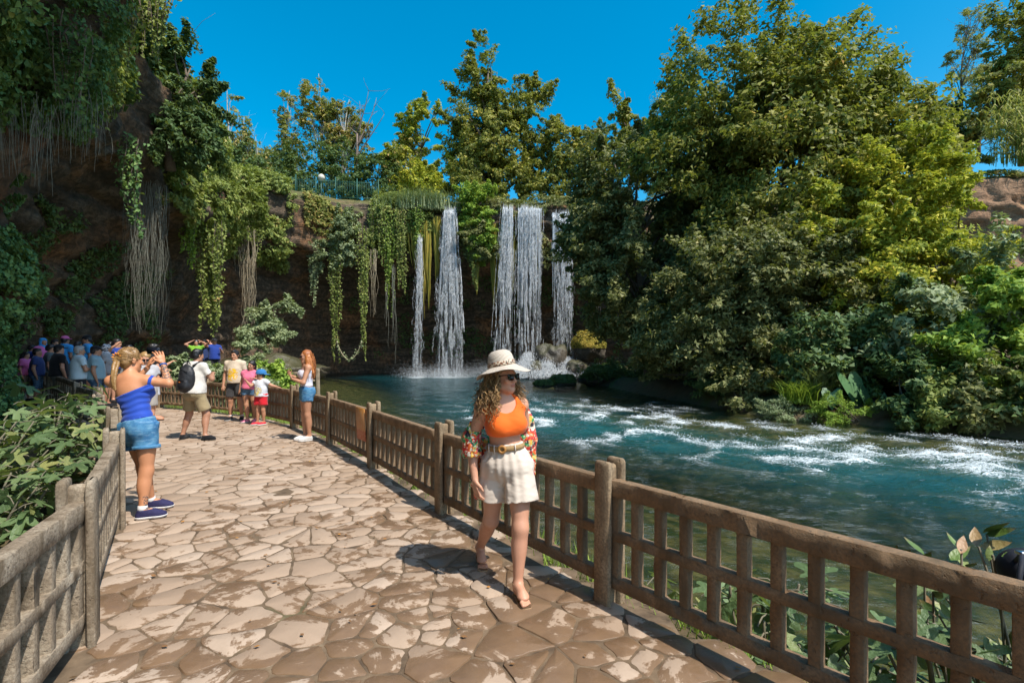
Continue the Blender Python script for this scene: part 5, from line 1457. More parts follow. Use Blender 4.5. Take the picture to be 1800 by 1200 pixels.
# ================================================================== PEOPLE
class Sdf:
    def __init__(s, lo, hi, h):
        s.lo, s.h = np.array(lo, float), h
        n = np.ceil((np.array(hi, float) - s.lo) / h).astype(int) + 1
        s.ax = [s.lo[k] + h * np.arange(n[k]) for k in range(3)]
        s.D = np.full(n, 1.0, np.float32)
    def sl(s, lo, hi):
        r = []
        for k in range(3):
            a = max(0, int((lo[k] - s.lo[k]) / s.h)); b = min(len(s.ax[k]), int((hi[k] - s.lo[k]) / s.h) + 2)
            r.append(slice(a, max(a, b)))
        return tuple(r)
    def grid(s, sl): return np.meshgrid(*[s.ax[k][sl[k]].astype(np.float32) for k in range(3)], indexing='ij', sparse=True)
    def eval(s, pr, sl):
        X, Y, Z = s.grid(sl)
        if pr[0] == 'rc':
            _, a, b, ra, rb, bu = pr
            ba = np.array(b, float) - a; L2 = ba @ ba + 1e-9
            px, py, pz = X - a[0], Y - a[1], Z - a[2]
            t = np.clip((px * ba[0] + py * ba[1] + pz * ba[2]) / L2, 0, 1)
            d = np.sqrt((px - t * ba[0]) ** 2 + (py - t * ba[1]) ** 2 + (pz - t * ba[2]) ** 2)
            return d - (ra + (rb - ra) * t + bu * np.sin(math.pi * np.clip(t * 1.15, 0, 1)))
        if pr[0] == 'cc':       # capped cone with flat ends
            _, a, b, ra, rb, _ = pr
            ba = np.array(b, float) - a; L = math.sqrt(ba @ ba)
            px, py, pz = X - a[0], Y - a[1], Z - a[2]
            t = (px * ba[0] + py * ba[1] + pz * ba[2]) / (L * L)
            d = np.sqrt((px - t * ba[0]) ** 2 + (py - t * ba[1]) ** 2 + (pz - t * ba[2]) ** 2) - (ra + (rb - ra) * t)
            return np.maximum(d, np.maximum(-t, t - 1) * L)
        if pr[0] == 'el':
            _, c, r, M = pr
            p = [X - c[0], Y - c[1], Z - c[2]]
            q = p if M is None else [p[0] * M[0, k] + p[1] * M[1, k] + p[2] * M[2, k] for k in range(3)]
            k0 = np.sqrt((q[0] / r[0]) ** 2 + (q[1] / r[1]) ** 2 + (q[2] / r[2]) ** 2) + 1e-6
            k1 = np.sqrt((q[0] / r[0] ** 2) ** 2 + (q[1] / r[1] ** 2) ** 2 + (q[2] / r[2] ** 2) ** 2) + 1e-6
            return k0 * (k0 - 1) / k1
    def bounds(s, pr, m):
        if pr[0] in ('rc', 'cc'):
            r = max(pr[3], pr[4]) + abs(pr[5]) + m
            return np.minimum(pr[1], pr[2]) - r, np.maximum(pr[1], pr[2]) + r
        r = max(pr[2]) + m
        return np.array(pr[1]) - r, np.array(pr[1]) + r
    def add(s, pr, k=0.03, infl=0.0):
        sl = s.sl(*s.bounds(pr, k + infl + .03))
        if any(q.stop <= q.start for q in sl): return
        d = s.eval(pr, sl) - infl; a = s.D[sl]
        hh = np.clip(.5 + .5 * (a - d) / k, 0, 1)
        s.D[sl] = a * (1 - hh) + d * hh - k * hh * (1 - hh)
    def sub(s, pr, k=0.01):
        sl = s.sl(*s.bounds(pr, k + .02))
        if any(q.stop <= q.start for q in sl): return
        d = -s.eval(pr, sl); a = s.D[sl]
        hh = np.clip(.5 - .5 * (a - d) / k, 0, 1)
        s.D[sl] = a * (1 - hh) + d * hh + k * hh * (1 - hh)
    def cut(s, p, n):
        """remove everything on the side n points to"""
        X, Y, Z = np.meshgrid(*[a.astype(np.float32) for a in s.ax], indexing='ij', sparse=True)
        n = unit(n); s.D = np.maximum(s.D, (X - p[0]) * n[0] + (Y - p[1]) * n[1] + (Z - p[2]) * n[2]).astype(np.float32)
    def ripple(s, amp, freq, seed=0.0):
        idx = np.argwhere(np.abs(s.D) < 3 * s.h + amp)
        if not len(idx): return
        p = s.lo + idx * s.h
        s.D[tuple(idx.T)] += (amp * fbm(p * np.array(freq) + seed, 3)).astype(np.float32)
    def mesh(s):
        D = s.D; n = np.array(D.shape)
        ins = D < 0
        c = np.zeros(n - 1, np.int8)
        for dx in (0, 1):
            for dy in (0, 1):
                for dz in (0, 1):
                    c += ins[dx:n[0] - 1 + dx, dy:n[1] - 1 + dy, dz:n[2] - 1 + dz]
        act = np.argwhere((c > 0) & (c < 8))
        if not len(act): return np.zeros((0, 3)), np.zeros((0, 4), int)
        vid = np.full(n - 1, -1, np.int64); vid[tuple(act.T)] = np.arange(len(act))
        acc = np.zeros((len(act), 3)); cnt = np.zeros(len(act))
        for ax in range(3):
            o1, o2 = [k for k in range(3) if k != ax]
            for u in (0, 1):
                for v in (0, 1):
                    b = act.copy(); b[:, o1] += u; b[:, o2] += v
                    e = b.copy(); e[:, ax] += 1
                    d0, d1 = D[tuple(b.T)], D[tuple(e.T)]
                    m = (d0 < 0) != (d1 < 0)
                    t = d0 / np.where(np.abs(d0 - d1) < 1e-9, 1e-9, d0 - d1)
                    q = b.astype(float); q[:, ax] += t
                    acc[m] += q[m]; cnt[m] += 1
        V = s.lo + s.h * acc / cnt[:, None]
        Q = []
        for ax in range(3):
            o1, o2 = (ax + 1) % 3, (ax + 2) % 3
            s0 = [slice(None)] * 3; s1 = [slice(None)] * 3
            s0[ax] = slice(0, -1); s1[ax] = slice(1, None)
            a, b = ins[tuple(s0)], ins[tuple(s1)]
            e = np.argwhere(a != b)
            e = e[(e[:, o1] > 0) & (e[:, o2] > 0) & (e[:, o1] < n[o1] - 1) & (e[:, o2] < n[o2] - 1)]
            f = a[tuple(e.T)]
            def cell(i, j):
                g = e.copy(); g[:, o1] += i; g[:, o2] += j
                return vid[tuple(g.T)]
            q = np.stack([cell(-1, -1), cell(0, -1), cell(0, 0), cell(-1, 0)], 1)
            q = np.where(f[:, None], q, q[:, ::-1])
            Q.append(q[(q >= 0).all(1)])
        return V, np.concatenate(Q)

def rot_to(x, up):
    """matrix whose columns are x, y, up axes"""
    up = unit(up); x = np.asarray(x, float); x = unit(x - up * (x @ up)); y = np.cross(up, x)
    return np.stack([x, y, up], 1)
def yaw_m(yaw, pitch=0, roll=0):
    return np.array(Euler((pitch, roll, yaw), 'XYZ').to_matrix())

def m_skin(name, col):
    t = NT(name); p = t.obj()
    n = t.noise(p, 9, 6, .65); n2 = t.noise(p, 120, 3)
    c = np.array(col)
    a = t.mix(n, (*(c * np.array([.80, .70, .66])), 1), (*np.minimum(c * 1.10, 1), 1))
    lip = t.attr('lip').outputs['Fac']
    a = t.mix(lip, a, (*(c * np.array([.72, .42, .42])), 1))
    ink = t.attr('ink').outputs['Fac']
    a = t.mix(t.math('MULTIPLY', ink, t.ramp(t.noise(p, 60, 3), [(.46, (0, 0, 0)), (.54, (1, 1, 1))])), a, (.09, .08, .075, 1))
    return t.done(t.bsdf(a, .48, t.bump(n2, .12, .002), Specular_IOR_Level=.4))
SKIN = {'tan': m_skin('tanned skin', (.50, .26, .155)), 'fair': m_skin('fair skin', (.58, .31, .20)), 'mid': m_skin('light brown skin', (.42, .22, .135)), 'gold': m_skin('sunburnt skin', (.56, .26, .13))}
def m_cloth(name, col, rough=.85, weave=260, var=.12):
    return m_plain(name, col, rough, var, weave, .25, .002, .2, sheen=.15)
def m_hair(name, col, hi):
    t = NT(name); g = t.n('ShaderNodeNewGeometry'); p = t.obj()
    n = t.noise(t.mapping(p, (60, 60, 9)), 1.5, 4)
    r = t.math('ADD', t.math('MULTIPLY', g.outputs['Random Per Island'], .55), t.math('MULTIPLY', n, .5))
    c = t.ramp(r, [(.2, col), (.8, hi)])
    return t.done(t.bsdf(c, .38, t.bump(n, .5, .006), Specular_IOR_Level=.5))
HAIR = {'black': m_hair('black hair', (.008, .007, .007), (.028, .022, .020)), 'blond': m_hair('blond hair', (.11, .055, .018), (.40, .23, .085)), 'curl': m_hair('curly light brown hair', (.10, .05, .018), (.46, .28, .11)),
        'red': m_hair('red hair', (.22, .06, .014), (.46, .17, .05)), 'grey': m_hair('grey hair', (.16, .15, .14), (.34, .32, .30))}

class Fig:
    """a posed human figure; local axes: facing -Y, +X is picture right when facing the camera"""
    def __init__(s, label, loc, rotz=0.0, H=1.70, sex='m', girth=1.0, J=None, head=(0, 0, 0), hs=1.0, group=None, h=.0150):
        s.root = thing('person', label, 'person', loc, rotz, group)
        k = H / 1.70; s.k, s.g, s.sex, s.h, s.bare = k, girth, sex, h, False
        f = sex == 'f'
        sw = .150 if f else .175
        D = dict(pel=(0, 0, .93), chest=(0, 0, 1.25), nek=(0, .015, 1.425), hd=(0, -.005, 1.578),
                 sha=(-sw, .012, 1.375), shb=(sw, .012, 1.375), ela=(-sw - .045, .03, 1.10), elb=(sw + .045, .03, 1.10), wra=(-sw - .055, -.045, .86), wrb=(sw + .055, -.045, .86),
                 hia=(-.088, 0, .90), hib=(.088, 0, .90), kna=(-.095, -.015, .49), knb=(.095, -.015, .49), ana=(-.10, .02, .085), anb=(.10, .02, .085), toa=(-.13, -.15, .03), tob=(.13, -.15, .03))
        s.J = {a: np.array(b, float) * k for a, b in D.items()}
        for a, b in (J or {}).items(): s.J[a] = np.array(b, float)
        s.HM = yaw_m(*head); s.hs = hs * k
        J = s.J
        s.up = unit(J['nek'] - J['pel']); s.cm = rot_to(J['shb'] - J['sha'], s.up); s.pm = rot_to(J['hib'] - J['hia'], s.up)
    def box(s, pad=.14):
        P = np.array(list(s.J.values())); return P.min(0) - pad, P.max(0) + pad
    def T(s, f, x=0, y=0):
        """point on the spine: f=0 pelvis, 1 neck"""
        J = s.J
        M = s.pm if f < .35 else s.cm
        return J['pel'] * (1 - f) + J['nek'] * f + M[:, 0] * x + M[:, 1] * y
    def hp(s, x, y, z): return s.J['hd'] + s.HM @ (np.array([x, y, z]) * s.hs)
    def torso(s):
        k, g, f = s.k, s.g, s.sex == 'f'
        r = lambda a, b, c: (a * k * g, b * k * g, c * k)
        L = [('el', s.T(.70), r(.142, .105, .185) if f else r(.165, .115, .19), s.cm), ('el', s.T(.30), r(.120, .098, .16) if f else r(.148, .112, .17), s.pm),
             ('el', s.T(.04, 0, .008 * k), r(.158, .115, .125) if f else r(.150, .115, .12), s.pm), ('rc', s.J['sha'], s.T(.97), .058 * k, .056 * k, 0), ('rc', s.J['shb'], s.T(.97), .058 * k, .056 * k, 0)]
        if f: L += [('el', s.T(.645, sg * .070 * k * g, -.085 * k), r(.068, .062, .066), s.cm) for sg in (-1, 1)]
        L += [('el', s.T(-.05, sg * .07 * k, .055 * k), r(.085, .082, .09), s.pm) for sg in (-1, 1)]
        return L
    def arm(s, c):
        k, J, g = s.k, s.J, math.sqrt(s.g); m = 1 if s.sex == 'm' else .88
        return [('rc', J['sh' + c], J['el' + c], .053 * k * m * g, .040 * k * m * g, .004), ('rc', J['el' + c], J['wr' + c], .041 * k * m * g, .026 * k * m, .005)]
    def leg(s, c):
        k, J, g = s.k, s.J, s.g
        m = 1.06 if s.sex == 'f' else 1.0
        kn, an = J['kn' + c], J['an' + c]
        fw = unit((J['to' + c] - an) * np.array([1, 1, 0]))
        calf = kn * .70 + an * .30 - fw * .018 * k
        return [('rc', J['hi' + c], kn, .088 * k * g * m, .054 * k * g, .006), ('rc', kn, an, .052 * k * g, .034 * k, .003), ('el', calf, (.047 * k * g, .047 * k * g, .11 * k), rot_to(np.cross(fw, kn - an), kn - an))]
    def foot(s, c, infl=0.0):
        k, J = s.k, s.J; an, to = J['an' + c], J['to' + c]
        fw = unit(to - an)
        heel = np.array([an[0], an[1], min(an[2] - .045 * k, to[2] + .35 * (an[2] - to[2]))]) - fw * np.array([1, 1, 0]) * .018 * k
        return [('rc', an, an * .45 + to * .55 + np.array([0, 0, .012 * k]), .036 * k, .030 * k, 0), ('rc', heel, to - fw * (.055 if s.bare else .03) * k, (.030 if s.bare else .034) * k, (.026 if s.bare else .036) * k, 0), ('el', to - fw * (.048 if s.bare else .02) * k, ((.040 if s.bare else .042) * k, (.045 if s.bare else .06) * k, (.020 if s.bare else .024) * k), rot_to(np.cross([0, 0, 1.], -fw), [0, 0, 1.]))]
    def hand(s, c, d=None, n=None, curl=.35, spread=.08, fine=True, thumb=None):
        """palm with five fingers; d along the hand, n the way the palm faces"""
        k, J = s.k, s.J; w = J['wr' + c]
        d = unit(J['wr' + c] - J['el' + c]) if d is None else unit(d)
        n = np.array([0, 0, -1.]) if n is None else np.asarray(n, float)
        n = unit(n - d * (n @ d)); sd = np.cross(d, n)
        th = (1 if c == 'a' else -1) if thumb is None else thumb
        L = [('el', w + d * .047 * k, (.037 * k, .015 * k, .052 * k), np.stack([sd, n, d], 1))]
        for i, ln in enumerate((.070, .080, .074, .058)):
            o = (i - 1.5) * th
            p = w + d * .086 * k + sd * (-o) * .0205 * k
            a1, a2 = curl, curl * 2.2
            q = lambda a: unit(d * math.cos(a) + n * math.sin(a) - sd * o * spread * 1.2)
            p1 = p + q(a1) * ln * .5 * k; p2 = p1 + q(a2) * ln * .5 * k
            L += [('rc', p - d * .02 * k, p1, .0095 * k, .0085 * k, 0), ('rc', p1, p2, .0085 * k, .0066 * k, 0)]
        t0 = w + d * .022 * k + sd * th * .022 * k
        t1 = t0 + unit(d * .75 + sd * th * .75 + n * .3) * .042 * k; t2 = t1 + unit(d * .95 + sd * th * .22 + n * .45) * .032 * k
        L += [('rc', t0, t1, .0135 * k, .011 * k, 0), ('rc', t1, t2, .0105 * k, .0078 * k, 0)]
        return L
    def head(s):
        q = s.hs; e = lambda x, y, z, a, b, c: ('el', s.hp(x, y, z), (a * q, b * q, c * q), s.HM)
        rc = lambda p, r, a, b: ('rc', s.hp(*p), s.hp(*r), a * q, b * q, 0)
        A = [(e(0, .015, .035, .074, .094, .083), .02), (e(0, -.034, -.028, .058, .058, .082), .03), (e(0, -.064, -.092, .026, .024, .020), .025), (rc((-.045, -.02, -.075), (0, -.060, -.095), .018, .018), .03), (rc((.045, -.02, -.075), (0, -.060, -.095), .018, .018), .03),
             (rc((-.034, -.078, .022), (.034, -.078, .022), .012, .012), .015), (rc((0, -.092, .008), (0, -.112, -.030), .008, .0125), .010), (e(-.012, -.100, -.034, .009, .010, .008), .008), (e(.012, -.100, -.034, .009, .010, .008), .008),
             (e(-.040, -.070, -.022, .020, .018, .018), .02), (e(.040, -.070, -.022, .020, .018, .018), .02), (e(0, -.089, -.056, .021, .011, .0065), .006), (e(0, -.088, -.067, .018, .011, .0065), .006), (e(-.075, .012, -.008, .010, .020, .031), .008), (e(.075, .012, -.008, .010, .020, .031), .008)]
        B = [(e(-.030, -.096, .004, .015, .012, .010), .008), (e(.030, -.096, .004, .015, .012, .010), .008)]
        return A, B
    def toes(s, c):
        k, J = s.k, s.J; an, to = J['an' + c], J['to' + c]; fw = unit((to - an) * np.array([1, 1, 0])); sd = np.cross(fw, [0, 0, 1.]) * (1 if c == 'a' else -1)
        L = []
        for i, (l, r) in enumerate(((.030, .0125), (.030, .0095), (.024, .0088), (.016, .0082), (.006, .0078))):
            p = to + sd * (.028 - .0145 * i) * k * -1 + fw * (l - .008) * k; p[2] = to[2] - .022 * k + r * k
            L.append(('rc', p - fw * .03 * k + np.array([0, 0, .006]), p, r * k * 1.1, r * k, 0))
        return L
    def body(s, skin, hands=None, bare_feet=True, ink=None, fine_hands=False, skip_torso=False):
        lo, hi = s.box(.17); lo[2] = min(lo[2], -.02)
        S = Sdf(lo, hi, s.h)
        k = s.k
        for p in s.torso(): S.add(p, .05 * k)
        S.add(('rc', s.J['nek'] - s.up * .02, s.hp(0, .012, -.06), .054 * k if s.sex == 'f' else .060 * k, .050 * k * (1 if s.sex == 'f' else 1.1), 0), .03)
        for c in 'ab':
            for p in s.arm(c): S.add(p, .035 * k)
            for p in s.leg(c): S.add(p, .045 * k)
            for p in s.foot(c): S.add(p, .025 * k)
        A, B = s.head()
        for p, kk in A: S.add(p, kk * s.hs)
        for p, kk in B: S.sub(p, kk * s.hs)
        hands = hands or {}
        parts = []
        for c in 'ab':
            HL = s.hand(c, **hands.get(c, {}))
            if fine_hands:
                w = s.J['wr' + c]; e = s.J['el' + c]
                F = Sdf(w - .20, w + .20, .0042)
                F.add(('rc', w + (e - w) * .25, w, .028 * k, .0245 * k, 0), .02)
                for i, p in enumerate(HL): F.add(p, .016 if i == 0 else .006)
                parts.append(F.mesh())
            else:
                for i, p in enumerate(HL): S.add(p, .015 if i == 0 else .006)
        V, Q = S.mesh()
        if fine_hands:      # the head again at a finer grain
            c0 = s.J['hd']; F = Sdf(c0 - .16, c0 + .16, .0048)
            for p, kk in A: F.add(p, kk * s.hs)
            for p, kk in B: F.sub(p, kk * s.hs)
            parts.append(F.mesh())
            if bare_feet:
                for c in 'ab':
                    mid = (s.J['an' + c] + s.J['to' + c]) / 2; F = Sdf(mid - .15, mid + .15, .0052)
                    for p in s.foot(c): F.add(p, .025 * k)
                    for p in s.toes(c): F.add(p, .004)
                    F.cut(s.J['an' + c] + np.array([0, 0, -.005]), (0, 0, 1)); parts.append(F.mesh())
        for v, q in parts:
            Q = np.concatenate([Q, q + len(V)]); V = np.concatenate([V, v])
        me = mesh_np('body', V, Q, smooth=True)
        lipc = s.hp(0, -.098, -.0615); dd = (V - lipc) @ s.HM
        lip = np.exp(-((dd[:, 0] / (.020 * s.hs)) ** 4 + (dd[:, 2] / (.0105 * s.hs)) ** 4 + (dd[:, 1] / (.02 * s.hs)) ** 4))
        a = me.attributes.new('lip', 'FLOAT', 'POINT'); a.data.foreach_set('value', lip.astype(np.float32))
        iv = np.zeros(len(V))
        if ink:
            for p0, p1, r in ink:
                p0, p1 = np.array(p0), np.array(p1); e = p1 - p0; t = np.clip(((V - p0) @ e) / (e @ e), 0, 1)
                iv = np.maximum(iv, (np.linalg.norm(V - p0 - t[:, None] * e, axis=1) < r) * 1.0)
        a = me.attributes.new('ink', 'FLOAT', 'POINT'); a.data.foreach_set('value', iv.astype(np.float32))
        new_obj('body', me, skin, s.root)
        return s
    def piece(s, name, S, mat, smooth=True, label=None):
        V, Q = S.mesh()
        if len(V) == 0: return None
        o = new_obj(name, mesh_np(name, V, Q, smooth=smooth), mat, s.root)
        if label: o['label'] = label
        return o
    def tee(s, mat, name='shirt', sleeve=.55, hem=-.02, infl=.016, neck=.075, loose=.02, h=None, straps=False, top=None):
        k, J = s.k, s.J; h = h or s.h
        lo, hi = s.box(.18); S = Sdf(lo, hi, h)
        for p in s.torso(): S.add(p, .06 * k, (infl + (.008 if loose else 0)) * k)
        c0 = s.T(.55); c1 = s.T(hem) 
        if loose: S.add(('rc', c0, c1, (.138 * s.g + loose) * k, (.158 * s.g + loose) * k, 0), .08)
        if sleeve:
            for c in 'ab':
                a, b = J['sh' + c], J['sh' + c] + (J['el' + c] - J['sh' + c]) * sleeve
                S.add(('rc', a, a * .6 + b * .4, .063 * k * math.sqrt(s.g), .060 * k, 0), .04); S.add(('cc', a * .75 + b * .25, b, .058 * k * math.sqrt(s.g), .069 * k * math.sqrt(s.g), 0), .03)
                S.sub(('cc', b - (b - a) * .12, b + (b - a) * .2, .052 * k, .066 * k, 0), .006)
        S.cut(c1, -s.up)
        if top is not None: S.cut(s.T(top), s.up)
        elif neck: S.sub(('el', s.J['nek'] + s.up * .045 * k - s.cm[:, 1] * .015, (neck * k, neck * k, .07 * k), s.cm), .01)
        S.sub(('cc', c1 - s.up * .03, c1 + s.up * .03, .12 * k * s.g, .12 * k * s.g, 0), .006)
        S.ripple(.007, (7, 7, 11), len(s.root.name) * 1.7 + J['hd'][0])
        S.ripple(.0025, (26, 26, 34), 3.0)
        return s.piece(name, S, mat)
    def shorts(s, mat, length=.55, flare=.022, name='shorts', waist=.17, h=None, rip=.006):
        k, J = s.k, s.J; h = h or s.h
        lo, hi = s.box(.20); S = Sdf(lo, hi, h)
        for p in s.torso()[1:3] + s.torso()[-2:]: S.add(p, .06 * k, .020 * k)
        for c in 'ab':
            a, b = J['hi' + c], J['hi' + c] + (J['kn' + c] - J['hi' + c]) * length
            r0 = .092 * k * s.g * (1.06 if s.sex == 'f' else 1.0)
            S.add(('cc', a + unit(a - b) * .085 * k, b, r0 + .014, (.084 * k * s.g if length < .7 else .07 * k * s.g) + flare, 0), .035)
        S.cut(s.T(waist), s.up)
        for c in 'ab':
            a, b = J['hi' + c], J['hi' + c] + (J['kn' + c] - J['hi' + c]) * length
            S.sub(('cc', b - (b - a) * .10, b + (b - a) * .1, .062 * k * s.g, .072 * k * s.g + flare, 0), .006)
        S.ripple(rip, (9, 9, 7), J['hd'][1] + 4); S.ripple(.002, (34, 34, 20), 1.0)
        return s.piece(name, S, mat)
    def trousers(s, mat):
        return s.shorts(mat, .98, .0, 'trousers')
    def shoe(s, c, mat, sole, name='shoe', sock=None):
        k = s.k; J = s.J
        P = s.foot(c); lo = np.minimum(*[x for x in (J['an' + c], J['to' + c])]) - .12; hi = np.maximum(J['an' + c], J['to' + c]) + .12
        h = max(.009, s.h * .85)
        S = Sdf(lo, hi, h)
        for p in P: S.add(p, .02, .010)
        zs = min(J['to' + c][2] - .03 * k, J['an' + c][2] - .085 * k) + .004
        S.cut(np.array([0, 0, J['an' + c][2] + .012 * k]), (0, 0, 1)); S.cut(np.array([0, 0, zs + .016]), (0, 0, -1))
        o = s.piece(name, S, mat)
        S = Sdf(lo - .02, hi, h)
        for p in P: S.add(p, .02, .016)
        S.cut(np.array([0, 0, zs + .026]), (0, 0, 1)); S.cut(np.array([0, 0, zs - .002]), (0, 0, -1))
        V, Q = S.mesh()
        if len(V) and o is not None: new_obj('sole', mesh_np('sole', V, Q, smooth=False), sole, o)
        if sock is not None:
            mb = MB(); a = J['an' + c]; kn = J['kn' + c]; d = unit(kn - a)
            mb.tube([a, a + d * .02 * k, a + d * .05 * k], .043 * k, 10); new_obj('sock', mb.mesh('sock', True), sock, s.root)
    def hair_cap(s, mat, kind='short', name='hair'):
        q = s.hs; h = max(.0085, s.h * .8)
        c = s.J['hd']; S = Sdf(c - .24 * q, c + .22 * q, h)
        e = lambda x, y, z, a, b, cc: ('el', s.hp(x, y, z), (a * q, b * q, cc * q), s.HM)
        S.add(e(0, .022, .042, .084, .100, .090), .02)
        S.add(e(0, .055, -.02, .072, .060, .07), .03)
        S.sub(e(0, -.085, -.045, .074, .075, .090), .02)
        if kind == 'short':
            S.cut(s.hp(0, 0, -.055), s.HM @ np.array([0, -.25, -1]))
            S.add(e(0, -.045, .095, .055, .045, .025), .03)
        S.ripple(.008, (22, 22, 22), c[2] * 5); S.ripple(.004, (60, 60, 40), 3)
        return s.piece(name, S, mat)
    def eyes(s):
        for sg in (-1, 1):
            mb = MB(); M = np.eye(4); M[:3, :3] = s.HM; M[:3, 3] = s.hp(sg * .030, -.0835, .004)
            pr = [(.001, 0)] ; q = s.hs
            bm = bmesh.new(); bmesh.ops.create_icosphere(bm, subdivisions=2, radius=.0095 * q)
            v = np.array([w.co[:] for w in bm.verts]) @ s.HM.T + M[:3, 3]; f = [[w.index for w in g.verts] for g in bm.faces]; bm.free()
            new_obj('eye', mesh_np('eye', v, None, f, True), M_EYE, s.root)
            mb.tube([s.hp(sg * .014, -.094, .024), s.hp(sg * .030, -.095, .029), s.hp(sg * .046, -.085, .024)], .0042 * q, 5); new_obj('eyebrow', mb.mesh('eyebrow', True), HAIR['black'], s.root)
    def sunglasses(s, wide=.135):
        q = s.hs
        o = bpy.data.objects.new('sunglasses', None); COL.objects.link(o); o.parent = s.root
        for sg in (-1, 1):
            mb = MB()
            prof = [(-.028, .018), (-.020, .023), (.020, .023), (.028, .018), (.026, -.012), (.016, -.022), (-.014, -.022), (-.026, -.012)]
            for a, b in ((-.112, 1.0),):
                P = [s.hp(sg * .034 + x, a + .22 * (x * sg) ** 1 * (1 if x * sg > 0 else .2) if False else a + max(0, x * sg) * .35, z) for x, z in prof]
                Q = [p + s.HM @ np.array([0, .006, 0]) * q for p in P]
                n = len(P); mb.add(np.array(P + Q), [(i, (i + 1) % n, n + (i + 1) % n, n + i) for i in range(n)] + [(0, 1, 2, 3), (0, 3, 4, 7), (7, 4, 5, 6)])
            new_obj('lens', mb.mesh('lens'), M_LENS, o)
            mb = MB(); mb.tube([s.hp(sg * .060, -.103, .018), s.hp(sg * .078, -.06, .016), s.hp(sg * .081, .01, .006)], .0040 * q, 5); new_obj('temple', mb.mesh('temple'), M_LENS, o)
        mb = MB(); mb.tube([s.hp(-.010, -.110, .010), s.hp(0, -.113, .013), s.hp(.010, -.110, .010)], .0035 * q, 5); new_obj('bridge', mb.mesh('bridge'), M_LENS, o)
    def phone(s, c, ctr, ax_x, ax_z, L=.155, B=.075):
        """a phone as a thing of its own, held in the hand; ctr in local coordinates"""
        return ctr, ax_x, ax_z
M_EYE = m_plain('dark eye', (.015, .010, .008), .15, .1)
M_LENS = m_plain('black glossy plastic', (.006, .006, .007), .08, .05, spec=.6)
M_BLACK = m_cloth('black cloth', (.010, .010, .012)); M_WHITE = m_cloth('white cloth', (.62, .60, .57)); M_RUBBER = m_plain('white rubber', (.68, .67, .65), .6, .05)
M_DKRUBBER = m_plain('black rubber', (.012, .012, .013), .6, .1)
def m_denim(name, a, b):
    t = NT(name); p = t.obj(); n = t.noise(p, 9, 5, .65); w = t.noise(t.mapping(p, (900, 900, 260)), 1, 2); f = t.noise(t.mapping(p, (14, 14, 50)), 1, 4)
    c = t.mix(t.ramp(n, [(.35, (0, 0, 0)), (.65, (1, 1, 1))]), a, b)
    c = t.mix(t.math('MULTIPLY', t.ramp(f, [(.5, (0, 0, 0)), (.7, (1, 1, 1))]), .45), c, (.30, .46, .60, 1))
    return t.done(t.bsdf(c, .85, t.bump(t.math('ADD', w, t.math('MULTIPLY', f, .8)), .4, .004), Specular_IOR_Level=.2))
M_DENIM = m_denim('washed denim', (.035, .13, .27, 1), (.10, .27, .42, 1))
M_DENIM2 = m_denim('dark denim', (.03, .07, .14, 1), (.09, .17, .26, 1))

def phone_thing(label, world_c, rot, mat=None):
    o = thing('phone', label, 'phone', world_c)
    o.rotation_euler = rot
    mb = MB(); mb.box((-.078, -.0045, -.038), (.078, .0045, .038), .004); new_obj('case', mb.mesh('case'), M_LENS, o)
    mb = MB(); mb.box((-.072, -.0058, -.033), (.072, -.0046, .033)); new_obj('screen', mb.mesh('screen'), m_plain('phone screen', (.01, .012, .02), .05, .05), o)
    mb = MB(); mb.lathe([(.001, .0075), (.006, .0075), (.007, .0045)], 10, Matrix.Translation((.055, 0, .02)) @ Matrix.Rotation(R(-90), 4, 'X')); new_obj('camera_lens', mb.mesh('camera_lens'), M_LENS, o)
    return o
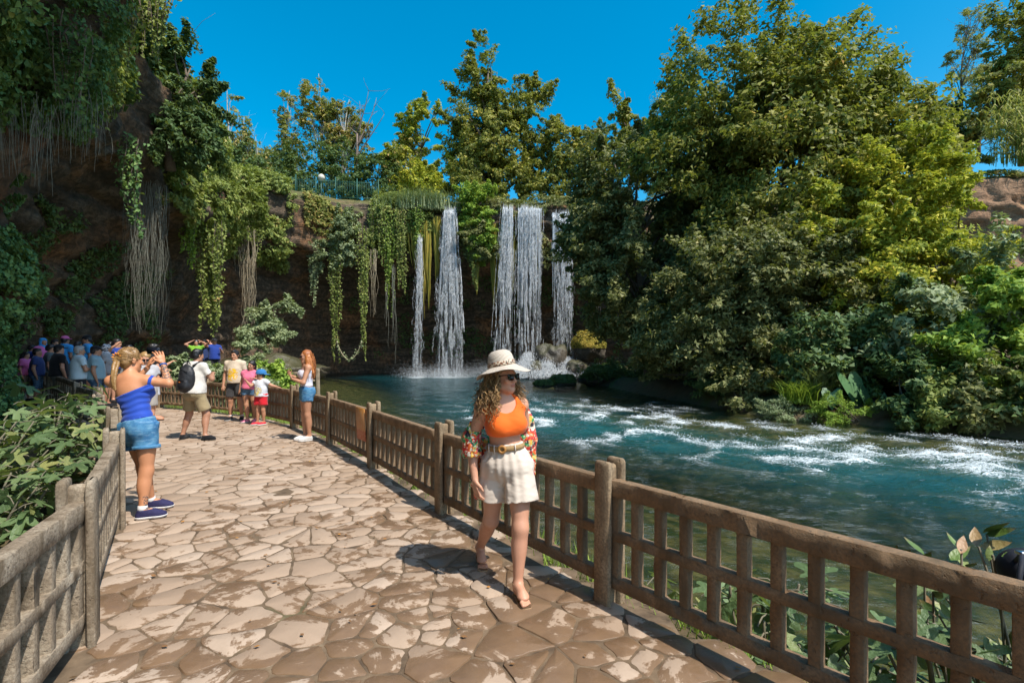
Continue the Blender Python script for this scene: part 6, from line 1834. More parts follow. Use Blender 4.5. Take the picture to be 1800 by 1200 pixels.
# ---- woman in the straw hat walking towards the camera
def main_woman():
    loc = np.array((-.06, 3.65, 0.0))
    F = Fig('woman in straw hat, sunglasses, orange crop top and cream shorts walking along the fence', loc, 0, 1.63, 'f', 1.0, dict(
        pel=(.025, .01, .86), chest=(.0, 0, 1.16), nek=(-.012, .0, 1.335), hd=(.0, -.028, 1.497), sha=(-.148, -.045, 1.285), shb=(.122, .065, 1.29),
        ela=(-.235, .02, 1.015), wra=(-.200, -.045, .775), elb=(.175, .21, 1.03), wrb=(.13, .22, .79), hia=(-.055, .03, .835), hib=(.108, -.01, .835),
        kna=(-.095, .10, .44), ana=(-.195, .42, .125), toa=(-.165, .285, .035), knb=(.118, -.12, .46), anb=(.100, -.15, .085), tob=(.150, -.29, .034)),
        head=(.84, -.04, -.04), h=.0095)
    F.bare = True
    F.body(SKIN['fair'], {'a': dict(d=(.10, -.12, -1), n=(.75, .5, .05), curl=.38, spread=.05, thumb=1), 'b': dict(curl=.4)}, fine_hands=True)
    k = F.k
    # crop top
    m = m_cloth('orange rib knit', (.82, .135, .012), .75, 420, .08)
    S = Sdf(*F.box(.18), .0065)
    for p in F.torso(): S.add(p, .05, .009)
    S.add(('el', F.T(.585, 0, -.075 * k), (.115, .055, .05), F.cm), .05, .006)
    S.cut(F.T(.49), -F.up)
    S.sub(('el', F.J['nek'] - F.up * .005 - F.cm[:, 1] * .075, (.082, .075, .085), F.cm), .008)
    S.sub(('el', F.J['nek'] + F.up * .05 + F.cm[:, 1] * .06, (.085, .09, .10), F.cm), .008)
    for c, sg in (('a', -1), ('b', 1)): S.sub(('rc', F.J['sh' + c] + F.cm[:, 0] * sg * .010 + F.up * .05, F.J['sh' + c] + F.cm[:, 0] * sg * .035 - F.up * .075, .066, .052, 0), .008)
    S.ripple(.0025, (10, 10, 26), 2)
    F.piece('crop_top', S, m)
    # shorts of wrinkled linen with gathered waist
    m = m_plain('cream linen', (.62, .53, .44), .9, .05, 240, .3, .0015, .15)
    S = Sdf(*F.box(.22), .0068)
    for p in F.torso()[1:3] + F.torso()[-2:]: S.add(p, .05, .012)
    hem = {}
    for c in 'ab':
        a = F.J['hi' + c]; d = unit(F.J['kn' + c] - a); b = a + d * .215; hem[c] = (a, b, d)
        ctr = b + np.array([-.012 if c == 'a' else .014, 0, 0])
        S.add(('cc', a + np.array([0, 0, .05]), ctr, .096, .120, 0), .035)
    S.add(('el', F.T(.03), (.170, .125, .11), F.pm), .06)
    S.cut(F.T(.36), F.up)
    for c in 'ab':
        a, b, d = hem[c]; S.sub(('cc', b - d * .05, b + d * .06, .085, .108, 0), .008)
    # pleats run down from the belt, fine creases across
    idx = np.argwhere(np.abs(S.D) < .03); p = S.lo + idx * S.h - F.J['pel']
    ang = np.arctan2(p[:, 0], -p[:, 1]); dn = np.clip((.16 - p[:, 2]) / .36, 0, 1)
    S.D[tuple(idx.T)] += (.0042 * np.sin(ang * 15 + 5 * vnoise(p * 7)) * (.35 + .9 * dn) * np.clip(1.4 - dn, 0, 1)).astype(np.float32)
    S.ripple(.0036, (8, 8, 22), 5); S.ripple(.0016, (26, 26, 60), 2)
    F.piece('shorts', S, m)
    # belt, loops and buckle
    mt = m_plain('woven raffia belt', (.36, .23, .10), .8, .35, 120, .6, .004)
    c = F.T(.305); n = 40
    ring = lambda f, rx, ry, z: [c + F.pm[:, 0] * rx * math.cos(t) + F.pm[:, 1] * ry * math.sin(t) + F.up * z for t in np.arange(n) * 2 * math.pi / n]
    rx, ry = .132, .112
    V = np.array(ring(0, rx, ry, -.019) + ring(0, rx + .006, ry + .006, -.017) + ring(0, rx + .006, ry + .006, .017) + ring(0, rx, ry, .019))
    Q = [(r * n + i, r * n + (i + 1) % n, (r + 1) % 4 * n + (i + 1) % n, (r + 1) % 4 * n + i) for r in range(4) for i in range(n)]
    belt = new_obj('belt', mesh_np('belt', V, Q, smooth=True), mt, F.root)
    t0 = -math.pi / 2 + .05
    fr = F.pm[:, 0] * math.cos(t0) + F.pm[:, 1] * math.sin(t0)
    bc = c + F.pm[:, 0] * rx * math.cos(t0) + F.pm[:, 1] * ry * math.sin(t0) + fr * .010
    mb = MB(); M = np.eye(4); M[:3, :3] = rot_to(np.cross(F.up, fr), fr); M[:3, 3] = bc
    mb.lathe([(.013, -.002), (.013, .006), (.018, .010), (.027, .009), (.031, .004), (.031, -.002)], 22, M)
    new_obj('buckle', mb.mesh('buckle', True), m_plain('wooden buckle', (.40, .19, .05), .5, .3, 40), belt)
    for t in (-2.35, -.85, -1.95):
        fr = F.pm[:, 0] * math.cos(t) + F.pm[:, 1] * math.sin(t); q = c + F.pm[:, 0] * (rx + .009) * math.cos(t) + F.pm[:, 1] * (ry + .009) * math.sin(t)
        mb = MB(); mb.tube([q - F.up * .028, q, q + F.up * .028], .005, 6); new_obj('belt_loop', mb.mesh('belt_loop'), m, F.root)
    # printed kimono slipped off the shoulders
    t = NT('printed kimono cloth'); p = t.obj()
    v1 = t.n('ShaderNodeTexVoronoi', Vector=t.n('ShaderNodeMix', {'data_type': 'VECTOR'}, **{'0': .06, '4': p, '5': t.n('ShaderNodeTexNoise', Vector=p, Scale=9.0).outputs['Color']}).outputs[1], Scale=36.0)
    g = t.n('ShaderNodeSeparateColor', Color=v1.outputs['Color'])
    cc = t.ramp(g.outputs[0], [(0, (.55, .03, .02)), (.24, (.75, .13, .02)), (.40, (.03, .02, .03)), (.52, (.80, .45, .05)), (.63, (.04, .30, .10)), (.76, (.80, .72, .58)), (.90, (.50, .03, .06))], 'CONSTANT')
    cc = t.mix(t.ramp(t.noise(p, 55, 3), [(.55, (0, 0, 0)), (.6, (1, 1, 1))]), cc, (.72, .60, .42, 1))
    mk = t.done(t.bsdf(cc, .6))
    J = F.J
    S = Sdf(*F.box(.22), .0072)
    ua = J['sha'] + (J['ela'] - J['sha']) * .48; fa = J['ela'] + (J['wra'] - J['ela']) * .34
    S.add(('cc', ua, J['ela'] + np.array([-.008, .01, .02]), .052, .062, 0), .03); S.add(('cc', J['ela'] + np.array([-.005, 0, .06]), fa, .060, .070, 0), .03)
    S.sub(('cc', ua - (J['ela'] - ua) * .2, ua + (J['ela'] - ua) * .4, .050, .044, 0), .006)
    S.sub(('cc', fa - (fa - J['ela']) * .5, fa + (fa - J['ela']) * .3, .044, .058, 0), .006)
    S.ripple(.014, (15, 15, 13), 3); S.ripple(.006, (34, 34, 30), 8)
    F.piece('kimono_sleeve', S, mk)
    S = Sdf(*F.box(.24), .0085)
    tail = [(-.215, .10, 1.03), (-.225, .13, .88), (-.205, .15, .72), (-.185, .15, .60)]
    for a, b in zip(tail[:-1], tail[1:]): S.add(('rc', np.array(a), np.array(b), .030, .036, 0), .02)
    tb = [(.135, .125, 1.30), (.175, .15, 1.17), (.205, .17, 1.02), (.205, .19, .88), (.19, .20, .78)]
    for a, b in zip(tb[:-1], tb[1:]): S.add(('rc', np.array(a), np.array(b), .026, .036, 0), .02)
    for x in np.linspace(-.20, .18, 6): S.add(('rc', np.array((x, .165 + .02 * math.sin(x * 30), 1.02)), np.array((x * .96, .19 + .02 * math.sin(x * 40), .72)), .024, .028, 0), .05)
    S.ripple(.016, (22, 22, 7), 6); S.ripple(.006, (44, 44, 20), 1)
    F.piece('kimono_back', S, mk)
    # sunglasses, earrings
    F.sunglasses()
    # hair: loose curls under the hat
    rg = np.random.default_rng(33)
    F.hair_cap(HAIR['curl'], 'long', 'hair')
    mb = MB()
    for i in range(560):
        ph = rg.uniform(R(62), R(298))                     # round the head, leaving the face free
        d0 = np.array([math.sin(ph), -math.cos(ph), 0])
        z0 = rg.uniform(-.05, .055)
        st = F.hp(d0[0] * .078, .012 + d0[1] * .094, z0)
        dw = F.HM @ d0
        L = rg.uniform(.14, .30); out = rg.uniform(.02, .125)
        n = 18; t = np.linspace(0, 1, n)
        r = (.006 + .012 * t) * rg.uniform(.6, 1.3); w = rg.uniform(14, 30); f0 = rg.uniform(0, 6.28)
        e1, e2 = np.array([0, 0, 1.]) * 0 + np.cross(dw, [0, 0, 1.]), dw
        P = st + np.outer(np.sin(t * 1.6) * out, dw) + np.outer(-t * L, [0, 0, 1.]) + np.outer(np.cos(w * t + f0) * r, e1) + np.outer(np.sin(w * t + f0) * r, e2)
        P += np.outer(t ** 2 * rg.normal() * .03, e1)
        mb.tube(P, np.linspace(.0036, .0016, n) * rg.uniform(.7, 1.4), 3, False)
    new_obj('curls', mb.mesh('curls', True), HAIR['curl'], F.root)
    # straw hat: a thing of its own
    hat_c = loc + F.hp(0, .012, .079)
    hat = thing('straw_hat', 'cream woven straw sun hat with leopard-print band on the walking woman', 'hat', hat_c)
    HM = F.HM @ yaw_m(0, R(-7), R(-4)); hat.rotation_euler = Matrix(HM.tolist()).to_euler()
    t = NT('woven straw'); p = t.obj(); wv = t.n('ShaderNodeTexWave', {'wave_type': 'RINGS', 'rings_direction': 'Z'}, Vector=p, Scale=60.0, Distortion=.6, Detail=2.0)
    w2 = t.n('ShaderNodeTexWave', {'bands_direction': 'DIAGONAL'}, Vector=p, Scale=70.0)
    hh = t.math('MULTIPLY', wv.outputs['Fac'], w2.outputs['Fac'])
    ms = t.done(t.bsdf(t.mix(hh, (.50, .42, .33, 1), (.74, .68, .58, 1)), .85, t.bump(hh, .6, .004)))
    mb = MB(); mb.lathe([(.100, -.006), (.0985, .018), (.095, .045), (.089, .075), (.077, .098), (.055, .112), (.028, .1175), (.001, .119)], 40, wob=lambda v: v * np.array([.90, 1.04, 1]))
    new_obj('crown', mb.mesh('crown', True), ms, hat)
    def wave(v):
        r = np.hypot(v[:, 0], v[:, 1]); a = np.arctan2(v[:, 1], v[:, 0]); f = np.clip((r - .10) / .10, 0, 1)
        v = v * np.array([.96, 1.03, 1]); v[:, 2] += f * (-.014 + .016 * np.sin(2 * a + .6) + .006 * np.sin(5 * a) - .012 * np.cos(a)); return v
    mb = MB(); mb.lathe([(.098, .002), (.115, -.006), (.14, -.016), (.165, -.026), (.188, -.032), (.196, -.034), (.196, -.038), (.165, -.031), (.14, -.021), (.115, -.011), (.097, -.004)], 56, wob=wave)
    new_obj('brim', mb.mesh('brim', True), ms, hat)
    t = NT('leopard print'); p = t.obj(); vo = t.n('ShaderNodeTexVoronoi', Vector=p, Scale=85.0)
    cc = t.ramp(vo.outputs['Distance'], [(0, (.40, .12, .03)), (.28, (.40, .12, .03)), (.36, (.02, .012, .01)), (.52, (.02, .012, .01)), (.58, (.62, .50, .36))])
    mb = MB(); mb.lathe([(.1012, .004), (.1035, .008), (.1010, .034), (.0975, .036)], 40, wob=lambda v: v * np.array([.90, 1.04, 1]))
    new_obj('band', mb.mesh('band', True), t.done(t.bsdf(cc, .6)), hat)
    # sandals and painted nails
    msl = m_plain('pale leather', (.50, .33, .19), .5, .15)
    for c in 'ab':
        an, to = F.J['an' + c], F.J['to' + c]
        fw = unit((to - an) * np.array([1, 1, 0])); sd = np.cross(fw, [0, 0, 1.])
        h0 = np.array([an[0], an[1], 0]) - fw * .055; L = .245
        zz = (an[2] - .085)
        outl = [(0, .018), (.03, .032), (.09, .030), (.15, .040), (.20, .044), (.235, .026)]
        top, n = [], len(outl) * 2
        pl = [(x, y) for x, y in outl] + [(x, -y) for x, y in outl[::-1]]
        zf = lambda x: zz * np.clip(1 - x / .17, 0, 1)
        V = [h0 + fw * x + sd * y + np.array([0, 0, .012 + zf(x)]) for x, y in pl] + [h0 + fw * x + sd * y + np.array([0, 0, .001 + zf(x)]) for x, y in pl]
        mbs = MB(); mbs.add(np.array(V), [(i, (i + 1) % n, n + (i + 1) % n, n + i) for i in range(n)], [(0, i, i + 1) for i in range(1, n - 1)] + [(n, n + i + 1, n + i) for i in range(1, n - 1)])
        sa = new_obj('sandal', mbs.mesh('sandal'), msl, F.root)
        mbs = MB()
        th = np.linspace(0, 2 * math.pi, 17); lg = unit(F.J['kn' + c] - an)
        ringp = np.array([an + lg * .012 + .0375 * k * (fw * math.cos(a) + sd * math.sin(a)) for a in th]); mbs.tube(ringp, .0058, 5, False)
        tp = to - fw * .03; mbs.tube([an + fw * .036, an * .5 + to * .5 + np.array([0, 0, .026]), tp + np.array([0, 0, .016])], .0055, 5)
        new_obj('strap', mbs.mesh('strap', True), msl, sa)
    return F
main_woman()

# ---- woman in the blue top seen from behind, photographing
def photo_woman():
    loc = np.array((-3.72, 5.22, 0.0))
    F = Fig('woman in off-shoulder blue top and denim shorts holding up a phone beside the grey fence', loc, math.pi, 1.72, 'f', 1.05, dict(
        pel=(.075, 0, .90), chest=(.14, -.02, 1.22), nek=(.185, -.01, 1.425), hd=(.20, -.05, 1.585), sha=(.012, -.03, 1.375), shb=(.355, .01, 1.375),
        ela=(-.175, -.07, 1.345), wra=(-.055, -.15, 1.555), elb=(.40, -.22, 1.24), wrb=(.23, -.33, 1.50), hia=(-.01, .03, .87), hib=(.16, -.03, .87),
        kna=(-.03, .05, .47), ana=(-.03, .11, .088), toa=(-.17, .04, .034), knb=(.12, -.12, .47), anb=(.11, -.22, .088), tob=(-.035, -.27, .034)),
        head=(-.45, .10, .05), h=.0115)
    J = F.J
    F.body(SKIN['gold'], {'a': dict(d=(.42, -.10, 1), n=(.7, -.6, -.2), curl=.35, spread=.10, thumb=1), 'b': dict(d=(-.2, -.2, .9), curl=.5)}, fine_hands=True, bare_feet=False,
           ink=[(J['ela'] * .7 + J['wra'] * .3, J['wra'] * .8 + J['ela'] * .2, .055), ((-.06, .10, .22), (-.07, .10, .12), .03)])
    m = m_cloth('royal blue jersey', (.022, .07, .40), .7, 300, .1)
    S = Sdf(*F.box(.18), .0085)
    for p in F.torso(): S.add(p, .05, .012)
    S.cut(F.T(.16), -F.up); S.cut(F.T(.715), unit(F.up + F.cm[:, 1] * .20 + F.cm[:, 0] * .22))
    idx = np.argwhere(np.abs(S.D) < .03); p = S.lo + idx * S.h
    S.D[tuple(idx.T)] += (.0032 * np.sin(p[:, 2] * 95 + p[:, 0] * 24 + 2 * vnoise(p * 8))).astype(np.float32)
    F.piece('blue_top', S, m)
    S = Sdf(*F.box(.18), .0075)          # the sleeve band round the upper arm
    ua = J['sha'] + (J['ela'] - J['sha']) * .10; ub = J['sha'] + (J['ela'] - J['sha']) * .26
    S.add(('cc', ua, ub, .062, .056, 0), .01); S.add(('rc', ub + np.array([0, .03, -.06]), F.T(.66, -.10, .06), .022, .03, 0), .03)
    S.ripple(.003, (30, 30, 30), 1)
    F.piece('sleeve_band', S, m)
    F.shorts(M_DENIM, .42, .020, waist=.17, rip=.007)
    S = Sdf(*F.box(.18), .008)           # rolled hems
    for c in 'ab':
        a, b = J['hi' + c], J['hi' + c] + (J['kn' + c] - J['hi' + c]) * .42; d = unit(b - a)
        S.add(('cc', b - d * .028, b + d * .004, .122, .124, 0), .02); 
        S.sub(('cc', b - d * .02, b + d * .03, .105, .108, 0), .004)
    S.ripple(.004, (20, 20, 20), 2)
    F.piece('rolled_hem', S, M_DENIM)
    navy = m_plain('navy mesh', (.032, .030, .085), .8, .5, 60, .5, .004, .2)
    for c in 'ab': F.shoe(c, navy, M_RUBBER, 'trainer', M_WHITE)
    # hair: swept back with a long plait
    F.hair_cap(HAIR['blond'], 'long', 'hair')
    rg = np.random.default_rng(3)
    mb = MB()
    kn = F.hp(.02, .105, .01)
    for i in range(260):                 # strands drawn to the knot at the back
        ph = rg.uniform(0, 6.28); d0 = np.array([math.sin(ph), -math.cos(ph) * .9, 0]); z0 = rg.uniform(-.03, .11)
        rr = math.sqrt(max(.05, 1 - (max(z0, 0) / .13) ** 2))
        if d0[1] < -.55 and z0 < .06: continue
        a = F.hp(d0[0] * .088 * rr, .022 + d0[1] * .104 * rr, .02 + z0)
        t = np.linspace(0, 1, 8)[:, None]; md = (a + kn) / 2 + unit((a + kn) / 2 - F.hp(0, .02, .02)) * .05
        P = a * (1 - t) ** 2 + 2 * t * (1 - t) * md + kn * t ** 2
        mb.tube(P, .0035, 4, False)
    new_obj('swept_strands', mb.mesh('swept_strands', True), HAIR['blond'], F.root)
    S = Sdf(*F.box(.25), .0065)
    end = np.array([.225, .135, 1.30]); p0 = kn + np.array([0, .015, -.02])
    for i in range(15):
        f = i / 14; c0 = p0 * (1 - f) + end * f + np.array([0, .03 * math.sin(f * 3), 0]); r = .027 * (1 - .45 * f)
        for sg in (-1, 1): S.add(('el', c0 + np.array([sg * r * .55, 0, (.010 if sg > 0 else -.004)]), (r * .75, r * .8, r * .95), yaw_m(0, 0, sg * .6)), .004)
    S.add(('el', kn, (.045, .035, .045), None), .02)
    S.ripple(.0025, (90, 90, 40), 1)
    F.piece('plait', S, HAIR['blond'])
    mb = MB(); mf = m_cloth('orange scrunchie', (.75, .28, .04))
    for i in range(9):
        a = i * .7; c0 = kn + np.array([.030 * math.cos(a), .022, .030 * math.sin(a) + .015]); mb.tube([c0, c0 + np.array([.018 * math.cos(a), .014, .018 * math.sin(a)])], [.012, .004], 6)
    new_obj('scrunchie', mb.mesh('scrunchie', True), mf, F.root)
    mb = MB(); w = J['wra'] + (J['ela'] - J['wra']) * .10; d = unit(J['wra'] - J['ela']); a1 = unit(np.cross(d, [0, 1., 0])); a2 = np.cross(d, a1)
    mb.tube([w + .029 * (a1 * math.cos(t) + a2 * math.sin(t)) for t in np.linspace(0, 6.28, 17)], .008, 6, False)
    new_obj('wristband', mb.mesh('wristband', True), m_cloth('blue wristband', (.03, .12, .42)), F.root)
    wp = loc + np.array([-1, -1, 1]) * (J['wra'] + np.array([.135, -.055, .13]))
    phone_thing('dark phone held up by the woman in the blue top', wp, (R(6), 0, R(-8)))
photo_woman()

# ---- man with the backpack
def backpacker():
    loc = np.array((-6.03, 9.75, 0)); rz = math.pi - .30
    F = Fig('man with black backpack, white T-shirt and khaki shorts, seen from behind', loc, rz, 1.74, 'm', 1.08, dict(
        pel=(-.01, .03, .90), nek=(.0, .0, 1.415), hd=(.0, -.05, 1.595), sha=(-.185, 0, 1.385), shb=(.185, 0, 1.385), ela=(-.285, -.11, 1.15), wra=(-.10, -.30, 1.24), elb=(.285, -.11, 1.15), wrb=(.10, -.30, 1.24),
        hia=(-.095, .02, .88), hib=(.095, .02, .88), kna=(-.205, -.06, .475), ana=(-.265, .03, .088), toa=(-.40, -.03, .034), knb=(.185, -.03, .475), anb=(.235, .07, .088), tob=(.30, -.08, .034)), head=(-.18, .1, 0))
    F.body(SKIN['mid'], {'a': dict(curl=.8), 'b': dict(curl=.8)})
    F.tee(m_cloth('off-white jersey', (.64, .60, .54)), 'shirt', .62, -.04, .018, loose=.022)
    F.shorts(m_cloth('khaki cotton', (.30, .23, .125)), .80, .035, rip=.011)
    for c in 'ab': F.shoe(c, M_BLACK, M_DKRUBBER)
    F.hair_cap(HAIR['black'])
    # backpack: carried, its own thing
    b = thing('backpack', 'black backpack with orange emblem on the man in the white T-shirt', 'backpack', loc, rz)
    mk = m_plain('black nylon', (.018, .018, .021), .5, .3, 90, .3, .003)
    S = Sdf((-.32, .0, .80), (.32, .46, 1.55), .012)
    S.add(('rc', np.array((0, .20, 1.04)), np.array((0, .19, 1.28)), .135, .115, 0), .03); S.add(('el', np.array((0, .18, 1.16)), (.175, .10, .27), None), .04); S.add(('el', np.array((0, .27, 1.06)), (.13, .065, .14), None), .02)
    S.ripple(.007, (11, 11, 11), 3)
    V, Q = S.mesh(); new_obj('pack', mesh_np('pack', V, Q, smooth=True), mk, b)
    mb = MB(); mb.tube([(-.10, .325, 1.15), (-.05, .342, 1.165), (.05, .342, 1.165), (.10, .325, 1.15)], .006, 5); mb.tube([(-.12, .275, 1.30), (0, .30, 1.34), (.12, .275, 1.30)], .006, 5); new_obj('zip', mb.mesh('zip'), M_DKRUBBER, b)
    for s_ in (-1, 1):
        mb = MB(); mb.tube([(s_ * .10, .14, 1.40), (s_ * .125, .03, 1.465), (s_ * .14, -.10, 1.40), (s_ * .155, -.145, 1.25), (s_ * .185, -.06, 1.10), (s_ * .15, .12, .99)], [.022, .026, .026, .022, .014, .012], 8); new_obj('strap', mb.mesh('strap', True), mk, b)
    mb = MB(); mb.tube([(-.03, .13, 1.43), (-.02, .15, 1.47), (.02, .15, 1.47), (.03, .13, 1.43)], .008, 6); new_obj('grab_loop', mb.mesh('grab_loop'), mk, b)
    mb = MB(); mb.box((-.022, .336, 1.10), (.022, .342, 1.118), .001); new_obj('emblem', mb.mesh('emblem'), m_plain('orange print', (.62, .17, .02), .6), b)
backpacker()

def m_print(name, base, blobs, scale=9.0, zc=1.12, hw=.13, hh=.16):
    """cloth with a printed picture on its front"""
    t = NT(name); p = t.obj(); s = t.n('ShaderNodeSeparateXYZ', Vector=p)
    dx = t.math('DIVIDE', s.outputs[0], hw); dz = t.math('DIVIDE', t.math('SUBTRACT', s.outputs[2], zc), hh)
    r = t.math('ADD', t.math('MULTIPLY', dx, dx), t.math('MULTIPLY', dz, dz))
    n = t.noise(t.mapping(p, (1, .1, 1)), scale, 3, .6, 1.6)
    ins = t.math('MULTIPLY', t.math('LESS_THAN', t.math('ADD', r, t.math('MULTIPLY', n, .6)), 1.2), t.math('LESS_THAN', s.outputs[1], 0.0))
    c = t.mix(ins, (*base, 1), t.ramp(n, blobs, 'CONSTANT'))
    return t.done(t.bsdf(c, .85, t.bump(t.noise(p, 250), .2, .002), Specular_IOR_Level=.2))

# ---- the children at the fence
def children():
    F = Fig('tall boy in beige printed T-shirt and charcoal shorts at the fence', (-6.72, 12.42, 0), .08, 1.70, 'm', .98, dict(ela=(-.24, .02, 1.10), wra=(-.245, -.06, .86), elb=(.24, .02, 1.10), wrb=(.23, -.07, .87), kna=(-.10, -.02, .49), knb=(.13, -.02, .49), ana=(-.11, .02, .088), anb=(.15, .03, .088), toa=(-.14, -.14, .034), tob=(.20, -.13, .034)), (-.12, .06, 0), 1.02, 'children posing at the fence')
    F.body(SKIN['tan']); F.eyes()
    F.tee(m_print('beige printed jersey', (.56, .45, .33), [(0, (.56, .45, .33)), (.40, (.75, .42, .02)), (.52, (.62, .60, .55)), (.60, (.60, .28, .03)), (.68, (.56, .45, .33))]), 'shirt', .6, -.06, .016, loose=.02)
    F.shorts(m_cloth('charcoal cotton', (.05, .048, .048)), .80, .030, rip=.009)
    for c in 'ab': F.shoe(c, M_BLACK, M_RUBBER, 'shoe', M_WHITE)
    F.hair_cap(HAIR['black'])
    F = Fig('girl in pink T-shirt and denim shorts leaning on the little child', (-6.20, 12.05, 0), .12, 1.45, 'f', .98, dict(nek=(.045, .01, 1.21), hd=(.075, -.02, 1.345), sha=(-.10, 0, 1.165), shb=(.165, .01, 1.15), ela=(-.165, .04, .97), wra=(-.19, -.01, .78), elb=(.25, -.10, 1.02), wrb=(.20, -.24, 1.05), ana=(-.02, .0, .075), anb=(.13, .06, .075), toa=(-.10, -.12, .03), tob=(.13, -.09, .03), kna=(-.045, -.02, .42), knb=(.115, .0, .42)), (-.25, .08, .20), 1.08, 'children posing at the fence')
    F.body(SKIN['tan']); F.eyes()
    F.tee(m_cloth('pink jersey', (.72, .16, .25)), 'shirt', .5, .0, .014, loose=.012); F.shorts(M_DENIM2, .34, .02)
    pk = m_cloth('pink canvas', (.75, .22, .32))
    for c in 'ab': F.shoe(c, pk, M_RUBBER)
    F.hair_cap(HAIR['black'], 'long')
    S = Sdf(F.J['hd'] - .25, F.J['hd'] + .2, .010); S.add(('rc', F.hp(.03, .09, -.02), F.hp(.05, .11, -.16), .04, .025, 0), .02); S.ripple(.006, (40, 40, 12), 2); F.piece('ponytail', S, HAIR['black'])
    F = Fig('small child in printed white T-shirt and red shorts with a hand on the rail', (-5.70, 11.62, 0), -.25, 1.22, 'm', 1.06, dict(elb=(.235, .06, .90), wrb=(.33, .16, .86), ela=(-.16, -.13, .90), wra=(-.22, -.20, 1.02), ana=(-.08, -.01, .065), anb=(.06, .03, .065), toa=(-.14, -.10, .028), tob=(.02, -.08, .028)), (-.75, .12, 0), 1.16, 'children posing at the fence')
    F.body(SKIN['tan']); F.eyes()
    F.tee(m_print('white printed jersey', (.62, .62, .64), [(0, (.62, .62, .64)), (.42, (.70, .50, .05)), (.50, (.30, .34, .50)), (.58, (.62, .62, .64)), (.66, (.35, .12, .30))], 14, .80, .11, .13), 'shirt', .6, -.04, .014, loose=.018)
    F.shorts(m_cloth('red cotton', (.62, .018, .03)), .62, .028, rip=.008)
    rd = m_cloth('red canvas', (.60, .02, .04))
    for c in 'ab': F.shoe(c, rd, M_RUBBER)
    F.hair_cap(HAIR['black'])
    cap = thing('cap', 'blue baseball cap on the small child, worn backwards', 'cap', np.array((-5.70, 11.62, 0)) + yaw_m(-.25) @ F.hp(0, .012, .045)); cap.rotation_euler = (0, R(4), -.25 - .75 + math.pi)
    mb = MB(); mb.lathe([(.110, -.012), (.112, .015), (.104, .05), (.082, .082), (.045, .100), (.001, .105)], 22, wob=lambda v: v * np.array([.92, 1.05, 1])); mc = m_cloth('blue twill', (.03, .16, .38)); new_obj('crown', mb.mesh('crown', True), mc, cap)
    mb = MB(); n = 12; a = np.linspace(-1.15, 1.15, n); V = np.concatenate([np.stack([np.sin(a) * .100, -np.cos(a) * .114, a * 0 - .004], 1), np.stack([np.sin(a) * .095, -np.cos(a) * .19 - .01 + .02 * np.abs(a), a * 0 - .022], 1)]); V = np.concatenate([V, V - np.array([0, 0, .006])])
    q = [(i, i + 1, n + i + 1, n + i) for i in range(n - 1)] + [(2 * n + i, 3 * n + i, 3 * n + i + 1, 2 * n + i + 1) for i in range(n - 1)] + [(n + i, n + i + 1, 3 * n + i + 1, 3 * n + i) for i in range(n - 1)]
    mb.add(V, q); new_obj('peak', mb.mesh('peak', True), mc, cap)
children()

